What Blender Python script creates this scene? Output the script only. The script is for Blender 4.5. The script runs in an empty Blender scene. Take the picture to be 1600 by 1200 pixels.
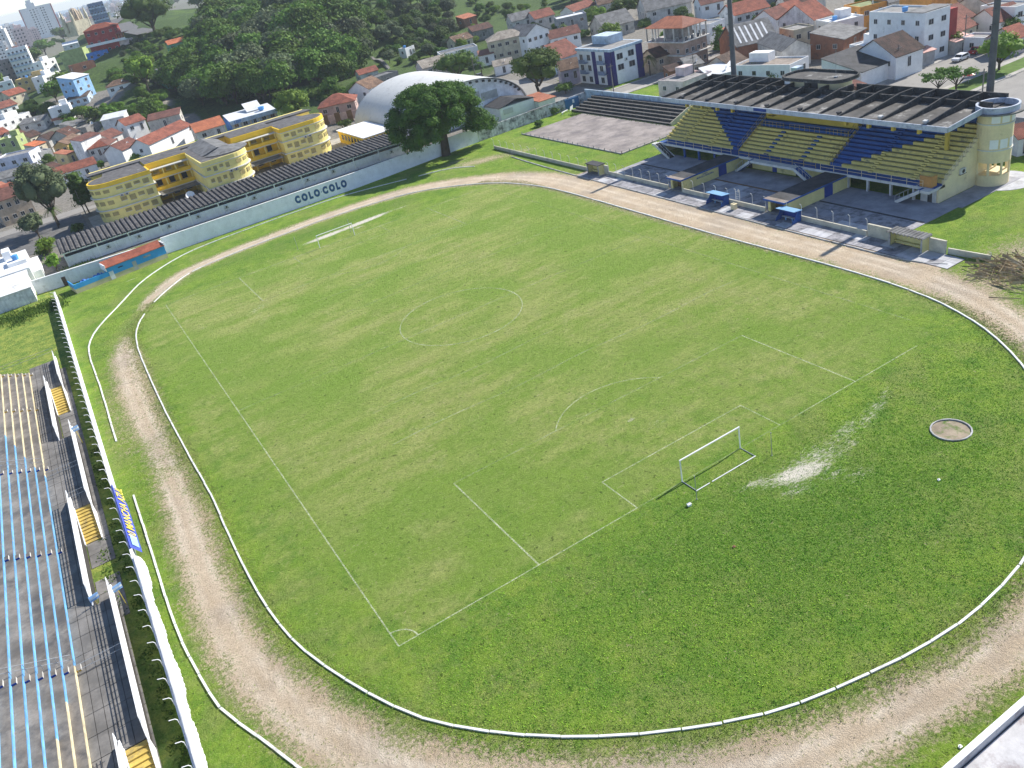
import bpy, bmesh, math, random
import numpy as np
from mathutils import Vector, Matrix
# ------------------------------------------------------------------ camera, sky, sun, exposure
S = bpy.context.scene
COL = S.collection
cam = bpy.data.cameras.new('camera'); camo = bpy.data.objects.new('camera', cam); COL.objects.link(camo)
cam.lens = 29.3835; cam.sensor_width = 36; cam.clip_start = .5; cam.clip_end = 20000
RX = (0.83942204, -0.50834905, -0.19222871); RY = (-0.40056427, -0.33964253, -0.85099425); RZ = (0.36731308, 0.79134329, -0.48872989)
camo.matrix_world = Matrix(((RX[0], -RY[0], -RZ[0], -42.7285), (RX[1], -RY[1], -RZ[1], -51.4372), (RX[2], -RY[2], -RZ[2], 49.8101), (0, 0, 0, 1)))
S.camera = camo
CAM = Vector((-42.7285, -51.4372, 49.8101))
SUN_EL = math.radians(37.0); SUN_AZ = math.radians(84.9)      # azimuth clockwise from +Y
w = bpy.data.worlds.new('World'); S.world = w; w.use_nodes = True
nt = w.node_tree; bg = nt.nodes['Background']; sky = nt.nodes.new('ShaderNodeTexSky')
sky.sky_type = 'NISHITA'; sky.sun_disc = False; sky.sun_elevation = SUN_EL; sky.sun_rotation = SUN_AZ
sky.altitude = 1800; sky.air_density = .9; sky.dust_density = .4; sky.ozone_density = 1.0
nt.links.new(sky.outputs[0], bg.inputs[0]); bg.inputs[1].default_value = 0.125
sl = bpy.data.lights.new('sun', 'SUN'); sl.energy = 5.0; sl.angle = math.radians(.5); sl.color = (1, .95, .86)
so = bpy.data.objects.new('sun', sl); COL.objects.link(so)
sd = Vector((math.sin(SUN_AZ)*math.cos(SUN_EL), math.cos(SUN_AZ)*math.cos(SUN_EL), math.sin(SUN_EL)))
so.rotation_euler = sd.to_track_quat('Z', 'Y').to_euler(); so.location = (60, 60, 120)
S.view_settings.view_transform = 'Standard'; S.view_settings.look = 'None'
S.view_settings.exposure = 0.7; S.view_settings.gamma = 1; S.view_settings.use_curve_mapping = False
S.render.engine = 'CYCLES'
rnd = random.Random(11)
CONTROL=[
(-59.5, 228.1, 0.0),
(-50.9, 195.4, 0.0),
(-40.3, 241.6, 1.0),
(-18.0, 258.1, 2.0),
(1.1, 245.9, 2.0),
(25.5, 238.3, 2.0),
(46.0, 245.2, 1.0),
(-32.7, 324.1, 3.0),
(-48.4, 342.4, 3.0),
(-45.6, 369.6, 7.0),
(-51.9, 405.9, 8.0),
(-31.6, 352.9, 6.0),
(-46.8, 510.5, 14.0),
(-34.4, 407.4, 16.0),
(-29.0, 708.6, 14.0),
(-40.2, 848.8, 12.0),
(26.7, 1442.7, 14.0),
(1.2, 2866.9, 5.0),
(-2.9, 353.2, 12.0),
(-13.4, 358.5, 11.0),
(-21.8, 362.3, 9.0),
(-13.2, 372.9, 14.0),
(-0.2, 434.3, 22.0),
(7.2, 363.1, 20.0),
(49.5, 688.9, 33.0),
(34.2, 485.8, 28.0),
(50.7, 457.2, 25.0),
(34.4, 401.5, 16.0),
(17.4, 366.5, 9.0),
(23.4, 345.0, 6.0),
(-0.2, 294.0, 4.0),
(11.6, 294.2, 3.0),
(35.7, 288.3, 4.0),
(27.0, 304.3, 4.0),
(43.0, 354.8, 14.0),
(69.8, 392.2, 18.0),
(99.7, 482.4, 31.0),
(65.1, 297.3, 3.0),
(81.3, 331.1, 16.0),
(103.2, 381.7, 28.0),
(88.0, 318.6, 4.0),
(104.3, 350.4, 16.0),
(103.0, 318.0, 3.0),
(121.7, 355.1, 12.0),
(149.6, 381.4, 18.0),
(140.7, 328.6, 2.0),
(161.6, 365.4, 9.0),
(179.1, 397.7, 12.0),
(174.3, 349.9, 3.0),
(204.4, 373.2, 6.0),
(205.9, 344.9, 2.0),
(186.1, 288.4, 0.0),
(215.7, 303.3, 2.0),
(155.4, 204.4, 0.0),
(157.0, 172.8, 0.0),
(183.2, 170.2, 0.0),
(182.6, 142.9, 0.0),
(160.5, 103.0, 0.0),
(181.5, 99.4, 0.0),
(195.6, 90.7, 0.0),
(105.8, 192.2, -0.0),
(84.2, 220.1, 0.0),
(113.2, 151.9, 0.0),
(118.3, 257.5, 1.0),
(93.2, 270.1, 2.0),
(211.1, 273.4, 1.0),
(213.2, 234.3, 1.0),
(-1.5, 557.3, 18.0),
(-24.0, 401.8, 15.0),
(60, 560, 30),
(160, 600, 30),
(260, 620, 24),
(400, 500, 20),
(330, 420, 8),
(350, 300, 2),
(-120, 250, 8),
(-160, 400, 14),
(-60, 700, 12),
(-150, 900, 12),
(100, 1300, 14),
(300, 1300, 20),
(-100, 1500, 10),
(0, 2000, 6),
(400, 2000, 12),
(600, 900, 20),
(500, 100, 0),
(300, -200, 0),
(0, -300, 0),
(-300, 0, 0),
(-150, 100, 0),
(-100, 0, 0),
(600, -600, 0),
(-600, -600, 0),
(200, 0, 0),
(120, -100, 0),
(250, 150, 0),
(-300, 1500, 8)]
HOUSES=[
('town_house', 'lime green flat roofed house at the left edge behind the white three window house', -53.61, 324.51, 4.14, -0.45, 7.6, 7, 7, 'flat', 'lime', 'moss', 2, 1, ''),
('town_house', 'pale lilac white house with three small front windows at the left edge', -55.28, 279.94, 3.69, -0.433, 11.54, 9, 6.5, 'flat', 'lilacwhite', 'concrete', 3, 2, ''),
('town_house', 'narrow white house under a dark red tile roof, leftmost of the small red roofs', -47.89, 350.61, 3.88, 0.75, 6.2, 6, 5, 'gable', 'greywhite', 'tiledark', 1, 1, ''),
('town_house', 'small cream house with red tiles between two narrow lanes', -42.49, 332.93, 3.66, 0.75, 5.8, 6, 5, 'gable', 'cream', 'tiledark', 2, 1, ''),
('town_house', 'low house with bright orange tile lean-to roof', -42.44, 306.48, 4.2, 0.75, 5.8, 4.5, 4, 'shed', 'cream', 'orange', 1, 1, ''),
('town_house', 'grey plastered house with red mono pitch roof above the orange lean-to', -37.01, 311.46, 3.63, 0.75, 6.0, 6, 5, 'gable', 'greywhite', 'tiledark', 1, 1, ''),
('town_house', 'ochre house with a large brown weathered tile roof', -36.98, 285.16, 3.82, -0.45, 4.8, 13, 5, 'gabley', 'ochre', 'tilebrown', 2, 1, ''),
('town_house', 'yellow stuccoed house with one small orange roof at the lane', -34.35, 273.81, 2.74, 0.75, 4.0, 5, 4, 'shed', 'yellowpale', 'orange', 1, 1, ''),
('town_house', 'house with a tall blank white side wall and narrow red roof in mid town', -28.93, 268.6, 2.27, 0.75, 9.8, 4, 8, 'shed', 'whitestain', 'tilered', 0, 0, ''),
('town_house', 'white stained shed like house with blank ribbed wall below the hill', -18.31, 298.77, 4.31, -0.45, 8.6, 5, 7, 'shed', 'whitestain', 'whitesheet', 0, 0, ''),
('town_house', 'terracotta hip roofed house with three grey front windows', -27.69, 268.99, 2.27, -0.45, 6.8, 9, 5, 'hip', 'greywhite', 'tilered', 3, 1, ''),
('town_house', 'dazzling white blank wall house with red gable roof behind', -19.55, 247.36, 1.98, 0.75, 9.0, 7, 5, 'gable', 'white', 'tilered', 0, 0, ''),
('town_house', 'long pale grey house with thin red roof edge below the trees', -5.58, 276.97, 3.44, -0.331, 11.29, 6, 6, 'shed', 'greybeige', 'tilered', 1, 1, ''),
('town_house', 'long white house with red tiles sloping behind it next to the orange gable house', -12.45, 235.88, 2.02, 0.743, 22.35, 7, 6, 'gable', 'white', 'tilered', 1, 1, ''),
('town_house', 'small white house with open terrace in front of the white blank wall', -15.95, 269.38, 2.24, -0.285, 3.49, 5, 3, 'flat', 'white', 'whitesheet', 1, 1, ''),
('town_house', 'long low white house with bright red tile roof in front of the dark columnar tree', -40.96, 250.64, 0.42, 0.035, 12.96, 6, 4.5, 'gable', 'white', 'tilered', 2, 1, ''),
('town_house', 'beige two storey house with barred windows at the left edge beside the street', -58.12, 221.55, 0.0, 0.163, 8.94, 8, 7, 'gable', 'beige', 'tilered', 4, 2, ''),
('town_house', 'low white house with orange tile roof at the left edge above the beige house', -57.52, 252.91, 0.79, 0.75, 5.2, 6, 4, 'gable', 'white', 'orange', 1, 1, ''),
('town_house', 'small red tiled outbuilding beside the satellite dish', -53.58, 251.48, 0.55, 0.75, 4.8, 5, 4, 'shed', 'greywhite', 'tilered', 1, 1, ''),
('town_house', 'cluttered low house with red and grey sheet roof between lane and palms', -45.15, 261.59, 1.79, 0.441, 8.68, 5, 3.5, 'shed', 'greywhite', 'tiledark', 1, 1, ''),
('town_house', 'flat grey fibre roofed row at left edge below the lilac white house', -56.77, 269.42, 2.71, -0.124, 12.26, 6, 3, 'shed', 'greywhite', 'fibre', 2, 1, ''),
('town_house', 'white blank walled house with a small orange awning under the wooded slope', -31.5, 356.98, 6.27, -0.195, 8.15, 7, 8, 'flat', 'white', 'whitesheet', 1, 1, 'awning'),
('town_house', 'long white building with stained parapet at the left edge under the slope', -53.37, 368.76, 7.09, 0.75, 21.0, 8, 6, 'flat', 'whitestain', 'whitesheet', 5, 1, ''),
('town_house', 'low grey building with corrugated roof behind the small red roofs', -44.01, 362.41, 7.02, -0.45, 10.4, 6, 4, 'shed', 'greywhite', 'fibre', 2, 1, ''),
('town_house', 'white low house with grey roof between the blank white house and the ribbed wall', -26.73, 330.95, 3.79, 0.75, 8.2, 6, 5, 'shed', 'greybeige', 'fibre', 1, 1, ''),
('town_house', 'unpainted grey block house left of the long pale grey house', -22.68, 322.5, 3.69, 0.75, 8.2, 5, 4, 'flat', 'concretewall', 'concrete', 1, 1, ''),
('town_house', 'small pale blue house with brown roof at the foot of the slope', -22.66, 371.8, 11.23, -0.45, 9.0, 6, 3.5, 'shed', 'paleblue', 'tilebrown', 3, 1, ''),
('town_house', 'white house with brown hip roof and satellite dish on the grassy slope', -6.81, 357.28, 11.75, -0.112, 11.48, 7, 5, 'hip', 'white', 'tilebrown', 3, 1, 'dish'),
('town_house', 'tall white and sky blue house with flat white roof on the slope', -17.15, 370.31, 13.2, 0.75, 10.0, 8, 9, 'shed', 'skyblue', 'whitesheet', 2, 3, ''),
('town_house', 'yellow ochre two storey house with flat white roof and blue tank', -37.29, 459.6, 15.53, -0.45, 14.0, 7, 6.5, 'flat', 'ochre', 'whitesheet', 4, 2, 'tank'),
('town_house', 'white terrace house joined to the right of the yellow ochre house', -25.51, 432.83, 16.45, 0.75, 11.4, 7, 6, 'flat', 'white', 'whitesheet', 2, 2, ''),
('town_house', 'tall pale green blank wall house halfway up the slope', -9.13, 520.96, 17.81, -0.45, 13.6, 8, 9, 'flat', 'lime', 'moss', 0, 0, ''),
('town_house', 'narrow white three storey house left of the pale green wall', -19.77, 520.48, 15.91, 0.75, 11.2, 7, 9, 'flat', 'white', 'whitesheet', 2, 3, ''),
('town_house', 'bare brick house below the big red terraced house', -11.52, 424.66, 19.5, 0.193, 10.62, 7, 4.5, 'flat', 'brick', 'concrete', 1, 1, ''),
('terraced_house', 'red three storey terraced house with tile hip roof on the hill nose', 4.0, 478.63, 22.75, -0.45, 16.0, 9, 13, 'hip', 'redwall', 'tilered', 4, 3, 'deck'),
('town_house', 'bright blue small house below the red terraced house', 0.56, 470.47, 21.09, 0.013, 10.64, 6, 4, 'flat', 'blueb', 'concrete', 3, 1, ''),
('town_house', 'whitewashed ruin with patched roof behind the pale green house', 2.26, 641.45, 20.98, -0.1, 10.2, 7, 5, 'shed', 'whitestain', 'whitesheet', 1, 1, ''),
('apartment_block', 'white six storey block with blue balconies at the left edge', -34.14, 546.56, 16.68, -0.1, 11.2, 14, 17, 'flat', 'white', 'concrete', 5, 5, 'balcony'),
('apartment_block', 'brown and white five storey block at the left edge of the far town', -43.96, 548.02, 15.95, 0.704, 13.72, 12, 13, 'flat', 'brownwhite', 'concrete', 4, 4, ''),
('apartment_tower', 'tall white apartment tower with two columns of small dark windows and red sides', 18.49, 1438.82, 14.0, -0.1, 43.0, 14, 42, 'flat', 'white', 'concrete', 6, 12, 'tower'),
('apartment_block', 'dark blue and white block with stepped balconies at the top of the photo', 28.12, 647.07, 26.78, -0.1, 10.4, 18, 20, 'flat', 'bluegrey', 'concrete', 5, 5, 'balcony'),
('town_house', 'green two storey house with orange tile roof high among the trees', 33.9, 420.76, 16.63, 0.034, 12.71, 6, 6.5, 'gable', 'green', 'orange', 4, 2, 'awning'),
('town_house', 'small mint green house half hidden by trees below the larger green house', 16.45, 355.02, 11.46, 0.285, 5.26, 5, 6, 'shed', 'green', 'fibre', 2, 2, ''),
('college_building', 'white roofed college building with blue fascia and beige columns', 14.29, 238.91, 2.05, -0.086, 15.26, 14, 5, 'shedlow', 'collegewall', 'whitesheet', 5, 1, 'college'),
('town_house', 'white house with orange gable roof and two dark doors left of the college building', 2.85, 239.12, 2.02, -0.002, 9.35, 8, 5, 'gable', 'greywhite', 'orange', 2, 1, ''),
('town_house', 'pink villa with big red hip roof and brown gates', 38.78, 221.73, 1.64, -0.45, 11.8, 10, 4.5, 'hip', 'pinkwall', 'tilered', 3, 1, 'fence'),
('town_house', 'small white two storey house with blue windows and brown tiles behind the gymnasium', 58.17, 224.77, 0.83, 0.504, 8.14, 9, 6, 'gable', 'white', 'tilebrown', 3, 2, ''),
('town_house', 'low house with orange roof at the foot of the cliff', 69.9, 262.27, 2.63, -0.036, 7.3, 5, 4, 'gable', 'greywhite', 'tilered', 1, 1, ''),
('town_house', 'grey flat roofed house left of the concrete steps', 70.38, 247.68, 1.84, 0.141, 9.41, 7, 4, 'flat', 'concretewall', 'fibre', 1, 1, ''),
('town_house', 'tiny white outbuilding with a water tank beside the concrete steps', 103.16, 292.94, 4.01, 0.364, 5.51, 4, 3, 'flat', 'white', 'concrete', 1, 1, 'tank'),
('town_house', 'pale pink house with grey white weathered tile roof behind the rounded tree', 86.31, 241.31, 0.61, -0.092, 9.93, 8, 5, 'gable', 'pinkpale', 'tilepale', 2, 1, ''),
('town_house', 'long white shop with grey roof and two green shutters', 98.55, 250.78, 1.76, -0.33, 14.43, 9, 5, 'flat', 'white', 'fibre', 2, 1, 'shutters'),
('town_house', 'cream two storey colonial house with faded tile roof', 112.63, 238.32, 0.87, -0.45, 14.0, 9, 7.5, 'hip', 'cream', 'tilepale', 5, 2, ''),
('town_house', 'white two storey house with front gable and dark roof beside the colonial house', 123.39, 228.58, 0.66, 0.078, 10.44, 12, 7.5, 'gabley', 'white', 'fibre', 4, 2, ''),
('town_house', 'small white house with orange porch roof near the parked motorcycles', 108.39, 239.36, 0.93, -0.45, 5.6, 5, 3.5, 'shed', 'white', 'orange', 1, 1, ''),
('town_house', 'white arcaded house with red tile roof beside the gabled house', 132.46, 227.1, 0.43, -0.352, 11.33, 8, 4.5, 'gable', 'white', 'tilered', 3, 1, ''),
('town_house', 'long red tiled house with pale blue gable wall behind the purple block', 109.74, 186.41, -0.0, 0.148, 8.75, 14, 5, 'gable', 'paleblue', 'tilered', 1, 1, ''),
('town_house', 'low lilac house with mossy brown tiles against the purple block', 98.79, 170.76, -0.0, -0.45, 5.6, 8, 4.5, 'gable', 'lilac', 'tilebrown', 2, 1, ''),
('town_house', 'grey modern house with white slab roofs at the end of the side street', 148.8, 246.31, 1.72, -0.45, 11.8, 9, 6, 'flat', 'greywall', 'whitesheet', 3, 1, ''),
('town_house', 'small white house with red gable roof on the rise above the grey modern house', 177.47, 276.69, 0.01, 0.224, 14.91, 8, 5, 'gable', 'white', 'tilered', 3, 1, ''),
('town_house', 'low grey roofed workshop between the grey modern house and the round tree', 152.9, 221.61, 0.0, -0.226, 12.11, 14, 4, 'gable', 'greybeige', 'fibre', 2, 1, ''),
('town_house', 'grey sheet roofed warehouse behind the orange pavilion roof', 174.23, 222.94, 0.07, -0.45, 17.4, 16, 5, 'gable', 'greywhite', 'fibre', 3, 1, ''),
('pavilion_house', 'unfinished brick house under a huge orange pavilion roof on posts', 122.0, 141.98, 0.0, 0.047, 8.91, 15, 11.5, 'hip', 'brickwhite', 'orange', 4, 3, 'open'),
('town_house', 'beige cottage with dark broken tile roof beside the side street', 117.07, 148.53, -0.0, -0.032, 7.24, 7, 4.5, 'gable', 'beige', 'tiledark', 2, 1, ''),
('town_house', 'white flat roofed house behind the left dark conifer', 150.35, 162.61, 0.0, 0.144, 7.63, 9, 5.5, 'flat', 'white', 'concrete', 2, 1, ''),
('town_house', 'small house with orange roof between the two dark conifers', 147.25, 148.43, 0.0, -0.183, 4.02, 7, 3.5, 'shed', 'greywhite', 'orange', 1, 1, ''),
('town_house', 'old house with peeling white front and rust red tile roof at top centre', 161.58, 162.99, 0.0, -0.254, 12.31, 10, 6, 'gable', 'whitestain', 'tilered', 4, 1, ''),
('town_house', 'house with stained pale blue gable wall and red tile roof', 157.1, 127.2, 0.0, -0.058, 6.82, 14, 5.5, 'gable', 'whitestain', 'tilered', 1, 1, ''),
('warehouse', 'grey corrugated warehouse roof with six white skylight strips', 130.85, 130.46, 0.0, -0.45, 11.2, 16, 4.5, 'gable', 'brick', 'fibre', 0, 0, 'skylight'),
('warehouse', 'dark grey wide gable warehouse beside the skylight warehouse', 127.84, 111.49, 0.0, -0.45, 7.4, 18, 4.5, 'gabley', 'greywhite', 'fibre', 0, 0, ''),
('town_house', 'white bungalow with flat brown roof and a blue door behind the grandstand', 116.69, 98.59, 0.01, 0.184, 8.25, 16, 4, 'flat', 'white', 'concretebrown', 2, 1, ''),
('town_house', 'low house with ragged brown tile roof near the left floodlight mast', 116.39, 118.21, 0.0, 0.184, 7.03, 8, 3.5, 'gable', 'greybeige', 'tilebrown', 1, 1, ''),
('town_house', 'white sheet roofed annexe directly behind the left floodlight mast', 108.0, 117.01, 0.0, -0.334, 8.26, 6, 3, 'shed', 'white', 'whitesheet', 1, 1, ''),
('town_house', 'pink low house with narrow windows beside the side street', 99.96, 117.45, -0.0, 0.084, 10.18, 9, 3.5, 'flat', 'pinkpale', 'concrete', 2, 1, ''),
('apartment_block', 'white three storey block with blank stained side and red corner panel', 138.14, 78.61, 0.0, -0.138, 7.33, 17, 10.5, 'flat', 'white', 'concrete', 2, 3, 'redcorner'),
('town_house', 'orange upper storey house behind the white three storey block', 160.14, 92.83, -0.0, -0.261, 5.55, 12, 9, 'flat', 'orangewall', 'concrete', 2, 2, ''),
('town_house', 'orange house with dark brown roof and grey front wall at top right', 168.52, 82.06, 0.0, 0.065, 6.79, 11, 5.5, 'gable', 'greywhite', 'tiledark', 1, 1, ''),
('town_house', 'low house with mottled red tile roof behind the parked white car', 149.58, 79.09, 0.0, 0.035, 8.73, 11, 4, 'gable', 'cream', 'tilered', 2, 1, ''),
('town_house', 'garage with pink awning next to the mottled red roof', 145.56, 76.07, 0.0, -0.062, 5.95, 5, 3, 'shed', 'greybeige', 'pinkroof', 1, 1, ''),
('town_house', 'low house with pale red roof at the right edge of the photo', 160.73, 75.28, 0.0, -0.218, 7.75, 9, 4, 'gable', 'white', 'tilered', 2, 1, ''),
('town_house', 'white walled hall with steep dark ribbed roof behind the grandstand cabin', 115.78, 77.45, 0.02, -0.012, 12.02, 11, 3.8, 'shed', 'white', 'dark', 0, 0, ''),
('town_house', 'house with dark maroon gable roof in front of the three storey block', 124.25, 75.34, 0.01, -0.064, 8.37, 12, 5, 'gable', 'white', 'tiledark', 1, 1, ''),
('town_house', 'pink carport lean-to on white posts beside the street', 129.62, 77.75, 0.0, -0.21, 8.87, 4, 3.2, 'shed', 'greywall', 'pinkroof', 1, 1, ''),
('town_house', 'bare brick house with grey sheet roof left of the three storey block', 140.14, 102.76, 0.0, 0.243, 12.22, 9, 4.5, 'shed', 'brick', 'fibre', 1, 1, ''),
('town_house', 'flat white roofed house behind the bare brick house', 154.03, 118.31, 0.0, -0.364, 9.28, 9, 5, 'flat', 'white', 'whitesheet', 2, 1, 'tank'),
('town_house', 'ochre house with green vines at the top edge right of centre', 167.42, 120.1, 0.0, -0.374, 7.93, 9, 6, 'flat', 'orangewall', 'moss', 2, 1, ''),
('town_house', 'grey house with dark wide roof at the top edge', 179.71, 158.23, 0.0, -0.45, 12.6, 10, 5, 'gable', 'greywhite', 'tiledark', 2, 1, ''),
('town_house', 'row house with rust roof at the top edge right of the tall tree', 174.77, 116.29, 0.0, -0.45, 7.2, 10, 6, 'gable', 'greywhite', 'fibre', 2, 1, ''),
('town_house', 'small brick hut with red roof in front of the hall with ribbed roof', 109.32, 73.44, 0.01, -0.056, 2.58, 4, 2.6, 'shed', 'brick', 'tilered', 1, 1, ''),
('town_house', 'white house hidden behind the round green tree at the right', 164.4, 74.1, 0.0, -0.186, 6.51, 10, 6, 'flat', 'white', 'concrete', 2, 2, ''),
('town_house', 'red tiled shack on the slope above the long white shop', 154.38, 335.82, 3.91, 0.139, 7.79, 6, 3.5, 'shed', 'brick', 'orange', 1, 1, ''),
('town_house', 'derelict brown shack beside the colonial house', 131.22, 284.6, 3.32, -0.256, 9.08, 7, 4, 'shed', 'concretewall', 'tiledark', 1, 1, ''),
('town_house', 'small grey sheet roofed shed at the corner opposite the purple block', 115.48, 133.37, 0.0, -0.377, 4.54, 6, 3, 'shed', 'greybeige', 'fibre', 1, 1, ''),
('town_house', 'low brick walled yard house with red hedge near the side street', 111.29, 136.2, 0.0, -0.278, 7.29, 4, 2.6, 'shed', 'brick', 'tiledark', 1, 1, ''),
('town_house', 'white house with terracotta gable between the conifers and the stained gable house', 160.49, 144.79, 0.0, 0.002, 6.51, 9, 5, 'gable', 'white', 'tilered', 2, 1, ''),
('town_house', 'cream house with flat terrace in front of the stained gable house', 145.34, 123.83, 0.0, -0.324, 6.07, 8, 5, 'flat', 'cream', 'concrete', 2, 1, ''),
('town_house', 'red tiled cottage behind the stained gable house', 166.97, 144.81, 0.0, -0.078, 6.55, 10, 5, 'gable', 'greywhite', 'tilered', 2, 1, ''),
('town_house', 'rusty tile roofed house at the top edge left of the tall mast', 183.27, 202.36, 0.01, -0.45, 8.2, 10, 5, 'gable', 'white', 'tilered', 2, 1, ''),
('town_house', 'low grey gable house at the top edge above the arcaded house', 189.08, 274.13, 0.02, -0.45, 8.6, 10, 5, 'gable', 'greybeige', 'tilebrown', 2, 1, ''),
('town_house', 'white flat roofed annexe left of the maroon gable house', 136.62, 92.62, 0.0, -0.238, 6.46, 7, 3.4, 'flat', 'white', 'whitesheet', 1, 1, ''),
('town_house', 'terracotta roofed row house right of the red corner block', 156.44, 83.11, 0.0, -0.032, 6.46, 10, 5, 'gable', 'cream', 'tilered', 2, 1, ''),
('town_house', 'house with pale red roof behind the orange dark roofed house', 183.06, 93.57, -0.0, -0.45, 8.6, 9, 5, 'gable', 'white', 'tilered', 2, 1, ''),
('town_house', 'mossy tile roofed house on the top edge near the right mast', 172.68, 93.71, -0.0, -0.323, 7.29, 10, 6, 'gable', 'cream', 'tilebrown', 2, 1, ''),
('town_house', 'white walled bungalow left of the right floodlight mast on the avenue', 148.22, 70.72, 0.0, -0.046, 4.68, 6, 3, 'flat', 'white', 'concrete', 1, 1, ''),
('town_house', 'brown roofed cottage at the right edge above the second carriageway', 147.65, 63.04, 0.0, -0.119, 4.58, 7, 3.5, 'gable', 'pinkpale', 'tilered', 1, 1, ''),
('town_house', 'white walled small house with red roof just right of the grandstand tower', 88.33, 25.41, -0.0, -0.422, 2.7, 5, 3, 'gable', 'white', 'tilered', 1, 1, ''),
('town_house', 'cream row house with brown tiles left of the colonial house', 118.18, 275.61, 1.97, 0.095, 8.35, 7, 4.5, 'gable', 'cream', 'tilebrown', 2, 1, ''),
('town_house', 'pale house with grey gable roof behind the colonial house', 146.79, 277.39, 2.8, -0.251, 9.2, 9, 5, 'gable', 'greywhite', 'fibre', 2, 1, ''),
('town_house', 'red tiled house behind the white gabled house on the side street', 153.11, 269.22, 2.34, -0.136, 8.97, 9, 5, 'gable', 'pinkpale', 'tilered', 2, 1, ''),
('town_house', 'low white house with pale tile roof right of the green shutters shop', 102.08, 217.48, 0.0, -0.45, 6.4, 5, 3.2, 'gable', 'white', 'tilepale', 1, 1, ''),
('town_house', 'white house with rusty gable roof on the lane behind the red hip roof', -19.64, 275.93, 2.82, 0.75, 6.8, 7, 5, 'gable', 'greywhite', 'tilered', 1, 1, ''),
('town_house', 'dark red tiled house between the ochre and the blank wall houses', -30.57, 299.89, 4.39, 0.75, 6.0, 8, 5, 'gable', 'greybeige', 'tiledark', 1, 1, ''),
('town_house', 'white house with orange gable roof left of the long pale grey house', -12.42, 281.53, 3.62, 0.334, 7.54, 7, 6, 'gable', 'white', 'tilered', 2, 1, ''),
('town_house', 'grey flat roofed house squeezed left of the ochre tile house', -41.77, 281.09, 3.53, 0.327, 4.09, 6, 5, 'flat', 'greywhite', 'concrete', 1, 1, ''),
('town_house', 'pink house with red roof at the left edge above the lime green house', -53.0, 354.81, 5.19, 0.523, 5.19, 7, 5, 'gable', 'pinkpale', 'tilered', 1, 1, ''),
('town_house', 'white house with brown gable on the far left slope', -48.47, 413.01, 9.1, 0.506, 8.43, 8, 6, 'gable', 'white', 'tilered', 2, 1, ''),
('town_house', 'pale house with terracotta roof under the ochre two storey house', -42.68, 429.91, 13.18, 0.597, 9.41, 8, 5, 'gable', 'cream', 'tilered', 2, 1, ''),
('town_house', 'white cube house left of the yellow ochre house', -46.03, 510.12, 14.0, -0.04, 7.94, 8, 6, 'flat', 'white', 'whitesheet', 2, 2, '')]
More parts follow.
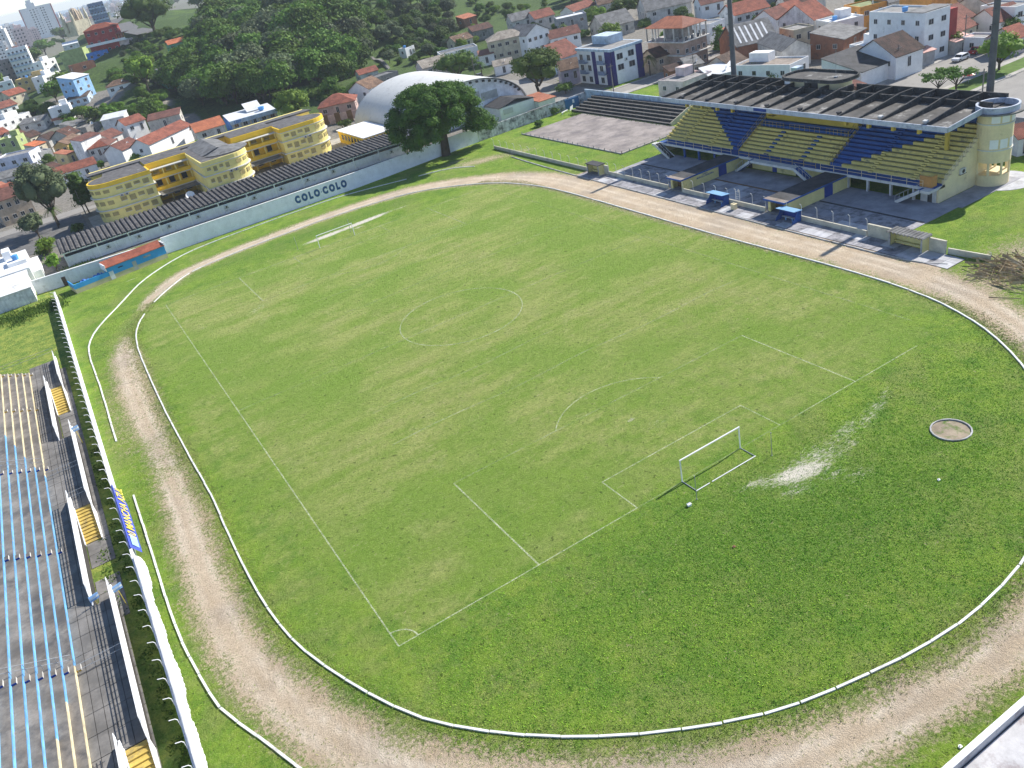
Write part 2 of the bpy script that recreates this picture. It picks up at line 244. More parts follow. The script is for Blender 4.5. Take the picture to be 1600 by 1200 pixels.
TREES=[
('huge dark green mango like tree with thick trunk in front of the gymnasium', 'shade_tree', 42.16, 139.65, -0.0, 18.8, 12.84, 'big'),
('round dense green tree behind the gymnasium arch', 'shade_tree', 89.94, 169.66, -0.0, 11.6, 9.45, 'round'),
('broad green tree between the gymnasium roof and the pink house', 'shade_tree', 92.6, 227.24, 0.0, 8.8, 8.89, 'round'),
('bright lime green tree behind the yellow school', 'shade_tree', 33.76, 232.27, 1.91, 9.4, 7.52, 'lime'),
('small round bush on the corner by the old stained wall', 'bush', 93.31, 161.32, -0.0, 2.6, 2.76, 'round'),
('compact round tree with yellowish top in front of the grey workshop', 'shade_tree', 149.32, 213.81, 0.0, 5.8, 5.33, 'lime'),
('left of the two dark conical trees near the pavilion house', 'conical_tree', 142.64, 149.87, 0.0, 7.8, 3.62, 'cone'),
('right of the two dark conical trees near the pavilion house', 'conical_tree', 161.96, 154.39, 0.0, 6.2, 3.83, 'cone'),
('dark bushy tree in front of the white bungalow', 'shade_tree', 117.27, 109.96, 0.0, 3.4, 2.67, 'round'),
('yellow green shrub beside the cabin on the grandstand roof', 'bush', 117.33, 103.63, 0.01, 2.2, 2.27, 'lime'),
('vine covered shrubs beside the white water tank', 'bush', 140.33, 129.83, 0.0, 2.8, 3.62, 'bush'),
('bright green street tree with clear trunk on the avenue median', 'shade_tree', 135.4, 58.71, 0.01, 6.4, 5.44, 'lime'),
('left one of the two flat topped small trees on the avenue median', 'shade_tree', 117.99, 60.38, 0.04, 4.0, 3.71, 'thin'),
('right one of the two flat topped small trees on the avenue median', 'shade_tree', 120.03, 57.69, 0.05, 4.2, 4.02, 'thin'),
('dark clipped round street tree at top right', 'shade_tree', 163.17, 73.79, 0.0, 3.8, 2.64, 'round'),
('green bush between parked red car and street tree', 'bush', 154.61, 74.99, 0.0, 1.8, 1.65, 'bush'),
('green leafy tree at the top right corner', 'shade_tree', 177.09, 80.48, 0.0, 5.0, 2.8, 'lime'),
('broad grey green tree at the left beside the school', 'shade_tree', -45.34, 201.39, -0.0, 15.0, 7.5, 'grey'),
('dark columnar tree left of the yellow school', 'columnar_tree', -36.92, 205.25, 0.0, 11.6, 3.8, 'column'),
('small grey green tree in front of the beige house', 'shade_tree', -50.71, 193.37, -0.0, 5.8, 3.83, 'grey'),
('young banana like plant in the yard left of the shed', 'bush', -49.47, 170.29, -0.0, 4.0, 2.44, 'lime'),
('tall light green shrub beside the corner of the shed', 'bush', -49.01, 153.43, -0.0, 3.8, 1.78, 'lime'),
('olive shrub at the white building wall', 'bush', -50.43, 173.21, -0.0, 2.0, 2.12, 'bush'),
('small shrub growing under the ribbed shed roof end', 'bush', -41.77, 186.53, -0.0, 2.0, 1.68, 'bush'),
('round tree with orange flowers at the top of the hill road', 'shade_tree', 37.36, 470.51, 26.39, 17.8, 17.0, 'round'),
('dark tree beside the red terraced house', 'shade_tree', 41.53, 1179.65, 13.9, 13.2, 14.18, 'round'),
('leafy green tree left of the church domes', 'shade_tree', 58.59, 1215.9, 14.01, 7.6, 9.74, 'round'),
('bushy tree next to the pale green house', 'shade_tree', 2.64, 909.83, 12.72, 12.8, 10.32, 'round'),
('tree between the white block and the pale green house', 'shade_tree', -14.14, 739.59, 14.72, 10.6, 8.49, 'round'),
('light green tree right of the white and blue tall house', 'shade_tree', -18.92, 414.03, 15.2, 7.6, 5.01, 'lime'),
('dark tree below the yellow ochre house', 'shade_tree', -25.65, 388.46, 13.53, 7.8, 5.41, 'round'),
('large bush below the dish house', 'shade_tree', -11.96, 327.84, 7.14, 5.0, 4.1, 'round'),
('rounded tree on the lane below the slope', 'shade_tree', -17.71, 334.13, 7.19, 5.0, 3.57, 'round'),
('light green tree on the grassy slope', 'shade_tree', 8.01, 349.34, 12.51, 12.4, 7.46, 'lime'),
('green bush at the left edge beside the brown block', 'bush', -44.3, 539.24, 15.07, 7.2, 5.44, 'lime'),
('green tree beside the long pale grey house', 'shade_tree', -0.26, 309.84, 4.45, 7.8, 3.93, 'round'),
('clump of palms and shrubs at the wall end next to the school', 'bush', -14.17, 230.74, 1.96, 3.8, 3.52, 'bush'),
('small tree behind the pink villa', 'shade_tree', 57.47, 261.86, 2.3, 6.0, 4.58, 'round'),
('small tree in the courtyard of the yellow annexe', 'shade_tree', 41.46, 208.42, 0.32, 2.0, 2.13, 'round'),
('dark leafy tree at top centre behind the conifers', 'shade_tree', 201.6, 204.08, 0.14, 7.6, 6.56, 'round'),
('wide dark tree group behind the white gabled house', 'shade_tree', 179.54, 244.45, 1.24, 6.8, 8.0, 'round'),
('second dark tree right of the wide dark group', 'shade_tree', 198.4, 245.06, 0.48, 5.4, 6.49, 'round'),
('shrub hanging over the stained white wall at the court', 'bush', 67.95, 136.63, -0.0, 1.2, 1.2, 'bush'),
('shrub at the left end of the small dark terrace', 'bush', 77.59, 143.27, -0.0, 2.0, 1.79, 'bush'),
('small dark plant on the pale roof behind the grandstand', 'bush', 128.43, 94.57, 0.0, 3.0, 1.59, 'round'),
('big green bush beside the dark gable warehouse', 'bush', 141.26, 109.42, 0.0, 4.2, 3.44, 'lime'),
('green shrub on the roof terrace of the carport house', 'bush', 148.1, 107.01, 0.0, 2.2, 2.32, 'bush')]
FOREST=[
(58.1, 310.8, 4.2, 13.0, 'round', 'hill'),
(64.5, 276.4, 2.9, 10.2, 'round', 'hill'),
(111.2, 369.8, 19.9, 11.3, 'round', 'hill'),
(86.2, 463.7, 27.2, 10.2, 'round', 'hill'),
(84.1, 450.0, 23.0, 13.3, 'grey', 'hill'),
(28.8, 351.2, 7.2, 9.7, 'grey', 'hill'),
(104.6, 363.5, 16.6, 10.1, 'round', 'hill'),
(96.9, 344.5, 14.5, 13.8, 'round', 'hill'),
(21.2, 314.1, 3.9, 10.0, 'grey', 'hill'),
(63.5, 424.3, 17.9, 9.8, 'round', 'hill'),
(62.1, 431.3, 19.8, 13.1, 'round', 'hill'),
(57.7, 315.5, 5.6, 9.3, 'vine', 'hill'),
(82.1, 323.6, 9.4, 10.6, 'grey', 'hill'),
(90.0, 445.6, 22.0, 10.3, 'round', 'hill'),
(52.6, 348.9, 12.8, 11.1, 'grey', 'hill'),
(108.9, 460.9, 27.5, 9.2, 'round', 'hill'),
(41.5, 288.2, 3.5, 10.3, 'grey', 'hill'),
(26.7, 358.8, 9.6, 13.0, 'vine', 'hill'),
(32.1, 305.4, 3.5, 11.7, 'vine', 'hill'),
(85.5, 363.6, 16.2, 13.0, 'round', 'hill'),
(49.9, 321.4, 6.8, 9.4, 'grey', 'hill'),
(74.0, 441.2, 21.4, 12.3, 'round', 'hill'),
(104.1, 367.8, 20.6, 12.7, 'round', 'hill'),
(56.1, 303.8, 3.1, 9.5, 'grey', 'hill'),
(88.1, 471.4, 29.3, 11.1, 'round', 'hill'),
(61.3, 362.8, 13.2, 12.6, 'grey', 'hill'),
(51.7, 389.9, 15.7, 13.5, 'round', 'hill'),
(82.7, 295.7, 3.7, 11.5, 'vine', 'hill'),
(46.2, 407.0, 15.5, 11.6, 'vine', 'hill'),
(21.7, 355.6, 8.9, 10.8, 'round', 'hill'),
(80.1, 328.0, 15.2, 12.5, 'vine', 'hill'),
(98.1, 357.0, 15.4, 13.9, 'vine', 'hill'),
(25.8, 331.1, 6.7, 11.4, 'vine', 'hill'),
(70.8, 437.5, 20.9, 10.4, 'vine', 'hill'),
(44.2, 339.5, 10.9, 12.7, 'grey', 'hill'),
(36.8, 318.2, 5.0, 13.3, 'grey', 'hill'),
(61.2, 343.2, 11.8, 9.8, 'vine', 'hill'),
(94.2, 327.5, 6.6, 12.5, 'grey', 'hill'),
(58.3, 320.0, 7.1, 11.1, 'vine', 'hill'),
(98.1, 379.4, 27.2, 9.8, 'grey', 'hill'),
(87.2, 382.0, 22.0, 12.8, 'round', 'hill'),
(112.3, 454.8, 24.7, 11.4, 'round', 'hill'),
(23.1, 324.7, 6.0, 9.6, 'round', 'hill'),
(69.1, 399.4, 17.5, 12.3, 'round', 'hill'),
(85.2, 389.6, 19.6, 13.5, 'round', 'hill'),
(30.4, 295.6, 3.5, 13.3, 'round', 'hill'),
(69.4, 321.3, 9.6, 13.8, 'vine', 'hill'),
(46.2, 347.1, 13.0, 13.8, 'round', 'hill'),
(42.1, 315.9, 5.0, 12.2, 'vine', 'hill'),
(57.7, 373.3, 14.3, 10.0, 'round', 'hill'),
(78.4, 366.1, 15.7, 13.5, 'round', 'hill'),
(72.1, 423.2, 17.8, 13.6, 'round', 'hill'),
(71.4, 360.2, 13.6, 13.9, 'grey', 'hill'),
(26.5, 298.8, 3.5, 10.9, 'round', 'hill'),
(82.5, 379.5, 19.1, 13.9, 'grey', 'hill'),
(225.5, 1132.1, 15.3, 13.7, 'vine', 'hill'),
(82.1, 416.1, 17.7, 11.4, 'round', 'hill'),
(213.2, 1087.6, 14.5, 9.7, 'grey', 'hill'),
(28.2, 311.8, 3.6, 12.9, 'round', 'hill'),
(44.2, 303.4, 3.8, 12.6, 'vine', 'hill'),
(41.9, 346.9, 12.8, 11.4, 'round', 'hill'),
(38.1, 340.2, 9.5, 12.1, 'round', 'hill'),
(69.0, 381.3, 17.2, 12.7, 'round', 'hill'),
(37.4, 289.9, 3.5, 13.4, 'round', 'hill'),
(52.6, 342.4, 11.8, 12.5, 'grey', 'hill'),
(51.0, 326.0, 8.0, 12.6, 'vine', 'hill'),
(234.3, 1112.8, 15.1, 12.9, 'vine', 'hill'),
(69.4, 329.4, 12.8, 10.6, 'round', 'hill'),
(74.0, 386.6, 17.5, 9.8, 'round', 'hill'),
(117.0, 456.8, 24.7, 12.6, 'round', 'hill'),
(19.2, 352.1, 7.6, 10.1, 'round', 'hill'),
(93.2, 371.9, 22.9, 10.5, 'grey', 'hill'),
(36.3, 380.1, 12.8, 11.1, 'round', 'hill'),
(91.0, 361.9, 16.2, 11.9, 'round', 'hill'),
(37.0, 279.2, 3.5, 10.9, 'round', 'hill'),
(93.2, 430.4, 18.7, 9.3, 'round', 'hill'),
(96.2, 448.2, 23.0, 10.2, 'vine', 'hill'),
(66.5, 377.3, 16.5, 9.7, 'round', 'hill'),
(112.2, 448.2, 22.2, 12.3, 'round', 'hill'),
(72.5, 368.9, 15.4, 13.2, 'grey', 'hill'),
(88.3, 369.9, 19.6, 9.6, 'grey', 'hill'),
(84.9, 458.9, 25.4, 13.2, 'vine', 'hill'),
(62.5, 326.9, 10.0, 12.7, 'grey', 'hill'),
(81.9, 361.3, 15.0, 11.1, 'vine', 'hill'),
(80.0, 304.7, 4.3, 11.1, 'grey', 'hill'),
(56.8, 343.6, 11.8, 9.6, 'round', 'hill'),
(69.4, 310.3, 4.4, 9.2, 'round', 'hill'),
(39.9, 328.5, 7.6, 10.6, 'round', 'hill'),
(65.2, 313.5, 5.3, 11.4, 'round', 'hill'),
(31.7, 375.3, 11.4, 10.5, 'round', 'hill'),
(110.2, 643.2, 25.9, 11.0, 'vine', 'hill'),
(97.1, 367.0, 19.9, 10.0, 'round', 'hill'),
(72.0, 336.9, 13.9, 13.9, 'round', 'hill'),
(63.9, 367.9, 14.1, 12.4, 'round', 'hill'),
(84.4, 469.1, 28.1, 9.4, 'grey', 'hill'),
(48.1, 313.2, 5.0, 9.2, 'grey', 'hill'),
(50.9, 332.9, 9.6, 13.4, 'round', 'hill'),
(44.1, 398.2, 15.4, 11.0, 'round', 'hill'),
(56.8, 338.8, 11.1, 10.9, 'round', 'hill'),
(100.0, 363.3, 16.9, 9.6, 'vine', 'hill'),
(58.3, 419.6, 17.0, 9.7, 'round', 'hill'),
(86.5, 429.8, 18.7, 12.5, 'vine', 'hill'),
(41.4, 323.8, 6.7, 9.0, 'vine', 'hill'),
(74.2, 307.1, 4.1, 13.8, 'round', 'hill'),
(24.0, 366.7, 9.1, 11.8, 'round', 'hill'),
(103.6, 437.4, 19.6, 13.9, 'vine', 'hill'),
(95.3, 442.2, 21.0, 12.5, 'grey', 'hill'),
(73.2, 409.0, 17.3, 11.2, 'round', 'hill'),
(45.3, 319.4, 6.0, 13.7, 'grey', 'hill'),
(85.5, 300.0, 4.2, 9.5, 'grey', 'hill'),
(35.5, 346.2, 10.0, 10.8, 'grey', 'hill'),
(60.6, 441.9, 23.0, 10.0, 'vine', 'hill'),
(61.4, 285.6, 2.9, 10.8, 'round', 'hill'),
(114.3, 374.0, 21.8, 11.5, 'vine', 'hill'),
(98.7, 461.4, 28.1, 9.8, 'round', 'hill'),
(76.4, 322.6, 11.0, 11.4, 'round', 'hill'),
(99.1, 435.5, 19.3, 10.9, 'vine', 'hill'),
(66.6, 318.1, 7.6, 11.6, 'grey', 'hill'),
(103.8, 454.6, 25.5, 9.7, 'grey', 'hill'),
(105.9, 591.6, 26.1, 9.4, 'vine', 'hill'),
(47.8, 282.4, 3.4, 13.7, 'grey', 'hill'),
(75.7, 292.9, 2.9, 13.2, 'round', 'hill'),
(95.3, 455.3, 25.6, 9.6, 'vine', 'hill'),
(93.8, 319.7, 3.8, 11.0, 'round', 'hill'),
(80.8, 356.2, 13.9, 12.8, 'round', 'hill'),
(77.4, 332.2, 15.3, 13.4, 'round', 'hill'),
(35.0, 327.3, 6.9, 13.0, 'round', 'hill'),
(116.7, 674.7, 26.2, 11.8, 'grey', 'hill'),
(62.3, 376.1, 15.7, 11.6, 'round', 'hill'),
(96.8, 374.5, 25.7, 11.4, 'round', 'hill'),
(56.9, 279.1, 3.1, 13.0, 'round', 'hill'),
(56.5, 435.6, 21.5, 9.9, 'round', 'hill'),
(99.0, 470.1, 30.0, 13.9, 'vine', 'hill'),
(70.6, 418.4, 17.3, 12.7, 'grey', 'hill'),
(67.9, 305.0, 2.9, 10.5, 'round', 'hill'),
(81.4, 463.5, 26.0, 13.5, 'round', 'hill'),
(81.6, 438.7, 20.4, 12.3, 'round', 'hill'),
(27.9, 341.6, 5.8, 13.3, 'round', 'hill'),
(105.7, 374.9, 26.5, 12.8, 'vine', 'hill'),
(49.5, 291.2, 3.4, 11.4, 'round', 'hill'),
(44.1, 275.3, 3.3, 12.2, 'round', 'hill'),
(53.7, 421.4, 17.1, 12.6, 'grey', 'hill'),
(96.3, 335.4, 10.5, 14.0, 'round', 'hill'),
(93.9, 459.3, 27.0, 10.9, 'grey', 'hill'),
(80.2, 432.1, 19.1, 12.8, 'vine', 'hill'),
(75.9, 450.5, 23.0, 10.5, 'round', 'hill'),
(79.9, 481.9, 28.6, 11.0, 'vine', 'hill'),
(44.2, 376.2, 13.1, 10.3, 'round', 'hill'),
(120.4, 611.5, 27.4, 10.5, 'grey', 'hill'),
(88.2, 322.1, 3.9, 10.4, 'grey', 'hill'),
(21.7, 320.0, 5.0, 9.4, 'grey', 'hill'),
(107.8, 447.6, 22.4, 11.6, 'vine', 'hill'),
(65.0, 439.9, 22.1, 12.9, 'round', 'hill'),
(77.5, 359.6, 14.2, 12.1, 'round', 'hill'),
(79.4, 315.2, 5.2, 11.8, 'vine', 'hill'),
(42.5, 296.5, 3.6, 9.2, 'grey', 'hill'),
(28.7, 363.3, 10.2, 12.1, 'round', 'hill'),
(64.7, 309.0, 3.6, 12.0, 'round', 'hill'),
(49.9, 385.8, 15.1, 11.7, 'round', 'hill'),
(94.8, 348.4, 14.8, 9.5, 'vine', 'hill'),
(40.9, 310.6, 4.2, 11.6, 'grey', 'hill'),
(62.4, 318.9, 7.3, 13.8, 'round', 'hill'),
(22.0, 348.6, 5.7, 10.4, 'round', 'hill'),
(75.5, 327.2, 14.2, 13.3, 'round', 'hill'),
(72.9, 289.2, 2.8, 9.4, 'vine', 'hill'),
(104.3, 443.2, 21.1, 10.0, 'round', 'hill'),
(31.9, 317.3, 4.5, 12.1, 'round', 'hill'),
(60.7, 334.8, 11.0, 10.0, 'round', 'hill'),
(126.7, 462.5, 24.2, 13.7, 'vine', 'hill'),
(70.2, 348.9, 12.6, 13.6, 'vine', 'hill'),
(139.6, 342.6, 4.8, 7.2, 'round', 'hill'),
(130.9, 339.3, 5.9, 6.2, 'grey', 'hill'),
(123.1, 303.4, 4.1, 4.2, 'vine', 'hill'),
(158.4, 374.0, 11.3, 4.7, 'vine', 'hill'),
(109.6, 331.5, 7.1, 6.6, 'grey', 'hill'),
(131.0, 379.5, 15.8, 4.3, 'vine', 'hill'),
(120.7, 338.7, 9.9, 4.9, 'round', 'hill'),
(146.1, 349.0, 7.2, 6.7, 'round', 'hill'),
(149.4, 342.1, 4.4, 4.0, 'grey', 'hill'),
(159.4, 469.3, 16.9, 7.1, 'round', 'hill'),
(165.3, 448.4, 13.5, 7.1, 'vine', 'hill'),
(153.3, 375.4, 16.1, 7.5, 'vine', 'hill'),
(162.3, 454.4, 14.5, 5.4, 'round', 'hill'),
(123.9, 368.9, 13.5, 4.1, 'round', 'hill'),
(139.2, 374.2, 15.6, 7.8, 'grey', 'hill'),
(153.6, 370.2, 11.1, 5.6, 'grey', 'hill'),
(103.8, 329.9, 5.6, 5.1, 'vine', 'hill'),
(144.2, 336.6, 2.1, 7.1, 'round', 'hill'),
(126.8, 372.5, 14.5, 5.0, 'vine', 'hill'),
(173.4, 387.7, 11.3, 7.3, 'round', 'hill'),
(141.2, 380.9, 17.0, 6.4, 'grey', 'hill'),
(112.2, 340.5, 12.7, 6.8, 'round', 'hill'),
(142.9, 330.2, 1.5, 7.5, 'grey', 'hill'),
(165.3, 468.7, 15.9, 4.2, 'vine', 'hill'),
(156.3, 354.3, 7.7, 7.9, 'grey', 'hill'),
(168.3, 383.7, 11.7, 6.1, 'round', 'hill'),
(105.5, 337.4, 11.8, 5.3, 'round', 'hill'),
(153.6, 360.7, 8.8, 6.7, 'round', 'hill'),
(119.1, 369.5, 15.0, 5.7, 'round', 'hill'),
(138.3, 360.6, 11.4, 6.0, 'vine', 'hill'),
(136.1, 349.1, 9.3, 6.6, 'vine', 'hill'),
(158.7, 457.6, 15.4, 5.3, 'round', 'hill'),
(130.5, 367.2, 12.7, 6.4, 'vine', 'hill'),
(127.4, 362.5, 11.8, 4.9, 'grey', 'hill'),
(115.9, 333.6, 8.6, 6.0, 'grey', 'hill'),
(165.0, 374.6, 9.6, 5.9, 'grey', 'hill'),
(138.2, 367.5, 13.2, 7.7, 'grey', 'hill'),
(138.5, 337.5, 2.5, 5.8, 'grey', 'hill'),
(145.4, 371.7, 15.4, 5.5, 'round', 'hill'),
(121.8, 356.0, 11.5, 6.3, 'vine', 'hill'),
(149.6, 450.8, 15.9, 6.2, 'round', 'hill'),
(107.1, 343.7, 14.9, 5.1, 'vine', 'hill'),
(117.4, 329.2, 6.4, 5.2, 'grey', 'hill'),
(148.3, 380.0, 17.5, 5.2, 'round', 'hill'),
(138.7, 355.5, 10.4, 6.3, 'grey', 'hill'),
(123.7, 334.1, 6.9, 4.0, 'round', 'hill'),
(143.3, 360.8, 10.8, 5.6, 'grey', 'hill'),
(124.0, 377.7, 17.3, 5.5, 'vine', 'hill'),
(122.4, 364.4, 12.1, 6.2, 'round', 'hill'),
(140.3, 386.0, 16.8, 5.0, 'vine', 'hill'),
(152.0, 346.0, 5.9, 5.0, 'grey', 'hill'),
(122.6, 297.1, 3.9, 7.7, 'vine', 'hill'),
(126.1, 338.5, 7.9, 6.8, 'round', 'hill'),
(131.5, 372.2, 14.1, 7.2, 'round', 'hill'),
(144.0, 377.0, 17.0, 6.0, 'grey', 'hill'),
(182.0, 360.9, 4.3, 2.4, 'bush', 'hill'),
(180.9, 366.4, 6.0, 3.5, 'bush', 'hill'),
(174.0, 359.1, 4.1, 2.5, 'bush', 'hill'),
(211.9, 353.3, 2.0, 2.6, 'lime', 'hill'),
(183.0, 356.2, 3.3, 3.8, 'lime', 'hill'),
(200.6, 335.9, 1.8, 2.9, 'lime', 'hill'),
(191.1, 356.1, 3.7, 3.9, 'bush', 'hill'),
(154.7, 327.8, 2.6, 2.2, 'lime', 'hill'),
(180.2, 322.2, 3.1, 2.8, 'lime', 'hill'),
(190.7, 349.6, 2.9, 2.3, 'lime', 'hill'),
(175.5, 328.9, 3.5, 3.8, 'bush', 'hill'),
(187.7, 367.8, 5.8, 3.0, 'bush', 'hill'),
(184.7, 379.9, 8.7, 3.8, 'bush', 'hill'),
(181.1, 375.2, 8.1, 2.5, 'lime', 'hill'),
(165.6, 310.8, 2.8, 2.3, 'lime', 'hill'),
(186.5, 314.4, 1.9, 3.8, 'bush', 'hill'),
(194.8, 343.6, 2.0, 3.2, 'lime', 'hill'),
(187.1, 359.0, 4.1, 2.3, 'lime', 'hill'),
(186.1, 334.9, 3.0, 3.7, 'lime', 'hill'),
(163.8, 332.5, 3.8, 3.5, 'bush', 'hill'),
(226.1, 308.0, 1.5, 9.0, 'round', 'town'),
(226.0, 339.6, 2.4, 6.1, 'round', 'town'),
(221.3, 284.5, 0.5, 7.2, 'round', 'town'),
(219.8, 289.3, 1.2, 7.0, 'round', 'town'),
(217.9, 341.2, 1.8, 6.7, 'round', 'town'),
(220.6, 322.1, 1.9, 6.9, 'round', 'town'),
(214.9, 304.5, 1.5, 8.0, 'round', 'town'),
(217.8, 329.6, 2.1, 9.0, 'round', 'town'),
(216.3, 279.5, -0.1, 7.8, 'round', 'town'),
(206.7, 320.6, 1.9, 7.5, 'round', 'town'),
(210.8, 286.6, 0.3, 8.5, 'round', 'town'),
(224.9, 292.5, 1.4, 7.6, 'round', 'town'),
(209.2, 309.2, 1.5, 6.6, 'round', 'town'),
(214.7, 294.1, 1.4, 7.7, 'round', 'town'),
(212.2, 328.2, 2.0, 7.8, 'round', 'town'),
(218.9, 312.1, 1.5, 8.3, 'round', 'town'),
(-12.1, 338.2, 9.1, 3.4, 'lime', 'hill'),
(6.2, 322.5, 6.3, 3.2, 'lime', 'hill'),
(13.4, 411.9, 15.9, 3.3, 'bush', 'hill'),
(6.6, 331.3, 8.3, 3.2, 'lime', 'hill'),
(6.6, 412.8, 16.6, 2.1, 'bush', 'hill'),
(-2.3, 330.8, 8.5, 2.1, 'lime', 'hill'),
(3.4, 339.8, 10.3, 4.3, 'round', 'hill'),
(3.9, 409.9, 15.7, 4.5, 'bush', 'hill'),
(1.4, 312.0, 4.2, 3.7, 'round', 'hill'),
(-26.9, 364.9, 8.6, 3.7, 'round', 'hill'),
(10.1, 333.6, 8.1, 3.5, 'bush', 'hill'),
(-19.9, 346.3, 8.4, 4.4, 'lime', 'hill'),
(2.5, 328.9, 8.0, 3.6, 'bush', 'hill'),
(-20.7, 350.2, 8.5, 3.4, 'round', 'hill'),
(11.0, 415.1, 17.0, 2.8, 'lime', 'hill'),
(1.8, 361.3, 17.1, 2.6, 'bush', 'hill'),
(1.5, 335.9, 9.7, 2.0, 'round', 'hill'),
(6.3, 327.2, 7.4, 2.2, 'lime', 'hill'),
(-17.2, 339.3, 8.1, 2.4, 'round', 'hill'),
(-25.5, 357.4, 7.8, 4.1, 'bush', 'hill'),
(12.6, 342.1, 7.9, 3.6, 'lime', 'hill'),
(-2.9, 326.6, 7.5, 2.4, 'bush', 'hill'),
(-4.0, 322.7, 6.5, 2.8, 'round', 'hill'),
(1.5, 304.7, 3.5, 2.2, 'bush', 'hill'),
(9.1, 339.4, 9.0, 2.1, 'lime', 'hill'),
(-19.9, 583.5, 17.7, 2.6, 'bush', 'hill'),
(-6.6, 333.9, 9.0, 2.9, 'lime', 'hill'),
(7.3, 359.0, 18.5, 3.5, 'lime', 'hill'),
(5.3, 355.7, 15.2, 3.8, 'bush', 'hill'),
(2.9, 321.3, 6.1, 2.1, 'bush', 'hill'),
(1.0, 324.7, 7.0, 3.7, 'round', 'hill'),
(-0.2, 319.2, 5.7, 4.2, 'bush', 'hill'),
(2.8, 315.5, 4.8, 3.6, 'lime', 'hill'),
(-26.8, 361.2, 8.3, 2.8, 'lime', 'hill'),
(-1.7, 315.0, 4.8, 3.4, 'bush', 'hill'),
(-20.5, 560.2, 17.5, 4.2, 'lime', 'hill'),
(5.0, 415.9, 17.8, 2.1, 'bush', 'hill'),
(-0.1, 364.7, 16.1, 3.5, 'lime', 'hill'),
(1.3, 400.6, 13.9, 2.9, 'lime', 'hill'),
(-8.6, 337.6, 9.6, 3.3, 'bush', 'hill'),
(-17.2, 530.0, 16.6, 2.0, 'bush', 'hill'),
(-21.2, 548.5, 17.3, 2.6, 'round', 'hill'),
(12.1, 418.9, 18.1, 2.3, 'bush', 'hill'),
(2.7, 405.7, 14.7, 4.3, 'bush', 'hill'),
(-27.1, 372.9, 9.8, 2.2, 'round', 'hill'),
(-19.3, 536.2, 16.8, 3.9, 'round', 'hill'),
(3.7, 309.1, 3.7, 4.2, 'lime', 'hill'),
(5.9, 337.2, 9.4, 2.8, 'bush', 'hill'),
(0.4, 298.4, 3.5, 2.2, 'bush', 'hill'),
(15.4, 415.8, 16.6, 4.3, 'lime', 'hill'),
(-0.2, 308.4, 3.8, 2.1, 'round', 'hill'),
(-5.7, 329.2, 7.9, 3.1, 'bush', 'hill'),
(-22.3, 353.9, 8.3, 3.7, 'round', 'hill'),
(6.5, 318.8, 5.4, 3.4, 'bush', 'hill'),
(6.7, 363.4, 19.4, 2.6, 'bush', 'hill'),
(-19.7, 564.2, 17.5, 4.2, 'round', 'hill'),
(-20.4, 568.1, 17.5, 2.2, 'round', 'hill'),
(-18.2, 343.1, 8.6, 3.7, 'lime', 'hill'),
(29.7, 1097.3, 13.1, 4.6, 'round', 'town'),
(47.7, 1271.7, 13.5, 5.8, 'round', 'town'),
(45.0, 1223.4, 13.5, 5.0, 'round', 'town'),
(27.6, 1132.2, 13.2, 5.6, 'round', 'town'),
(47.3, 1190.9, 13.4, 5.3, 'round', 'town'),
(28.0, 1145.7, 13.2, 4.2, 'round', 'town'),
(29.7, 1039.4, 13.1, 5.1, 'round', 'town'),
(18.1, 1027.5, 13.0, 6.0, 'round', 'town'),
(217.1, 197.6, -0.3, 7.7, 'round', 'town'),
(210.2, 190.6, -0.5, 7.1, 'round', 'town'),
(205.2, 180.7, -0.5, 7.5, 'round', 'town'),
(215.7, 191.8, -0.4, 7.2, 'round', 'town'),
(-31.6, 382.8, 10.7, 3.6, 'bush', 'town'),
(-36.3, 390.9, 12.4, 4.2, 'round', 'town'),
(-30.7, 378.8, 9.9, 5.0, 'round', 'town'),
(-42.5, 393.3, 11.2, 3.8, 'bush', 'town'),
(-36.2, 386.0, 10.8, 4.4, 'round', 'town'),
(-40.7, 389.4, 10.9, 4.1, 'bush', 'town'),
(-44.2, 404.1, 10.1, 3.8, 'bush', 'town'),
(182.2, 162.6, -0.5, 4.9, 'bush', 'town'),
(145.5, 177.1, -0.5, 4.9, 'lime', 'town'),
(163.7, 145.7, -0.5, 3.2, 'bush', 'town'),
(187.0, 169.3, -0.5, 3.9, 'bush', 'town'),
(139.1, 159.5, -0.5, 3.1, 'lime', 'town'),
(173.4, 199.2, -0.5, 3.9, 'round', 'town'),
(194.7, 195.6, -0.5, 4.6, 'lime', 'town'),
(193.6, 176.3, -0.5, 3.3, 'round', 'town'),
(155.7, 171.5, -0.5, 4.5, 'bush', 'town'),
(172.3, 222.7, -0.5, 3.7, 'bush', 'town'),
(157.0, 190.1, -0.5, 3.3, 'lime', 'town'),
(192.9, 185.6, -0.5, 3.1, 'round', 'town'),
(149.1, 166.8, -0.5, 3.4, 'round', 'town'),
(183.9, 177.5, -0.5, 3.2, 'round', 'town'),
(167.9, 158.3, -0.5, 4.2, 'bush', 'town'),
(182.1, 212.8, -0.5, 4.6, 'round', 'town'),
(181.6, 150.4, -0.5, 3.0, 'round', 'town'),
(154.0, 84.3, -0.5, 2.7, 'round', 'town'),
(185.5, 98.6, -0.5, 3.1, 'bush', 'town'),
(178.9, 93.5, -0.5, 4.6, 'lime', 'town'),
(169.5, 123.9, -0.5, 3.3, 'bush', 'town'),
(195.0, 127.2, -0.5, 3.1, 'lime', 'town'),
(165.5, 112.7, -0.5, 3.0, 'round', 'town'),
(164.9, 99.7, -0.5, 2.5, 'round', 'town'),
(160.6, 127.6, -0.5, 2.5, 'bush', 'town'),
(177.5, 81.5, -0.5, 3.4, 'lime', 'town'),
(189.3, 132.9, -0.5, 3.3, 'lime', 'town'),
(171.9, 89.0, -0.5, 3.2, 'lime', 'town'),
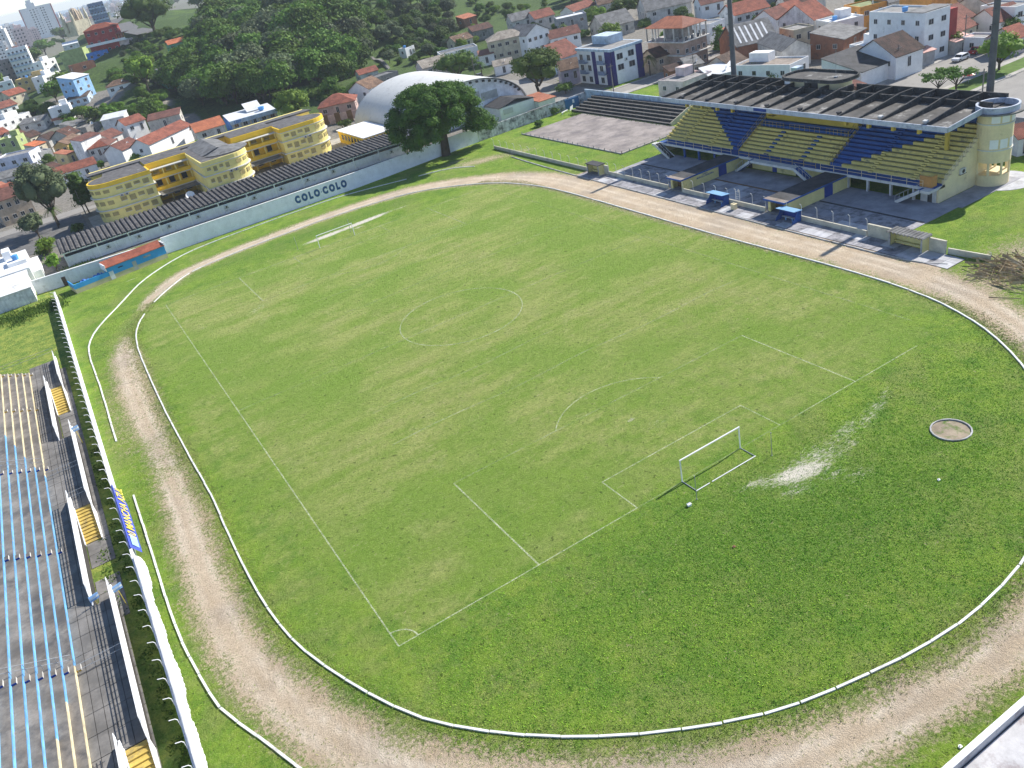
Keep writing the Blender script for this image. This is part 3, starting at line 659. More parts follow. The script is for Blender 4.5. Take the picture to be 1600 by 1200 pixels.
(196.4, 114.4, -0.5, 3.5, 'lime', 'town'),
(148.1, 80.1, -0.5, 5.0, 'lime', 'town'),
(167.1, 79.5, -0.5, 3.1, 'round', 'town'),
(174.3, 107.5, -0.5, 4.1, 'lime', 'town'),
(144.1, 89.2, -0.5, 4.9, 'round', 'town'),
(142.8, 108.6, -0.5, 3.4, 'round', 'town'),
(152.7, 123.9, -0.5, 3.9, 'bush', 'town'),
(172.2, 96.7, -0.5, 3.6, 'bush', 'town'),
(197.1, 106.3, -0.5, 4.6, 'lime', 'town'),
(181.0, 131.5, -0.5, 4.1, 'lime', 'town'),
(199.7, 138.2, -0.5, 2.6, 'round', 'town'),
(176.3, 139.1, -0.5, 3.6, 'bush', 'town'),
(133.0, 98.1, -0.5, 3.4, 'bush', 'town'),
(199.4, 145.5, -0.5, 3.8, 'lime', 'town'),
(120.6, 275.8, 1.5, 5.0, 'lime', 'town'),
(135.8, 292.2, 3.5, 4.1, 'round', 'town'),
(175.1, 240.1, 0.6, 2.8, 'lime', 'town'),
(118.7, 265.2, -0.1, 3.5, 'lime', 'town'),
(127.7, 263.8, 0.1, 3.1, 'round', 'town'),
(157.0, 261.1, 1.6, 2.9, 'round', 'town'),
(130.2, 281.7, 2.4, 3.1, 'lime', 'town'),
(184.7, 273.8, -0.5, 5.0, 'lime', 'town'),
(131.7, 236.4, 0.5, 3.1, 'lime', 'town'),
(153.4, 281.1, 2.1, 4.0, 'round', 'town'),
(166.1, 241.9, 1.0, 2.9, 'bush', 'town'),
(180.4, 261.4, 0.2, 4.8, 'lime', 'town'),
(152.6, 270.3, 1.9, 3.8, 'lime', 'town'),
(128.4, 244.6, 0.2, 3.4, 'round', 'town'),
(151.8, 248.7, 1.3, 4.3, 'bush', 'town'),
(162.3, 272.5, 1.3, 3.2, 'lime', 'town'),
(153.3, 236.4, 0.2, 3.4, 'bush', 'town'),
(139.8, 256.3, 1.1, 3.8, 'bush', 'town'),
(169.1, 250.4, 1.2, 4.7, 'lime', 'town'),
(103.3, 243.3, 0.8, 3.1, 'bush', 'town'),
(189.0, 260.9, -0.0, 4.6, 'lime', 'town'),
(132.2, 270.0, 1.3, 2.9, 'lime', 'town'),
(-6.6, 307.6, 3.9, 2.5, 'round', 'town'),
(-25.9, 292.7, 3.7, 2.8, 'bush', 'town'),
(-13.8, 303.9, 3.9, 2.9, 'bush', 'town'),
(-34.3, 338.1, 4.4, 3.9, 'bush', 'town'),
(-47.6, 291.9, 3.9, 4.0, 'round', 'town'),
(-8.6, 294.0, 3.5, 3.6, 'round', 'town'),
(-47.9, 262.5, 1.4, 3.5, 'round', 'town'),
(-15.8, 241.1, 1.5, 4.2, 'lime', 'town'),
(-47.3, 286.1, 3.5, 4.2, 'bush', 'town'),
(-26.2, 340.6, 6.2, 4.2, 'lime', 'town'),
(-44.5, 301.2, 4.0, 3.9, 'bush', 'town'),
(-23.2, 331.3, 4.2, 3.2, 'bush', 'town'),
(-40.2, 281.9, 3.1, 4.1, 'round', 'town'),
(-42.6, 342.3, 2.8, 3.1, 'round', 'town'),
(-54.3, 273.9, 2.6, 3.4, 'lime', 'town'),
(-38.1, 254.0, 0.4, 2.7, 'lime', 'town'),
(-48.2, 336.9, 2.6, 4.3, 'lime', 'town'),
(2.9, 260.6, 1.8, 2.7, 'lime', 'town'),
(-47.8, 309.4, 3.8, 4.0, 'bush', 'town'),
(-5.1, 288.0, 3.4, 4.3, 'round', 'town'),
(1.1, 236.6, 1.5, 3.2, 'lime', 'town'),
(-46.6, 318.4, 3.3, 2.5, 'bush', 'town'),
(-31.9, 285.8, 3.3, 4.4, 'lime', 'town'),
(-46.3, 380.5, 7.4, 3.1, 'lime', 'town'),
(-26.8, 256.0, 1.5, 2.7, 'round', 'town'),
(-42.8, 375.3, 6.7, 4.2, 'bush', 'town'),
(-51.0, 355.2, 4.9, 3.1, 'lime', 'town'),
(-17.6, 249.6, 1.5, 3.0, 'bush', 'town'),
(-48.9, 272.2, 2.3, 4.4, 'bush', 'town'),
(-26.6, 283.8, 3.1, 3.0, 'bush', 'town'),
(109.9, 326.3, 4.2, 2.6, 'bush', 'hill'),
(127.8, 304.4, 4.1, 2.2, 'bush', 'hill'),
(117.1, 314.8, 3.8, 4.3, 'vine', 'hill'),
(104.6, 283.8, 2.3, 3.2, 'round', 'hill'),
(125.5, 284.5, 2.7, 4.4, 'vine', 'hill'),
(106.3, 309.4, 3.0, 4.1, 'round', 'hill'),
(105.1, 288.4, 3.0, 2.4, 'bush', 'hill'),
(109.0, 283.0, 2.4, 4.9, 'grey', 'hill'),
(125.8, 279.8, 2.1, 4.4, 'bush', 'hill'),
(94.8, 292.4, 3.5, 4.4, 'grey', 'hill'),
(124.2, 292.5, 3.6, 4.7, 'bush', 'hill'),
(97.2, 287.5, 2.7, 2.6, 'vine', 'hill'),
(125.7, 300.1, 4.0, 3.9, 'grey', 'hill'),
(112.9, 287.1, 2.9, 2.5, 'bush', 'hill'),
(113.2, 291.8, 3.5, 4.6, 'bush', 'hill'),
(100.7, 281.7, 2.0, 3.0, 'round', 'hill'),
(125.1, 321.5, 4.0, 4.8, 'round', 'hill'),
(115.9, 299.6, 3.9, 2.9, 'bush', 'hill'),
(110.7, 313.6, 3.0, 2.1, 'vine', 'hill'),
(122.4, 307.6, 4.1, 4.3, 'grey', 'hill'),
(111.3, 277.9, 1.9, 4.5, 'vine', 'hill'),
(106.2, 296.5, 3.8, 4.8, 'vine', 'hill'),
(123.1, 329.8, 5.6, 3.1, 'bush', 'hill'),
(105.3, 300.6, 3.7, 2.4, 'round', 'hill'),
(118.9, 325.0, 5.1, 4.4, 'vine', 'hill'),
(114.1, 308.2, 3.6, 4.3, 'bush', 'hill'),
(114.9, 325.8, 4.9, 3.0, 'bush', 'hill'),
(101.9, 334.3, 9.2, 3.4, 'grey', 'hill'),
(104.6, 322.3, 2.7, 3.5, 'vine', 'hill'),
(118.7, 294.5, 3.8, 3.3, 'vine', 'hill'),
(111.1, 303.3, 3.7, 2.3, 'vine', 'hill'),
(110.1, 298.3, 3.8, 3.1, 'grey', 'hill'),
(117.3, 320.6, 4.2, 3.5, 'vine', 'hill'),
(129.8, 335.1, 4.2, 4.2, 'round', 'hill'),
(111.8, 318.0, 3.1, 4.9, 'round', 'hill'),
(119.0, 285.8, 2.8, 3.9, 'grey', 'hill'),
(120.8, 317.5, 4.2, 2.0, 'grey', 'hill'),
(117.6, 310.5, 3.9, 3.5, 'grey', 'hill'),
(57.1, 262.4, 1.9, 4.3, 'bush', 'hill'),
(63.4, 253.2, 1.3, 4.1, 'bush', 'hill'),
(59.8, 248.7, 0.6, 4.1, 'round', 'hill'),
(66.4, 261.6, 2.1, 3.1, 'bush', 'hill'),
(55.0, 272.5, 2.9, 4.1, 'round', 'hill'),
(53.0, 268.4, 2.5, 3.6, 'bush', 'hill'),
(52.8, 258.5, 1.2, 3.2, 'bush', 'hill'),
(50.9, 272.2, 2.9, 4.2, 'bush', 'hill'),
(58.1, 253.0, 1.0, 3.2, 'bush', 'hill'),
(51.6, 264.3, 2.0, 3.3, 'round', 'hill'),
(60.9, 259.3, 1.7, 3.0, 'bush', 'hill'),
(48.3, 268.5, 2.6, 3.2, 'round', 'hill'),
(37.0, 454.1, 24.0, 4.9, 'round', 'hill'),
(50.5, 440.8, 23.2, 3.9, 'bush', 'hill'),
(18.8, 429.6, 19.2, 3.8, 'lime', 'hill'),
(28.6, 450.8, 22.3, 3.1, 'lime', 'hill'),
(41.0, 388.8, 14.8, 2.7, 'lime', 'hill'),
(50.6, 424.3, 17.5, 2.5, 'lime', 'hill'),
(55.1, 442.1, 23.4, 4.1, 'round', 'hill'),
(48.9, 446.3, 24.1, 4.0, 'bush', 'hill'),
(23.0, 428.5, 18.3, 2.4, 'bush', 'hill'),
(27.6, 432.6, 18.7, 4.8, 'round', 'hill'),
(25.8, 380.4, 11.6, 2.6, 'round', 'hill'),
(29.4, 469.6, 25.9, 2.2, 'round', 'hill'),
(43.0, 403.0, 15.5, 4.4, 'bush', 'hill'),
(20.1, 419.2, 16.7, 3.1, 'lime', 'hill'),
(28.3, 461.3, 23.9, 2.2, 'bush', 'hill'),
(25.3, 443.9, 20.6, 2.6, 'round', 'hill'),
(35.6, 458.0, 24.1, 3.6, 'round', 'hill'),
(33.4, 439.4, 20.8, 2.1, 'round', 'hill'),
(16.9, 391.6, 13.5, 2.9, 'round', 'hill'),
(52.2, 437.4, 22.2, 3.3, 'round', 'hill'),
(27.8, 422.7, 16.6, 3.2, 'round', 'hill'),
(47.7, 419.5, 16.4, 2.4, 'round', 'hill'),
(21.2, 413.5, 15.7, 4.6, 'lime', 'hill'),
(24.0, 448.6, 21.2, 4.2, 'round', 'hill'),
(17.2, 408.6, 15.3, 2.9, 'round', 'hill'),
(41.5, 448.2, 24.0, 4.4, 'bush', 'hill'),
(43.0, 464.3, 24.5, 4.4, 'round', 'hill'),
(41.4, 392.5, 15.2, 2.8, 'round', 'hill'),
(27.1, 440.5, 20.2, 3.2, 'lime', 'hill'),
(26.7, 416.8, 15.8, 2.2, 'bush', 'hill'),
(34.5, 465.5, 24.9, 3.1, 'round', 'hill'),
(53.3, 433.4, 20.7, 2.2, 'lime', 'hill'),
(40.9, 384.6, 14.1, 3.4, 'lime', 'hill'),
(46.1, 454.2, 24.5, 3.6, 'bush', 'hill'),
(20.7, 455.9, 21.9, 3.0, 'grey', 'hill'),
(17.7, 459.7, 22.1, 1.7, 'bush', 'hill'),
(13.6, 356.2, 13.6, 2.9, 'bush', 'hill'),
(25.9, 454.6, 22.5, 1.8, 'grey', 'hill'),
(17.0, 404.5, 14.9, 2.0, 'grey', 'hill'),
(9.8, 345.6, 10.0, 2.2, 'bush', 'hill'),
(31.7, 436.0, 19.6, 2.8, 'grey', 'hill'),
(22.9, 471.4, 25.7, 2.0, 'grey', 'hill'),
(30.6, 453.6, 23.1, 2.5, 'bush', 'hill'),
(31.1, 465.9, 25.0, 1.7, 'bush', 'hill'),
(9.6, 351.1, 12.5, 1.8, 'grey', 'hill'),
(6.0, 350.6, 12.5, 1.6, 'bush', 'hill'),
(25.8, 427.0, 17.7, 3.1, 'bush', 'hill'),
(9.6, 411.3, 16.0, 1.7, 'grey', 'hill'),
(9.9, 355.4, 15.4, 2.7, 'bush', 'hill'),
(5.4, 343.3, 10.8, 1.5, 'bush', 'hill'),
(23.1, 435.0, 19.3, 1.8, 'grey', 'hill'),
(29.9, 446.3, 21.8, 2.6, 'bush', 'hill'),
(18.8, 464.7, 23.4, 2.3, 'grey', 'hill'),
(19.1, 452.3, 21.1, 3.2, 'bush', 'hill'),
(3.1, 345.3, 11.4, 1.9, 'bush', 'hill'),
(24.4, 464.1, 24.1, 1.6, 'grey', 'hill'),
(20.3, 399.1, 14.8, 2.6, 'bush', 'hill'),
(17.5, 432.7, 19.9, 1.6, 'bush', 'hill'),
(24.5, 376.3, 10.5, 2.5, 'grey', 'hill'),
(30.7, 430.3, 18.2, 2.0, 'bush', 'hill'),
(21.1, 445.9, 20.6, 3.2, 'grey', 'hill'),
(11.9, 426.0, 20.0, 2.1, 'bush', 'hill'),
(18.1, 423.1, 18.0, 1.6, 'bush', 'hill'),
(26.7, 466.9, 25.0, 2.1, 'grey', 'hill'),
(23.7, 468.0, 25.0, 1.7, 'grey', 'hill'),
(20.7, 425.9, 18.2, 2.5, 'bush', 'hill'),
(12.3, 422.4, 19.1, 1.8, 'bush', 'hill'),
(16.5, 418.7, 17.2, 2.3, 'bush', 'hill'),
(24.6, 424.0, 17.2, 2.6, 'bush', 'hill'),
(14.8, 445.0, 20.6, 3.2, 'grey', 'hill'),
(26.6, 413.8, 15.6, 2.5, 'bush', 'hill'),
(21.4, 438.3, 19.9, 1.8, 'bush', 'hill'),
(10.5, 358.6, 17.3, 2.1, 'bush', 'hill'),
(3.5, 358.5, 16.6, 2.6, 'bush', 'hill'),
(320.4, 1916.7, 11.3, 9.6, 'round', 'hill'),
(285.6, 1711.0, 11.7, 7.8, 'grey', 'hill'),
(345.3, 2723.8, 6.3, 8.7, 'grey', 'hill'),
(325.3, 1816.3, 11.1, 7.8, 'grey', 'hill'),
(402.5, 2828.5, 6.3, 8.8, 'grey', 'hill'),
(252.4, 1756.8, 11.0, 6.2, 'grey', 'hill'),
(274.3, 1850.9, 10.7, 9.1, 'grey', 'hill'),
(214.0, 1374.8, 16.5, 8.3, 'round', 'hill'),
(106.7, 676.7, 27.3, 9.1, 'round', 'hill'),
(436.1, 3258.3, 6.7, 7.7, 'grey', 'hill'),
(230.7, 1222.0, 17.5, 6.7, 'round', 'hill'),
(203.1, 1329.6, 16.3, 7.6, 'round', 'hill'),
(484.5, 3447.6, 7.4, 9.2, 'round', 'hill'),
(251.9, 1926.9, 10.5, 8.6, 'round', 'hill')]
FARCITY=[
(43.2, 3100.6, 5.3),
(-6.2, 2044.7, 6.0),
(8.4, 1937.4, 6.1),
(52.0, 3017.7, 5.1),
(38.4, 2926.7, 5.0),
(30.0, 2250.8, 7.5),
(26.0, 2191.1, 6.9),
(30.7, 3272.1, 6.0),
(-4.3, 1442.5, 13.9),
(11.0, 2282.5, 7.7),
(6.5, 1572.7, 11.9),
(0.9, 1937.0, 6.1),
(10.7, 3019.4, 5.1),
(32.4, 2361.2, 8.1),
(22.2, 3272.3, 6.0),
(49.5, 3261.5, 5.9),
(25.5, 2812.0, 5.0),
(30.0, 2151.2, 6.6),
(28.9, 2055.4, 6.0),
(11.7, 2339.1, 7.9),
(-5.9, 2191.0, 6.8),
(18.3, 3117.2, 5.3),
(0.9, 2172.3, 6.7),
(-4.9, 1921.5, 6.1),
(-9.6, 2136.3, 6.4),
(22.1, 3645.7, 7.7),
(39.7, 2935.6, 5.0),
(8.7, 2023.6, 6.0),
(2.8, 2776.0, 5.0),
(26.5, 3369.2, 6.5),
(6.9, 1631.2, 11.5),
(19.4, 2684.1, 5.3),
(2.8, 2352.4, 8.0),
(-10.4, 2227.0, 7.2),
(-9.6, 1619.8, 11.4),
(8.8, 1593.3, 11.8),
(10.7, 3207.1, 5.7),
(24.3, 2136.6, 6.4),
(-5.4, 1951.2, 6.0),
(15.1, 3174.1, 5.5),
(1.1, 2007.4, 6.0),
(-12.9, 1432.9, 13.8),
(9.2, 2162.8, 6.6),
(11.8, 2168.4, 6.7),
(-3.1, 2201.2, 6.9),
(12.0, 2075.6, 6.1),
(34.7, 2642.2, 5.6),
(0.2, 1619.7, 11.5),
(13.7, 2088.0, 6.1),
(27.5, 2117.3, 6.3),
(-5.5, 1438.8, 13.9),
(-15.2, 2028.3, 6.0),
(31.2, 2321.4, 8.0),
(-12.5, 1625.6, 11.3),
(14.0, 2090.2, 6.1),
(9.4, 2894.8, 5.0),
(6.1, 2052.9, 6.0),
(13.7, 2297.4, 7.8),
(4.6, 2263.4, 7.5),
(5.4, 1625.1, 11.5),
(32.5, 2893.5, 5.0),
(5.0, 1995.6, 6.0),
(26.3, 2230.2, 7.3),
(-10.5, 1935.0, 6.1),
(-6.0, 2299.8, 7.7),
(22.2, 2248.4, 7.4),
(7.9, 2257.0, 7.5),
(40.1, 2790.4, 5.0),
(23.6, 2977.7, 5.0),
(-1.1, 2117.2, 6.3),
(589.7, 4817.6, 9.1),
(254.0, 2403.5, 9.2),
(377.0, 4211.5, 8.8),
(626.7, 5113.9, 9.1),
(312.8, 4087.6, 8.7),
(387.1, 4531.5, 9.0),
(460.1, 3742.8, 8.4),
(159.7, 2096.6, 7.9),
(248.0, 2702.8, 6.1),
(546.5, 4720.4, 9.1),
(304.1, 3885.5, 8.4),
(641.8, 5137.7, 9.1),
(309.2, 3184.6, 6.4),
(245.4, 2282.5, 9.8),
(388.6, 3359.9, 7.3),
(144.2, 2313.1, 8.7),
(205.2, 2402.7, 8.9),
(209.8, 2023.3, 9.7),
(329.9, 4633.2, 9.0),
(374.2, 3582.9, 7.9),
(550.9, 5458.0, 9.1),
(449.9, 5106.3, 9.1),
(179.9, 2150.4, 8.7),
(411.5, 3515.2, 7.8),
(217.0, 3266.5, 6.3),
(326.6, 2789.1, 6.2),
(151.8, 2185.2, 8.3),
(235.2, 3150.0, 5.9),
(160.9, 2294.0, 8.8),
(228.2, 2180.7, 9.9),
(367.1, 3987.1, 8.6),
(185.3, 2092.3, 8.7),
(181.0, 3183.3, 5.8),
(468.2, 3690.6, 8.3),
(295.0, 3064.7, 5.9),
(440.7, 4556.0, 9.0),
(158.4, 2363.6, 8.8),
(110.5, 2042.1, 6.5),
(357.6, 3212.1, 6.7),
(201.5, 2355.2, 9.1),
(654.3, 5723.6, 9.1),
(598.2, 5968.9, 9.1),
(349.7, 3333.7, 7.1),
(174.9, 2337.7, 8.9),
(280.7, 4094.0, 8.7),
(376.8, 3750.9, 8.3),
(442.1, 4683.5, 9.0),
(232.4, 3643.1, 7.8),
(221.2, 3216.7, 6.1),
(237.9, 3365.6, 6.8),
(408.0, 3571.0, 8.0),
(208.6, 3191.4, 6.0),
(244.3, 2961.9, 5.5),
(297.1, 3121.6, 6.1),
(452.1, 3868.9, 8.6),
(213.9, 2317.7, 9.4),
(307.7, 3998.6, 8.6),
(208.2, 3428.3, 7.0),
(217.6, 2062.1, 9.9),
(350.7, 4787.2, 9.1),
(386.9, 3503.3, 7.7),
(257.9, 2760.1, 5.8),
(303.4, 3351.0, 7.0),
(194.5, 2291.9, 9.2),
(236.4, 3234.9, 6.2),
(143.5, 2035.0, 7.2),
(204.2, 2714.7, 5.7),
(454.3, 4915.4, 9.1),
(312.4, 3260.5, 6.7),
(305.3, 2760.6, 6.2),
(214.5, 2919.5, 5.3),
(348.8, 4175.6, 8.8),
(328.9, 3182.5, 6.4),
(464.5, 4884.9, 9.1),
(366.9, 3754.1, 8.3),
(339.3, 3524.0, 7.7),
(235.4, 3392.4, 6.9),
(371.9, 4355.9, 8.9),
(272.3, 3584.0, 7.7),
(249.5, 3437.7, 7.2),
(304.6, 3396.1, 7.1),
(188.0, 2670.6, 5.9),
(300.1, 2630.3, 7.2),
(384.3, 3266.1, 7.0),
(157.1, 2404.6, 8.6),
(188.5, 3159.0, 5.8),
(379.2, 3644.1, 8.1),
(196.5, 3240.5, 6.1),
(135.4, 2021.8, 6.9),
(384.1, 3927.0, 8.6),
(620.0, 5501.3, 9.1),
(453.4, 5018.3, 9.1),
(165.3, 2709.8, 5.5),
(234.3, 3646.7, 7.9),
(216.9, 2297.1, 9.4),
(209.8, 3558.3, 7.5),
(544.5, 4621.9, 9.1),
(408.4, 3702.9, 8.2),
(234.0, 2271.5, 9.7),
(319.1, 3309.5, 6.9),
(357.6, 3334.1, 7.1),
(338.3, 4089.4, 8.7),
(192.7, 2128.6, 9.0),
(432.4, 3547.5, 8.0),
(394.7, 3396.2, 7.4),
(182.4, 3165.4, 5.8),
(647.9, 5375.7, 9.1),
(572.0, 5982.5, 9.1),
(146.7, 2382.8, 8.6),
(279.8, 3603.6, 7.8),
(-33.6, 1019.0, 13.1),
(-4.6, 1216.9, 13.7),
(-5.5, 1050.5, 13.3),
(-37.4, 957.8, 12.7),
(16.7, 1244.2, 13.9),
(-31.7, 909.2, 12.4),
(-30.4, 1002.4, 13.0),
(-29.6, 921.9, 12.5),
(9.9, 1291.8, 13.8),
(-33.4, 1007.5, 13.0),
(-12.2, 1199.8, 13.6),
(-1.8, 1162.0, 13.6),
(-10.9, 1262.0, 13.7),
(-21.0, 1134.2, 13.4),
(-1.6, 1146.4, 13.5),
(2.3, 1244.3, 13.8),
(-9.9, 1089.3, 13.4),
(-25.4, 967.9, 12.9),
(-13.9, 1016.1, 13.2),
(4.0, 1222.9, 13.8),
(3.9, 1154.0, 13.6),
(-32.3, 1012.0, 13.0),
(-6.2, 1133.2, 13.5),
(8.5, 1296.2, 13.8),
(-35.3, 919.5, 12.5),
(534.1, 3607.1, 8.3),
(482.6, 3593.9, 8.2),
(496.1, 3480.0, 8.0),
(555.8, 4036.3, 8.8),
(455.1, 3270.6, 7.3),
(532.1, 3783.9, 8.5),
(582.0, 4010.3, 8.8),
(553.6, 3758.6, 8.5)]
ROADHILL=[
(38.8, 660.0, 30.9),
(49.4, 684.8, 33.0),
(180.7, 1641.9, 12.7),
(45.8, 653.4, 30.2),
(38.5, 563.0, 28.0),
(35.3, 477.7, 27.8),
(44.6, 473.8, 26.3),
(53.4, 466.8, 25.0),
(65.9, 462.1, 24.8)]
PALMPOS=[
('palm tree above the red terraced house', 39.5, 654.3, 29.9, 9),
('palm between the grey green tree and the shed', -45.6, 198.2, -0.0, 5),
('small palm below the long white red tiled house', -12.1, 248.8, 2.0, 4),
('palm in the garden between the cream colonial and arcaded houses', 144.3, 235.8, 0.9, 6),
('dark yucca palm at the street corner beside the gymnasium', 98.8, 221.3, 0.0, 5),
('pale dry palm beside the beige cottage', 115.1, 149.5, -0.0, 5)]
CHURCH=(12.8, 586.1, 34.2)
STEPS=[(90.8, 285.8, 3.0), (103.4, 339.8, 14.0)]

# ------------------------------------------------------------------ materials
MATS = {}
def nodes(name):
    m = bpy.data.materials.new(name); m.use_nodes = True
    t = m.node_tree; b = t.nodes['Principled BSDF']; b.inputs['Specular IOR Level'].default_value = .25
    return m, t, b
def N(t, typ, **kw):
    n = t.nodes.new(typ)
    for k, v in kw.items():
        if k.startswith('i_'):
            key = k[2:]; n.inputs[int(key) if key.isdigit() else key.replace('_', ' ')].default_value = v
        else: setattr(n, k, v)
    return n
def rgba(c): return (c[0], c[1], c[2], 1)
def mixc(t, fac, a, b, mode='MIX'):
    n = t.nodes.new('ShaderNodeMix'); n.data_type = 'RGBA'; n.blend_type = mode
    for sock, v in ((n.inputs[0], fac), (n.inputs[6], a), (n.inputs[7], b)):
        if hasattr(v, 'is_output'): t.links.new(v, sock)
        elif isinstance(v, (int, float)): sock.default_value = v
        else: sock.default_value = rgba(v)
    return n.outputs[2]
def ramp(t, src, a, b, lo=0., hi=1.):
    n = t.nodes.new('ShaderNodeMapRange'); n.inputs[1].default_value = a; n.inputs[2].default_value = b
    n.inputs[3].default_value = lo; n.inputs[4].default_value = hi; t.links.new(src, n.inputs[0]); return n.outputs[0]
def mth(t, op, a, b=None, clamp=False):
    n = t.nodes.new('ShaderNodeMath'); n.operation = op; n.use_clamp = clamp
    for i, v in enumerate((a, b)):
        if v is None: continue
        if hasattr(v, 'is_output'): t.links.new(v, n.inputs[i])
        else: n.inputs[i].default_value = v
    return n.outputs[0]
def pos(t, sx=1, sy=1, sz=1):
    g = t.nodes.new('ShaderNodeNewGeometry'); m = t.nodes.new('ShaderNodeMapping')
    m.inputs['Scale'].default_value = (sx, sy, sz); t.links.new(g.outputs['Position'], m.inputs[0]); return m.outputs[0]
def noise(t, vec, scale, detail=4, rough=.6, out=0):
    n = N(t, 'ShaderNodeTexNoise'); n.inputs['Scale'].default_value = scale; n.inputs['Detail'].default_value = detail
    n.inputs['Roughness'].default_value = rough; t.links.new(vec, n.inputs['Vector']); return n.outputs[out]
def bump(t, b, h, strength=.3, dist=.05):
    n = N(t, 'ShaderNodeBump'); n.inputs['Strength'].default_value = strength; n.inputs['Distance'].default_value = dist
    t.links.new(h, n.inputs['Height']); t.links.new(n.outputs[0], b.inputs['Normal'])
def mat(name, col, rough=.85, var=.25, scale=.6, stain=None, st_amt=.4, st_scale=.5, bmp=.15, streak=0, fine=.15, metal=0):
    """painted or bare surface: broad mottling, fine grain, optional weather stains and vertical rain streaks"""
    if name in MATS: return MATS[name]
    m, t, b = nodes(name)
    p = pos(t); c = mixc(t, 0, col, col)
    dark = tuple(k*(1-var) for k in col); light = tuple(min(1, k*(1+var*.5)) for k in col)
    n1 = noise(t, p, scale, 5, .65); c = mixc(t, ramp(t, n1, .35, .65), dark, light)
    n2 = noise(t, p, 6, 3, .7)
    if fine: c = mixc(t, ramp(t, n2, .3, .75, 0, fine), c, tuple(k*.35 for k in col))
    if stain:
        n3 = noise(t, p, st_scale, 8, .72); c = mixc(t, ramp(t, n3, .62-.3*st_amt, .78-.3*st_amt), c, stain)
    if streak:
        n4 = noise(t, pos(t, 3, 3, .12), 1.0, 4, .7); c = mixc(t, ramp(t, n4, .5, .75, 0, streak), c, stain or (.08, .08, .08))
    t.links.new(c, b.inputs['Base Color']); b.inputs['Roughness'].default_value = rough; b.inputs['Metallic'].default_value = metal
    if bmp: bump(t, b, n2, bmp, .03)
    MATS[name] = m; return m
K = (.07, .07, .065)
mat('white', (.86, .86, .85), stain=(.55, .53, .5), st_amt=.08, streak=.12, var=.1)
mat('whitepaint', (.82, .82, .82), .6, .08, fine=.05)
mat('lilacwhite', (.62, .64, .74), stain=(.4, .4, .42), st_amt=.15, streak=.2)
mat('greywhite', (.64, .62, .58), stain=(.25, .23, .21), st_amt=.25, streak=.3)
mat('whitestain', (.8, .8, .79), stain=(.3, .3, .3), st_amt=.25, streak=.5)
mat('greybeige', (.52, .49, .44), stain=(.2, .19, .17), st_amt=.3, streak=.4)
mat('greywall', (.33, .34, .36), stain=(.15, .15, .15), st_amt=.3, streak=.3)
mat('cream', (.6, .54, .4), stain=(.3, .26, .2), st_amt=.2, streak=.25)
mat('beige', (.5, .4, .3), stain=(.2, .16, .12), st_amt=.3, streak=.3)
mat('ochre', (.6, .43, .18), stain=(.25, .18, .1), st_amt=.2, streak=.25)
mat('yellowpale', (.65, .55, .28), stain=(.25, .2, .1), st_amt=.2, streak=.2)
mat('lime', (.4, .48, .2), stain=(.2, .22, .12), st_amt=.25, streak=.2)
mat('green', (.16, .45, .26), stain=(.1, .2, .14), st_amt=.2, streak=.2)
mat('skyblue', (.3, .52, .78), stain=(.3, .35, .4), st_amt=.2, streak=.25)
mat('paleblue', (.52, .63, .74), stain=(.25, .27, .3), st_amt=.3, streak=.4)
mat('blueb', (.08, .25, .65), streak=.15)
mat('bluegrey', (.2, .26, .38), streak=.2)
mat('lilac', (.5, .44, .52), stain=(.3, .27, .3), st_amt=.2, streak=.2)
mat('pinkwall', (.5, .36, .32), streak=.2)
mat('pinkpale', (.68, .56, .54), stain=(.4, .35, .33), st_amt=.2, streak=.2)
mat('redwall', (.4, .07, .06), streak=.2)
mat('orangewall', (.7, .33, .08), streak=.15)
mat('brick', (.33, .15, .09), stain=(.15, .1, .08), st_amt=.35)
mat('brickwhite', (.42, .3, .24), stain=(.2, .15, .12), st_amt=.3, streak=.3)
mat('brownwhite', (.45, .38, .35), streak=.2)
mat('collegewall', (.45, .52, .6), stain=(.2, .3, .45), st_amt=.3)
mat('concretewall', (.28, .27, .26), stain=(.12, .12, .11), st_amt=.4, streak=.5)
mat('concrete', (.3, .29, .28), stain=(.1, .1, .1), st_amt=.4)
mat('concretebrown', (.3, .25, .21), stain=(.15, .13, .11), st_amt=.4)
mat('moss', (.24, .28, .12), stain=(.15, .15, .1), st_amt=.4)
mat('whitesheet', (.72, .73, .74), .5, .12, stain=(.45, .44, .42), st_amt=.25)
mat('fibre', (.2, .2, .2), stain=(.09, .09, .09), st_amt=.5, var=.3)
mat('dark', (.07, .07, .075), stain=(.035, .035, .035), st_amt=.4, var=.35)
mat('pinkroof', (.55, .3, .26), .6)
mat('glass', (.03, .035, .045), .15, .2, fine=0, bmp=0)
mat('frame', (.6, .6, .58), .6, .1)
mat('blacksteel', (.05, .05, .055), .5)
mat('steel', (.4, .41, .42), .45, .15, metal=.3)
mat('bluetank', (.1, .33, .7), .45, .1)
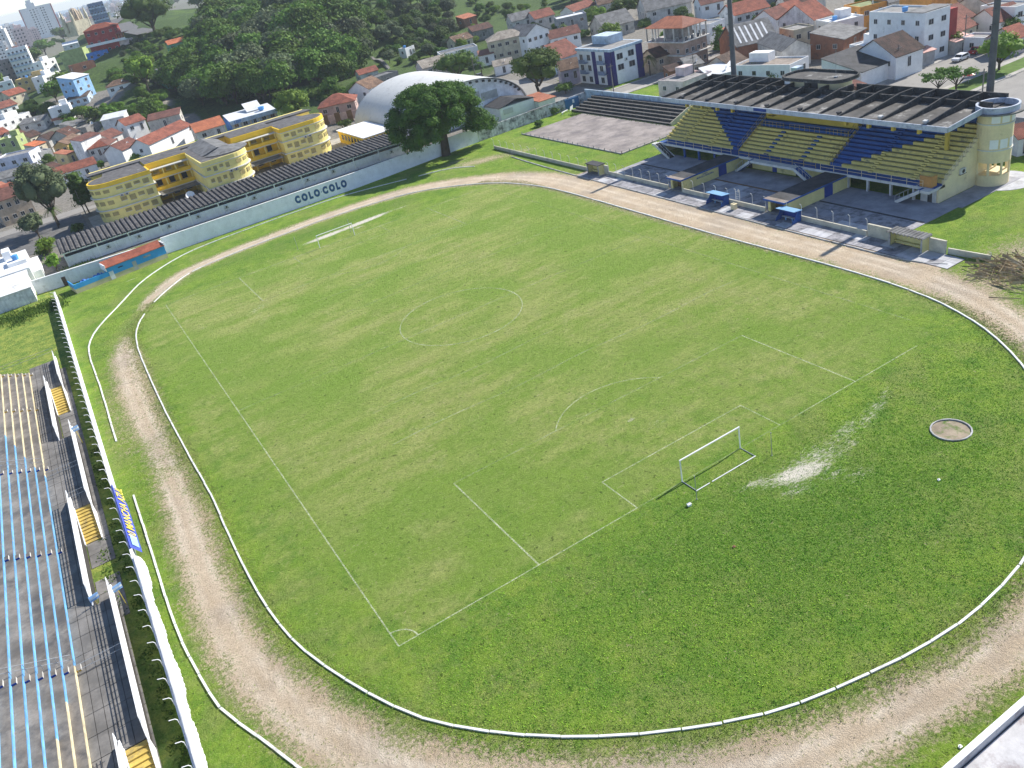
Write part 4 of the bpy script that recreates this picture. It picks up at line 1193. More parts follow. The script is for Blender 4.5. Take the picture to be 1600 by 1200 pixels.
def tilemat(name, col, dark):
    m, t, b = nodes(name); tc = N(t, 'ShaderNodeTexCoord'); mp = N(t, 'ShaderNodeMapping'); t.links.new(tc.outputs['Object'], mp.inputs[0])
    p = pos(t)
    n = noise(t, p, .5, 7, .8); c = mixc(t, ramp(t, n, .42, .58), col, dark)
    n2 = noise(t, p, 5, 2, .8); c = mixc(t, ramp(t, n2, .45, .75, 0, .5), c, tuple(k*.45 for k in col))
    n3 = noise(t, p, 3, 3, .6); c = mixc(t, ramp(t, n3, .6, .8, 0, .45), c, tuple(min(1, k*1.7+.05) for k in col))
    wv = N(t, 'ShaderNodeTexWave'); wv.wave_type = 'BANDS'; wv.bands_direction = 'X'; wv.inputs['Scale'].default_value = 1.3; wv.inputs['Distortion'].default_value = .3
    t.links.new(mp.outputs[0], wv.inputs[0]); c = mixc(t, ramp(t, wv.outputs['Fac'], 0, .5, .35, 0), c, tuple(k*.4 for k in dark))
    oi = N(t, 'ShaderNodeObjectInfo'); hs = N(t, 'ShaderNodeHueSaturation'); t.links.new(c, hs.inputs['Color']); t.links.new(ramp(t, oi.outputs['Random'], 0, 1, .6, 1.2), hs.inputs['Value']); t.links.new(ramp(t, oi.outputs['Random'], 0, 1, .8, 1.05), hs.inputs['Saturation']); c = hs.outputs[0]
    t.links.new(c, b.inputs['Base Color']); b.inputs['Roughness'].default_value = .9; bump(t, b, wv.outputs['Fac'], .8, .08); MATS[name] = m
tilemat('tilered', (.36, .12, .075), (.19, .065, .045))
tilemat('orange', (.58, .2, .1), (.38, .13, .07))
tilemat('tiledark', (.15, .075, .055), (.06, .04, .035))
tilemat('tilebrown', (.25, .16, .11), (.11, .07, .05))
tilemat('tilepale', (.42, .37, .31), (.22, .19, .16))
MATS['asphalt'] = mat('asphalt', (.16, .155, .15), stain=(.09, .09, .09), st_amt=.4)
# ------------------------------------------------------------------ mesh helpers
class MB:
    def __init__(s): s.v = []; s.f = []; s.mi = []; s.cur = 0
    def face(s, pts, m=None):
        n = len(s.v); s.v += [tuple(p) for p in pts]; s.f.append(tuple(range(n, n+len(pts)))); s.mi.append(s.cur if m is None else m)
    def box(s, x0, x1, y0, y1, z0, z1, m=None):
        n = len(s.v); s.v += [(x, y, z) for z in (z0, z1) for y in (y0, y1) for x in (x0, x1)]
        for q in ((0, 2, 3, 1), (4, 5, 7, 6), (0, 1, 5, 4), (2, 6, 7, 3), (0, 4, 6, 2), (1, 3, 7, 5)):
            s.f.append(tuple(n+i for i in q)); s.mi.append(s.cur if m is None else m)
        return s
    def prism(s, poly, axis, a, b, m=None):
        """extrude a 2D polygon along axis (0,1,2) from a to b"""
        def mk(p, k):
            q = list(p); q.insert(axis, k); return tuple(q)
        n = len(s.v); L = len(poly); s.v += [mk(p, a) for p in poly]+[mk(p, b) for p in poly]
        mm = s.cur if m is None else m
        s.f.append(tuple(range(n+L-1, n-1, -1))); s.f.append(tuple(range(n+L, n+2*L))); s.mi += [mm, mm]
        for i in range(L): s.f.append((n+i, n+(i+1) % L, n+L+(i+1) % L, n+L+i)); s.mi.append(mm)
        return s
    def tube(s, pts, r, n=6, m=None, taper=None):
        pts = [Vector(p) for p in pts]; base = len(s.v); mm = s.cur if m is None else m
        for i, p in enumerate(pts):
            d = (pts[min(i+1, len(pts)-1)]-pts[max(i-1, 0)]).normalized()
            u = d.orthogonal().normalized() if i == 0 else (u-d*u.dot(d)).normalized()
            vv = d.cross(u); rr = r if taper is None else r+(taper-r)*i/(len(pts)-1)
            for k in range(n):
                a = 2*math.pi*k/n; s.v.append(tuple(p+u*(rr*math.cos(a))+vv*(rr*math.sin(a))))
        for i in range(len(pts)-1):
            for k in range(n):
                s.f.append((base+i*n+k, base+i*n+(k+1) % n, base+(i+1)*n+(k+1) % n, base+(i+1)*n+k)); s.mi.append(mm)
        s.f.append(tuple(base+k for k in range(n-1, -1, -1))); s.f.append(tuple(base+(len(pts)-1)*n+k for k in range(n))); s.mi += [mm, mm]
        return s
    def cyl(s, x, y, z0, z1, r, n=24, r2=None, m=None): return s.tube([(x, y, z0), (x, y, z1)], r, n, m, taper=r if r2 is None else r2)
    def mesh(s, name, mats, off=None, smooth=False):
        me = bpy.data.meshes.new(name)
        v = s.v if off is None else [(a-off[0], b-off[1], c-off[2]) for a, b, c in s.v]
        me.from_pydata(v, [], s.f)
        for k in mats: me.materials.append(MATS[k] if isinstance(k, str) else k)
        if len(mats) > 1: me.polygons.foreach_set('material_index', s.mi)
        if smooth: me.polygons.foreach_set('use_smooth', [True]*len(s.f))
        me.update(); return me
def tag(o, label=None, cat=None, group=None, kind=None):
    for k, v in (('label', label), ('category', cat), ('group', group), ('kind', kind)):
        if v: o[k] = v
    return o
def new(name, me, parent=None):
    o = bpy.data.objects.new(name, me); COL.objects.link(o)
    if parent is not None: o.parent = parent
    return o
def thing(name, label, cat, loc=(0, 0, 0), rot=0, group=None):
    o = new(name, None); o.location = loc; o.rotation_euler = (0, 0, rot); o.empty_display_size = .5; return tag(o, label, cat, group)
def part(name, mb, mats, parent, label=None, smooth=False, world=True):
    """world=True: the mesh was written in world coordinates and is moved into the parent's frame"""
    off = None
    if world and parent is not None:
        q = parent; o = Vector((0, 0, 0))
        while q is not None: o += q.location; q = q.parent
        off = o
    o = new(name, mb.mesh(name, mats if isinstance(mats, (list, tuple)) else [mats], off, smooth), parent)
    return tag(o, label)
def share(name, me, parent, loc, rot=0, scale=None, label=None):
    o = new(name, me, parent); o.location = loc; o.rotation_euler = (0, 0, rot)
    if scale: o.scale = scale
    return tag(o, label)
def copy_tree(o, parent=None):
    c = o.copy(); COL.objects.link(c); c.parent = parent
    for ch in list(o.children): copy_tree(ch, c)
    return c
def structure(name, me, label=None): return tag(new(name, me), label, None, None, 'structure')
def boxmesh(name, sx, sy, sz, m):
    b = MB(); b.box(-sx/2, sx/2, -sy/2, sy/2, 0, sz); return b.mesh(name, [m])
def text_part(name, s, size, mtl, parent, mw, ext=.02, bold=.0, spacing=1.0):
    c = bpy.data.curves.new(name, 'FONT'); c.body = s; c.size = size; c.extrude = ext; c.offset = bold; c.align_x = 'CENTER'; c.align_y = 'CENTER'; c.space_character = spacing
    c.resolution_u = 3
    o = bpy.data.objects.new(name, c); COL.objects.link(o)
    dg = bpy.context.evaluated_depsgraph_get(); me = bpy.data.meshes.new_from_object(o.evaluated_get(dg)); bpy.data.objects.remove(o); bpy.data.curves.remove(c)
    me.materials.clear(); me.materials.append(MATS[mtl]); o = new(name, me, parent); o.matrix_local = mw; return o
def frame_matrix(loc, xdir, ydir):
    x = Vector(xdir).normalized(); y = Vector(ydir).normalized(); z = x.cross(y)
    return Matrix(((x.x, y.x, z.x, loc[0]), (x.y, y.y, z.y, loc[1]), (x.z, y.z, z.z, loc[2]), (0, 0, 0, 1)))
# ------------------------------------------------------------------ terrain
CPA = np.array(CONTROL)
def terr(x, y):
    x = np.asarray(x, float); y = np.asarray(y, float); shp = x.shape; x = x.ravel(); y = y.ravel()
    d2 = (x[:, None]-CPA[None, :, 0])**2+(y[:, None]-CPA[None, :, 1])**2+4
    w_ = 1/d2**1.6; z = (w_*CPA[None, :, 2]).sum(1)/w_.sum(1)
    ex = np.maximum(abs(x-20)-85, 0); ey = np.maximum(abs(y-70)-132, 0); s = np.minimum(1, np.hypot(ex, ey)/25); s = s*s*(3-2*s); z = z*np.minimum(1, np.maximum(z, 0)/1.5)**3
    return (z*s).reshape(shp)
def T1(x, y): return float(terr([x], [y])[0])
def grid_mesh(name, X, Y, Z, m, attrs=None):
    ny, nx = X.shape; v = np.stack([X, Y, Z], -1).reshape(-1, 3)
    i = np.arange(ny*nx).reshape(ny, nx); q = np.stack([i[:-1, :-1], i[:-1, 1:], i[1:, 1:], i[1:, :-1]], -1).reshape(-1, 4)
    me = bpy.data.meshes.new(name); me.vertices.add(len(v)); me.vertices.foreach_set('co', v.ravel().astype(np.float32))
    me.loops.add(len(q)*4); me.loops.foreach_set('vertex_index', q.ravel().astype(np.int32))
    me.polygons.add(len(q)); me.polygons.foreach_set('loop_start', np.arange(0, len(q)*4, 4, dtype=np.int32))
    me.polygons.foreach_set('use_smooth', np.ones(len(q), bool))
    me.materials.append(m); me.update(calc_edges=True)
    for k, a in (attrs or {}).items():
        at = me.attributes.new(k, 'FLOAT', 'POINT'); at.data.foreach_set('value', a.ravel().astype(np.float32))
    return me
def ground_material():
    m, t, b = nodes('terrain'); p = pos(t)
    at = N(t, 'ShaderNodeAttribute', attribute_name='veg').outputs['Fac']
    n = noise(t, p, .05, 6, .7); n2 = noise(t, p, .8, 5, .7); n3 = noise(t, p, 3, 4, .7)
    soil = mixc(t, ramp(t, n2, .35, .65), (.15, .14, .12), (.27, .25, .22))
    veg = mixc(t, ramp(t, n2, .35, .65), (.035, .065, .018), (.085, .14, .03)); veg = mixc(t, ramp(t, n, .54, .66, 0, .7), veg, (.12, .19, .03))
    veg = mixc(t, ramp(t, n3, .5, .7), veg, (.025, .04, .012))
    f = mth(t, 'ADD', at, ramp(t, n2, 0, 1, -.35, .35)); c = mixc(t, ramp(t, f, .42, .58), soil, veg)
    t.links.new(c, b.inputs['Base Color']); b.inputs['Roughness'].default_value = 1; bump(t, b, n3, .8, .3); return m
ang = np.linspace(0, 2*math.pi, 361); rad = np.concatenate([[0], np.geomspace(15, 2900, 150), [3000, 3100]])
A_, R_ = np.meshgrid(ang, rad); X = CAM.x+R_*np.sin(A_); Y = CAM.y+R_*np.cos(A_)
Z = terr(X, Y)-.06; Z = np.where(R_ > 2950, -6, Z); jit = np.sin(X*.05)*np.cos(Y*.043)*.6; far = np.clip((np.hypot(X-20, Y-70)-190)/60, 0, 1); Z = Z+jit*far*np.clip(Z/3, 0, 1)
gx = np.gradient(Z, axis=0)/np.maximum(np.gradient(R_, axis=0), .01)
hill = np.exp(-((X-75)/95)**2-((Y-300)/75)**2)*1.4+np.clip(abs(gx)*2.2, 0, 1)
hill = np.where(X < 15, np.clip(abs(gx)*3, 0, 1), hill)
hill = np.where(np.hypot(X-60, Y-600) < 220, .9, hill)
hill = np.maximum(hill, np.exp(-((X-150)/60)**2-((Y-320)/60)**2)*1.3); hill = np.maximum(hill, .75*((Y > 290) & (X > 60) & (R_ < 900))); hill = np.maximum(hill, .32*((X > 88) & (R_ < 500)))
far = np.clip((R_-700)/300, 0, .45); hill = np.maximum(hill, far)
hill = np.where((abs(X-10) < 60) & (Y > 140) & (Y < 215), .15, hill)
structure('terrain', grid_mesh('terrain', X, Y, Z, ground_material(), {'veg': hill}))
def sea():
    m, t, b = nodes('sea'); b.inputs['Base Color'].default_value = (.02, .09, .14, 1); b.inputs['Roughness'].default_value = .25
    bump(t, b, noise(t, pos(t), .1, 5, .7), .3, 1); MATS['sea'] = m
    mb = MB(); mb.face([(-12000, -12000, -1.2), (12000, -12000, -1.2), (12000, 12000, -1.2), (-12000, 12000, -1.2)]); return mb.mesh('sea', ['sea'])
structure('sea', sea())
# ------------------------------------------------------------------ stadium ground: grass, dirt track, sand patches
INNER = [(-26.3, 119.2), (-16.5, 121.5), (-6.8, 122.3), (5.1, 122.6), (17.7, 121.0), (26, 117.6), (33, 110.8), (37.8, 103), (40.4, 92.5), (41, 81.3), (40.9, 61), (40.8, 45), (41, 32.1), (41.2, 21.3), (41, 12.9), (40.2, 6.1), (38.8, 1), (36.3, -4.6), (32.3, -10.4), (27, -15.8), (21, -20.2), (14.5, -23.4), (7.5, -25.6), (.6, -26.3), (-5.2, -25.9), (-9.9, -25), (-14.2, -23.9), (-17.2, -22.8), (-20.3, -21.2), (-24.1, -18.9), (-27.6, -16.3), (-30.3, -13.9), (-33.6, -10.3), (-36.1, -6.7), (-38.3, -1.7), (-40.2, 3.8), (-41.3, 9.3), (-41.8, 16), (-41.8, 26.5), (-41.6, 35), (-41.8, 45), (-42, 62.1), (-41.7, 84), (-41.1, 93.5), (-39.8, 100), (-37, 106.5), (-33, 112.6)]
def catmull(P, closed=True, step=.5):
    P = [Vector((*p, 0)) for p in P]; n = len(P); out = []
    for i in range(n if closed else n-1):
        g = (lambda k: P[k % n]) if closed else (lambda k: P[min(max(k, 0), n-1)])
        a, b_, c, d = g(i-1), g(i), g(i+1), g(i+2); L = max(2, int((c-b_).length/step))
        for k in range(L):
            s = k/L; out.append(.5*((2*b_)+(c-a)*s+(2*a-5*b_+4*c-d)*s*s+(3*b_-a-3*c+d)*s**3))
    if not closed: out.append(P[-1])
    return [(q.x, q.y) for q in out]
IC = catmull(INNER)
def poly_dist(X, Y, P):
    best = np.full(X.shape, 1e9)
    A = np.array(P); B = np.roll(A, -1, 0)
    inside = np.zeros(X.shape, bool)
    for (x0, y0), (x1, y1) in zip(A, B):
        dx, dy = x1-x0, y1-y0; L = dx*dx+dy*dy+1e-9
        tt = np.clip(((X-x0)*dx+(Y-y0)*dy)/L, 0, 1); best = np.minimum(best, (X-x0-tt*dx)**2+(Y-y0-tt*dy)**2)
        cr = ((y0 > Y) != (y1 > Y)); xx = (x1-x0)*(Y-y0)/(y1-y0+1e-12)+x0; inside ^= cr & (X < xx)
    return np.sqrt(best)*np.where(inside, -1, 1)
gs = .6
X, Y = np.meshgrid(np.arange(-110, 112.1, gs), np.arange(-60, 153, gs))
IC2 = IC[::4]
D = poly_dist(X, Y, IC2)
th = np.degrees(np.arctan2(Y-48, X))
tk = [(-180, .8, 4.4), (-165, 1.3, 5.2), (-150, 1.6, 5.6), (-135, 1.7, 6.2), (-118, 1.8, 7.2), (-106, 1.7, 6.8), (-97, 1.6, 5.2), (-80, 1.5, 4.9), (-65, 1.4, 5.0), (-52, 1.0, 5.4), (-38, .6, 7.0), (-20, .1, 6.8), (0, -.4, 7.4), (35, -.4, 7.4), (48, -.3, 7.4), (58, -.2, 6), (70, -.4, 5), (85, -.3, 4), (100, -.3, 3.5), (114, -.3, 3.4), (119, .3, 2.9), (124, 1.4, 1.5), (130, 1.6, 1.6), (134, .6, 2.8), (140, .2, 4.2), (150, .3, 4.8), (165, .5, 4.8), (180, .8, 4.4)]
ta = np.interp(th, [q[0] for q in tk], [q[1] for q in tk]); tb = np.interp(th, [q[0] for q in tk], [q[2] for q in tk])
mid = (ta+tb)/2; hw = (tb-ta)/2
dirt = np.clip(.5+(hw-abs(D-mid))/3.4, 0, 1)*np.interp(th, [-180, -172, -160, 150, 165, 172, 180], [.72, .8, 1, 1, .85, .7, .72])
dirt = np.where(hw < .3, dirt*.4, dirt)
def blob(cx, cy, rx, ry, a=0):
    ca, sa = math.cos(a), math.sin(a); u = (X-cx)*ca+(Y-cy)*sa; v = -(X-cx)*sa+(Y-cy)*ca; return np.exp(-(u/rx)**2-(v/ry)**2)
for q in ((44, 125, 8, 3.0, -.3, .62), (40, 131, 4, 1.4, 0, .5), (52, 122, 5, 2.5, -.5, .5), (57, 5, 6, 4, 0, .55), (46, 4, 5, 5, 0, .6), (86, 12, 9, 3, .3, .45), (75, 8, 8, 2, .2, .35), (-48, 64, 2, 14, 0, .3), (-46, 80, 1.5, 10, 0, .25)):
    dirt = np.maximum(dirt, blob(*q[:5])*q[5])
dirt = np.where((abs(X-49.6) < 2.1) & (Y > 10) & (Y < 92), 1, dirt)
sand = np.zeros_like(X)
for q in ((4.6, -6.6, 4.4, 1.5, -.25, .95), (1, -5, 2.6, .9, -.2, .7), (6.6, -9, 2.2, .8, 0, .62), (10.6, -7, 3, .8, .1, .62), (15, -5.6, 4, .8, .2, .58), (20.5, -3.4, 2, .5, .2, .62), (2.5, -8.2, 3, 1.2, -.2, .58), (12.5, -5.2, 5, 1.6, .2, .58), (8, -10.5, 3, 1.2, 0, .55), (17.5, -4.6, 4, 1.2, .2, .56), (7, -6.4, 6, 2.8, .1, .62), (-.4, 12.2, 1.1, .6, .3, .68), (0, 111.2, 6, 1.3, .05, 1.1), (8, 111.7, 8, 1.3, .08, 1.1), (6, 109.3, 2, .8, 0, .7), (17, 112, 4, .8, .1, .6), (-22, 86, 4.5, 2, .5, .48), (-31, 87, 3, 1, .4, .42), (0, 44, 5, 1.5, .3, .35), (1, 9.5, 3, 2, 0, .42), (-28.5, 108.3, 4, .5, .1, .5), (0, 101.5, 3, 1, .1, .42), (-36.5, 128.5, 2.5, .35, .1, .75), (12, 34, 2.5, 1, 0, .38), (-13, 77, 3, 1.2, .2, .35), (-19, 16.6, 1.5, .4, 0, .45)):
    sand = np.maximum(sand, blob(*q[:5])*q[5])
inp = np.clip((34.2-abs(X))/1.2, 0, 1)*np.clip((Y+.2)/1.5, 0, 1)*np.clip((105.5-Y)/1.5, 0, 1)      # mown pitch: drier, paler
edge = np.clip((41-abs(X))/2, 0, 1)*np.clip((Y-1)/6, 0, 1)*np.clip((112-Y)/8, 0, 1)*.75
dry = np.maximum(inp, edge*np.where(X > 30, 1.0, .75))
dry = dry*np.clip(.55+Y/120, 0, 1)
lush = blob(0, -13, 19, 9, -.05)*.95+blob(-14, -5, 12, 4, 0)*.4+blob(0, 116, 30, 4, 0)*.8+blob(62, 90, 20, 18)*.2
rut = np.exp(-((D-mid-1.0)/.45)**2)+np.exp(-((D-mid+.7)/.4)**2)
wild = np.where((X < -51.5), 1., 0.)
SKIP = None
def field_material():
    m, t, b = nodes('field'); p = pos(t)
    at = lambda k: N(t, 'ShaderNodeAttribute', attribute_name=k).outputs['Fac']
    big = noise(t, p, .05, 5, .6); medn = noise(t, p, .2, 7, .72); streak = noise(t, pos(t, .08, .3, 1), 1, 6, .65); clump = noise(t, p, 1.3, 5, .75); fine = noise(t, p, 3.4, 5, .85); vfine = noise(t, p, 9, 3, .85); patch = noise(t, p, .5, 7, .75)
    lush1 = mixc(t, ramp(t, medn, .4, .6), (0.099, 0.231, 0.0211), (0.205, 0.343, 0.0343))
    lush1 = mixc(t, ramp(t, patch, .5, .64, 0, .7), lush1, (0.29, 0.396, 0.0462)); lush1 = mixc(t, ramp(t, noise(t, p, .13, 5, .7), .5, .6, 0, .45), lush1, (0.264, 0.29, 0.0924))
    dry1 = mixc(t, ramp(t, streak, .4, .6), (0.198, 0.31, 0.0475), (0.33, 0.376, 0.112))
    dry1 = mixc(t, ramp(t, medn, .47, .6, 0, .4), dry1, (0.31, 0.31, 0.125)); dry1 = mixc(t, ramp(t, noise(t, p, .33, 6, .8), .52, .64, 0, .5), dry1, (0.409, 0.396, 0.185))
    dry1 = mixc(t, ramp(t, big, .46, .57, 0, .75), dry1, (0.158, 0.297, 0.0317))
    f = mth(t, 'ADD', at('dry'), ramp(t, patch, .35, .65, -.35, .35)); c = mixc(t, ramp(t, f, .15, .8), lush1, dry1)
    c = mixc(t, mth(t, 'MULTIPLY', at('lush'), ramp(t, medn, .38, .55, .3, .8)), c, (0.066, 0.178, 0.0238))
    wl = mixc(t, ramp(t, patch, .42, .6), (0.132, 0.251, 0.0396), (0.356, 0.409, 0.0792)); c = mixc(t, at('wild'), c, wl)
    # blades: dark gaps and pale tips
    c = mixc(t, ramp(t, clump, .47, .64, 0, .34), c, (0.066, 0.132, 0.0158)); c = mixc(t, ramp(t, fine, .48, .64, 0, .48), c, (0.0396, 0.0858, 0.0132)); c = mixc(t, ramp(t, vfine, .5, .66, 0, .4), c, (0.475, 0.528, 0.172))
    dots = noise(t, p, 1.7, 2, .5); c = mixc(t, ramp(t, dots, .66, .7, 0, .55), c, (0.0462, 0.066, 0.0158))
    # bare sand showing through the turf
    sn = mth(t, 'ADD', at('sand'), ramp(t, noise(t, pos(t, .7, 1.6, 1), 1.8, 8, .9), .3, .7, -.55, .4)); c = mixc(t, ramp(t, sn, .42, .72), c, (.66, .62, .52))
    # dirt track
    d1 = mixc(t, ramp(t, noise(t, p, .3, 6, .7), .35, .65), (.54, .42, .29), (.7, .57, .42)); d1 = mixc(t, ramp(t, fine, .45, .8, 0, .3), d1, (.22, .17, .12))
    d1 = mixc(t, ramp(t, noise(t, p, .12, 3, .5), .5, .65, 0, .4), d1, (.36, .31, .27))
    d1 = mixc(t, mth(t, 'MULTIPLY', at('rut'), ramp(t, noise(t, p, .25, 4, .7), .4, .6, .2, .8)), d1, (.8, .7, .57))
    tuft = noise(t, p, 1.1, 7, .85)
    speck = noise(t, p, 2.6, 6, .9)
    dn = mth(t, 'ADD', mth(t, 'ADD', at('dirt'), ramp(t, speck, .38, .62, .42, -.42)), ramp(t, noise(t, p, .3, 5, .75), .35, .65, .22, -.26)); dm = ramp(t, dn, .46, .58)
    straw = mixc(t, ramp(t, vfine, .4, .6), (.13, .17, .05), (.42, .38, .22)); c = mixc(t, ramp(t, mth(t, 'ADD', at('dirt'), ramp(t, clump, .4, .6, .2, -.2)), .12, .5, 0, .8), c, straw); c = mixc(t, dm, c, d1)
    hsv = N(t, 'ShaderNodeHueSaturation'); hsv.inputs['Hue'].default_value = .496; hsv.inputs['Saturation'].default_value = .99; hsv.inputs['Value'].default_value = 1.07; t.links.new(c, hsv.inputs['Color']); c = mixc(t, dm, hsv.outputs[0], c)
    t.links.new(c, b.inputs['Base Color']); b.inputs['Roughness'].default_value = 1; b.inputs['Specular IOR Level'].default_value = .1
    h = mth(t, 'ADD', mth(t, 'ADD', mth(t, 'MULTIPLY', fine, 1.2), vfine), mth(t, 'MULTIPLY', clump, 1.5)); bump(t, b, h, 1.0, .2); return m
keep = grid_mesh('grass_field', X, Y, np.sin(X*.21)*np.cos(Y*.17)*.0, field_material(), {'dirt': dirt, 'sand': sand, 'dry': dry, 'lush': np.clip(lush, 0, 1), 'wild': wild, 'rut': rut})
field = structure('grass_field', keep, 'sunlit grass field with dirt running track around the football pitch')
# pitch markings, worn white lime, each its own strip 8 mm above the turf
def line_material():
    m, t, b = nodes('lime_line'); p = pos(t); n = noise(t, p, .5, 6, .8); n2 = noise(t, p, 5, 3, .8)
    al = mth(t, 'MULTIPLY', ramp(t, n, .38, .6, .25, .78), ramp(t, n2, .38, .6, .3, 1))
    t.links.new(al, b.inputs['Alpha']); b.inputs['Base Color'].default_value = (.6, .65, .44, 1); b.inputs['Roughness'].default_value = 1; MATS['lime_line'] = m
    m2 = m.copy(); MATS['lime_faint'] = m2
    for n_ in m2.node_tree.nodes:
        if n_.type == 'MAP_RANGE' and abs(n_.inputs[4].default_value-.78) < 1e-3: n_.inputs[3].default_value = .06; n_.inputs[4].default_value = .5
line_material()
def marking(pts, wd=.11, m='lime_line', z=.008, label=None):
    mb = MB(); P = [Vector((*q, z)) for q in pts]
    L, Rr = [], []
    for i, q in enumerate(P):
        d = (P[min(i+1, len(P)-1)]-P[max(i-1, 0)]).normalized(); n = Vector((-d.y, d.x, 0))*wd/2; L.append(q+n); Rr.append(q-n)
    for i in range(len(P)-1): mb.face([Rr[i], Rr[i+1], L[i+1], L[i]])
    return part('pitch_line', mb, m, field, label)
def seg(a, b, n=1): return [(a[0]+(b[0]-a[0])*k/n, a[1]+(b[1]-a[1])*k/n) for k in range(n+1)]
PL = 105.3; PW = 34.
marking(seg((-PW, 0), (-PW, PL)), .13); marking(seg((PW+.4, 4), (PW+.4, PL)), .11, 'lime_faint')
marking(seg((-PW, 0), (-9.16, 0)), .12, z=.012); marking(seg((-9.16, 0), (12, 0)), .09, 'lime_faint', .012); marking(seg((12, 0), (30, 0)), .11, z=.012); marking(seg((-PW, PL), (34, PL)), .14, 'lime_line', .012)
marking(seg((-PW+.1, PL/2), (PW+.2, PL/2)), .13, 'lime_faint', .012)
for sgn, y0 in ((1, 0), (-1, PL)):
    f_ = 'lime_line' if sgn > 0 else 'lime_line'
    marking(seg((-20.16, y0), (-20.16, y0+16.5*sgn)), .16); marking(seg((20.16, y0), (20.16, y0+16.5*sgn)), .14)
    marking(seg((-20.16, y0+16.5*sgn), (20.16, y0+16.5*sgn)), .11, 'lime_faint' if sgn > 0 else 'lime_line', .012)
    marking(seg((-9.16, y0), (-9.16, y0+5.5*sgn)), .12); marking(seg((9.16, y0), (9.16, y0+5.5*sgn)), .12)
    marking(seg((-9.16, y0+5.5*sgn), (9.16, y0+5.5*sgn)), .11, z=.012)
    a0 = math.asin(5.5/9.15); arc = [(9.15*math.cos(a), y0+sgn*(11+9.15*math.sin(a))) for a in np.linspace(a0, math.pi-a0, 25)]; marking(arc, .11, z=.016)
marking([(9.15*math.cos(a), PL/2+9.15*math.sin(a)) for a in np.linspace(0, 2*math.pi, 73)], .14, z=.016)
marking([(-PW+1.8*math.cos(a), 1.8*math.sin(a)) for a in np.linspace(0, math.pi/2, 9)], .13, z=.016)
for yy, x0, x1 in ((28.5, -22, 31), (37, -21, 6), (70, -12, 30), (79, -14, 14), (88, 0, 30)): marking([(x, yy+.25*math.sin(x*.3)) for x in np.linspace(x0, x1, 20)], .14, 'lime_faint', .004)
# ------------------------------------------------------------------ kerbs of the running track: stones one by one
def kerb_run(root, P, L=2.6, wd=.22, h=.16, skip=lambda x, y: False, mtl='kerb', name='kerb_stone', gap=.05):
    acc = 0; a = P[0]; me = {}
    pts = [P[0]]; d = 0
    for q in P[1:]:
        s = math.dist(pts[-1], q)
        if s >= L: pts.append(q)
    for a, b_ in zip(pts, pts[1:]):
        if skip(*a): continue
        l = round(math.dist(a, b_)-gap-rnd.choice((0, 0, 0, .05, .12)), 1)
        k = (l, wd, h)
        if k not in me: me[k] = boxmesh(name, l, wd, h+.05, mtl)
        o = share(name, me[k], root, ((a[0]+b_[0])/2+rnd.uniform(-.02, .02)-root.location.x, (a[1]+b_[1])/2+rnd.uniform(-.02, .02)-root.location.y, -.05-root.location.z+rnd.uniform(-.03, .01)), math.atan2(b_[1]-a[1], b_[0]-a[0])+rnd.uniform(-.008, .008))
mat('kerb', (.74, .74, .72), .7, .15, stain=(.35, .33, .28), st_amt=.18)
mat('kerbgrey', (.42, .42, .42), .8, .25, stain=(.16, .15, .13), st_amt=.4)
r = thing('track_kerb', 'white painted stone kerb on the inner edge of the dirt track', 'kerb', (0, 48, 0))
kerb_run(r, IC+[IC[0]], 2.4, .18, .13, skip=lambda x, y: (-39 < x < -34.5 and 104 < y < 110.5 and rnd.random() < .35))
OUT1 = catmull([(-38.5, -22), (-41.5, -13.5), (-44.5, -5.7), (-46.8, .5), (-48.1, 4), (-48.9, 10.5), (-49.3, 17.4), (-49.2, 28.9), (-49.1, 45)], False)
OUT2 = catmull([(-49, 58.6), (-48.7, 77.5), (-48.6, 95.6), (-47.2, 103), (-45, 108.1), (-40.6, 115.6), (-35.5, 124.2), (-29.2, 130.4), (-22.8, 133.9), (-12, 135.4), (3.9, 136), (14, 135.3), (27.6, 131), (36.7, 127.5), (41.6, 121)], False)
r = thing('track_kerb', 'white outer kerb line bent beside the white cloth wall on the left', 'kerb', (-48, 20, 0)); kerb_run(r, OUT1, 2.2, .2, .14)
r = thing('track_kerb', 'white outer kerb line curving past the blue hut and long lettered wall', 'kerb', (-40, 110, 0)); kerb_run(r, OUT2, 2.6, .2, .14, skip=lambda x, y: rnd.random() < .03)
OUT3 = catmull([(49.3, 119.5), (48.6, 108), (48.1, 92), (47.9, 78), (47.7, 53), (47.5, 32), (47.5, 18), (48.2, 12), (50.5, 8)], False)
r = thing('track_kerb', 'grey outer kerb along the paved strip before the grandstand', 'kerb', (48, 60, 0)); kerb_run(r, OUT3, 2.6, .22, .15, mtl='kerbgrey')
# shot put circle
mat('earth', (.33, .27, .2), 1, .35, stain=(.09, .15, .03), st_amt=.45, st_scale=.9)
r = thing('throwing_circle', 'round kerbed throwing circle with bare earth in the grass', 'throwing circle', (18.75, -11.9, 0))
me = boxmesh('rim_stone', .60, .13, .16, 'kerbgrey')
for k in range(18): a = 2*math.pi*(k+.5)/18; share('rim_stone', me, r, (1.72*math.cos(a), 1.72*math.sin(a), -.03), a+math.pi/2)
mb = MB(); mb.cyl(0, 0, -.05, .02, 1.66, 32); part('earth_bed', mb, 'earth', r, world=False)
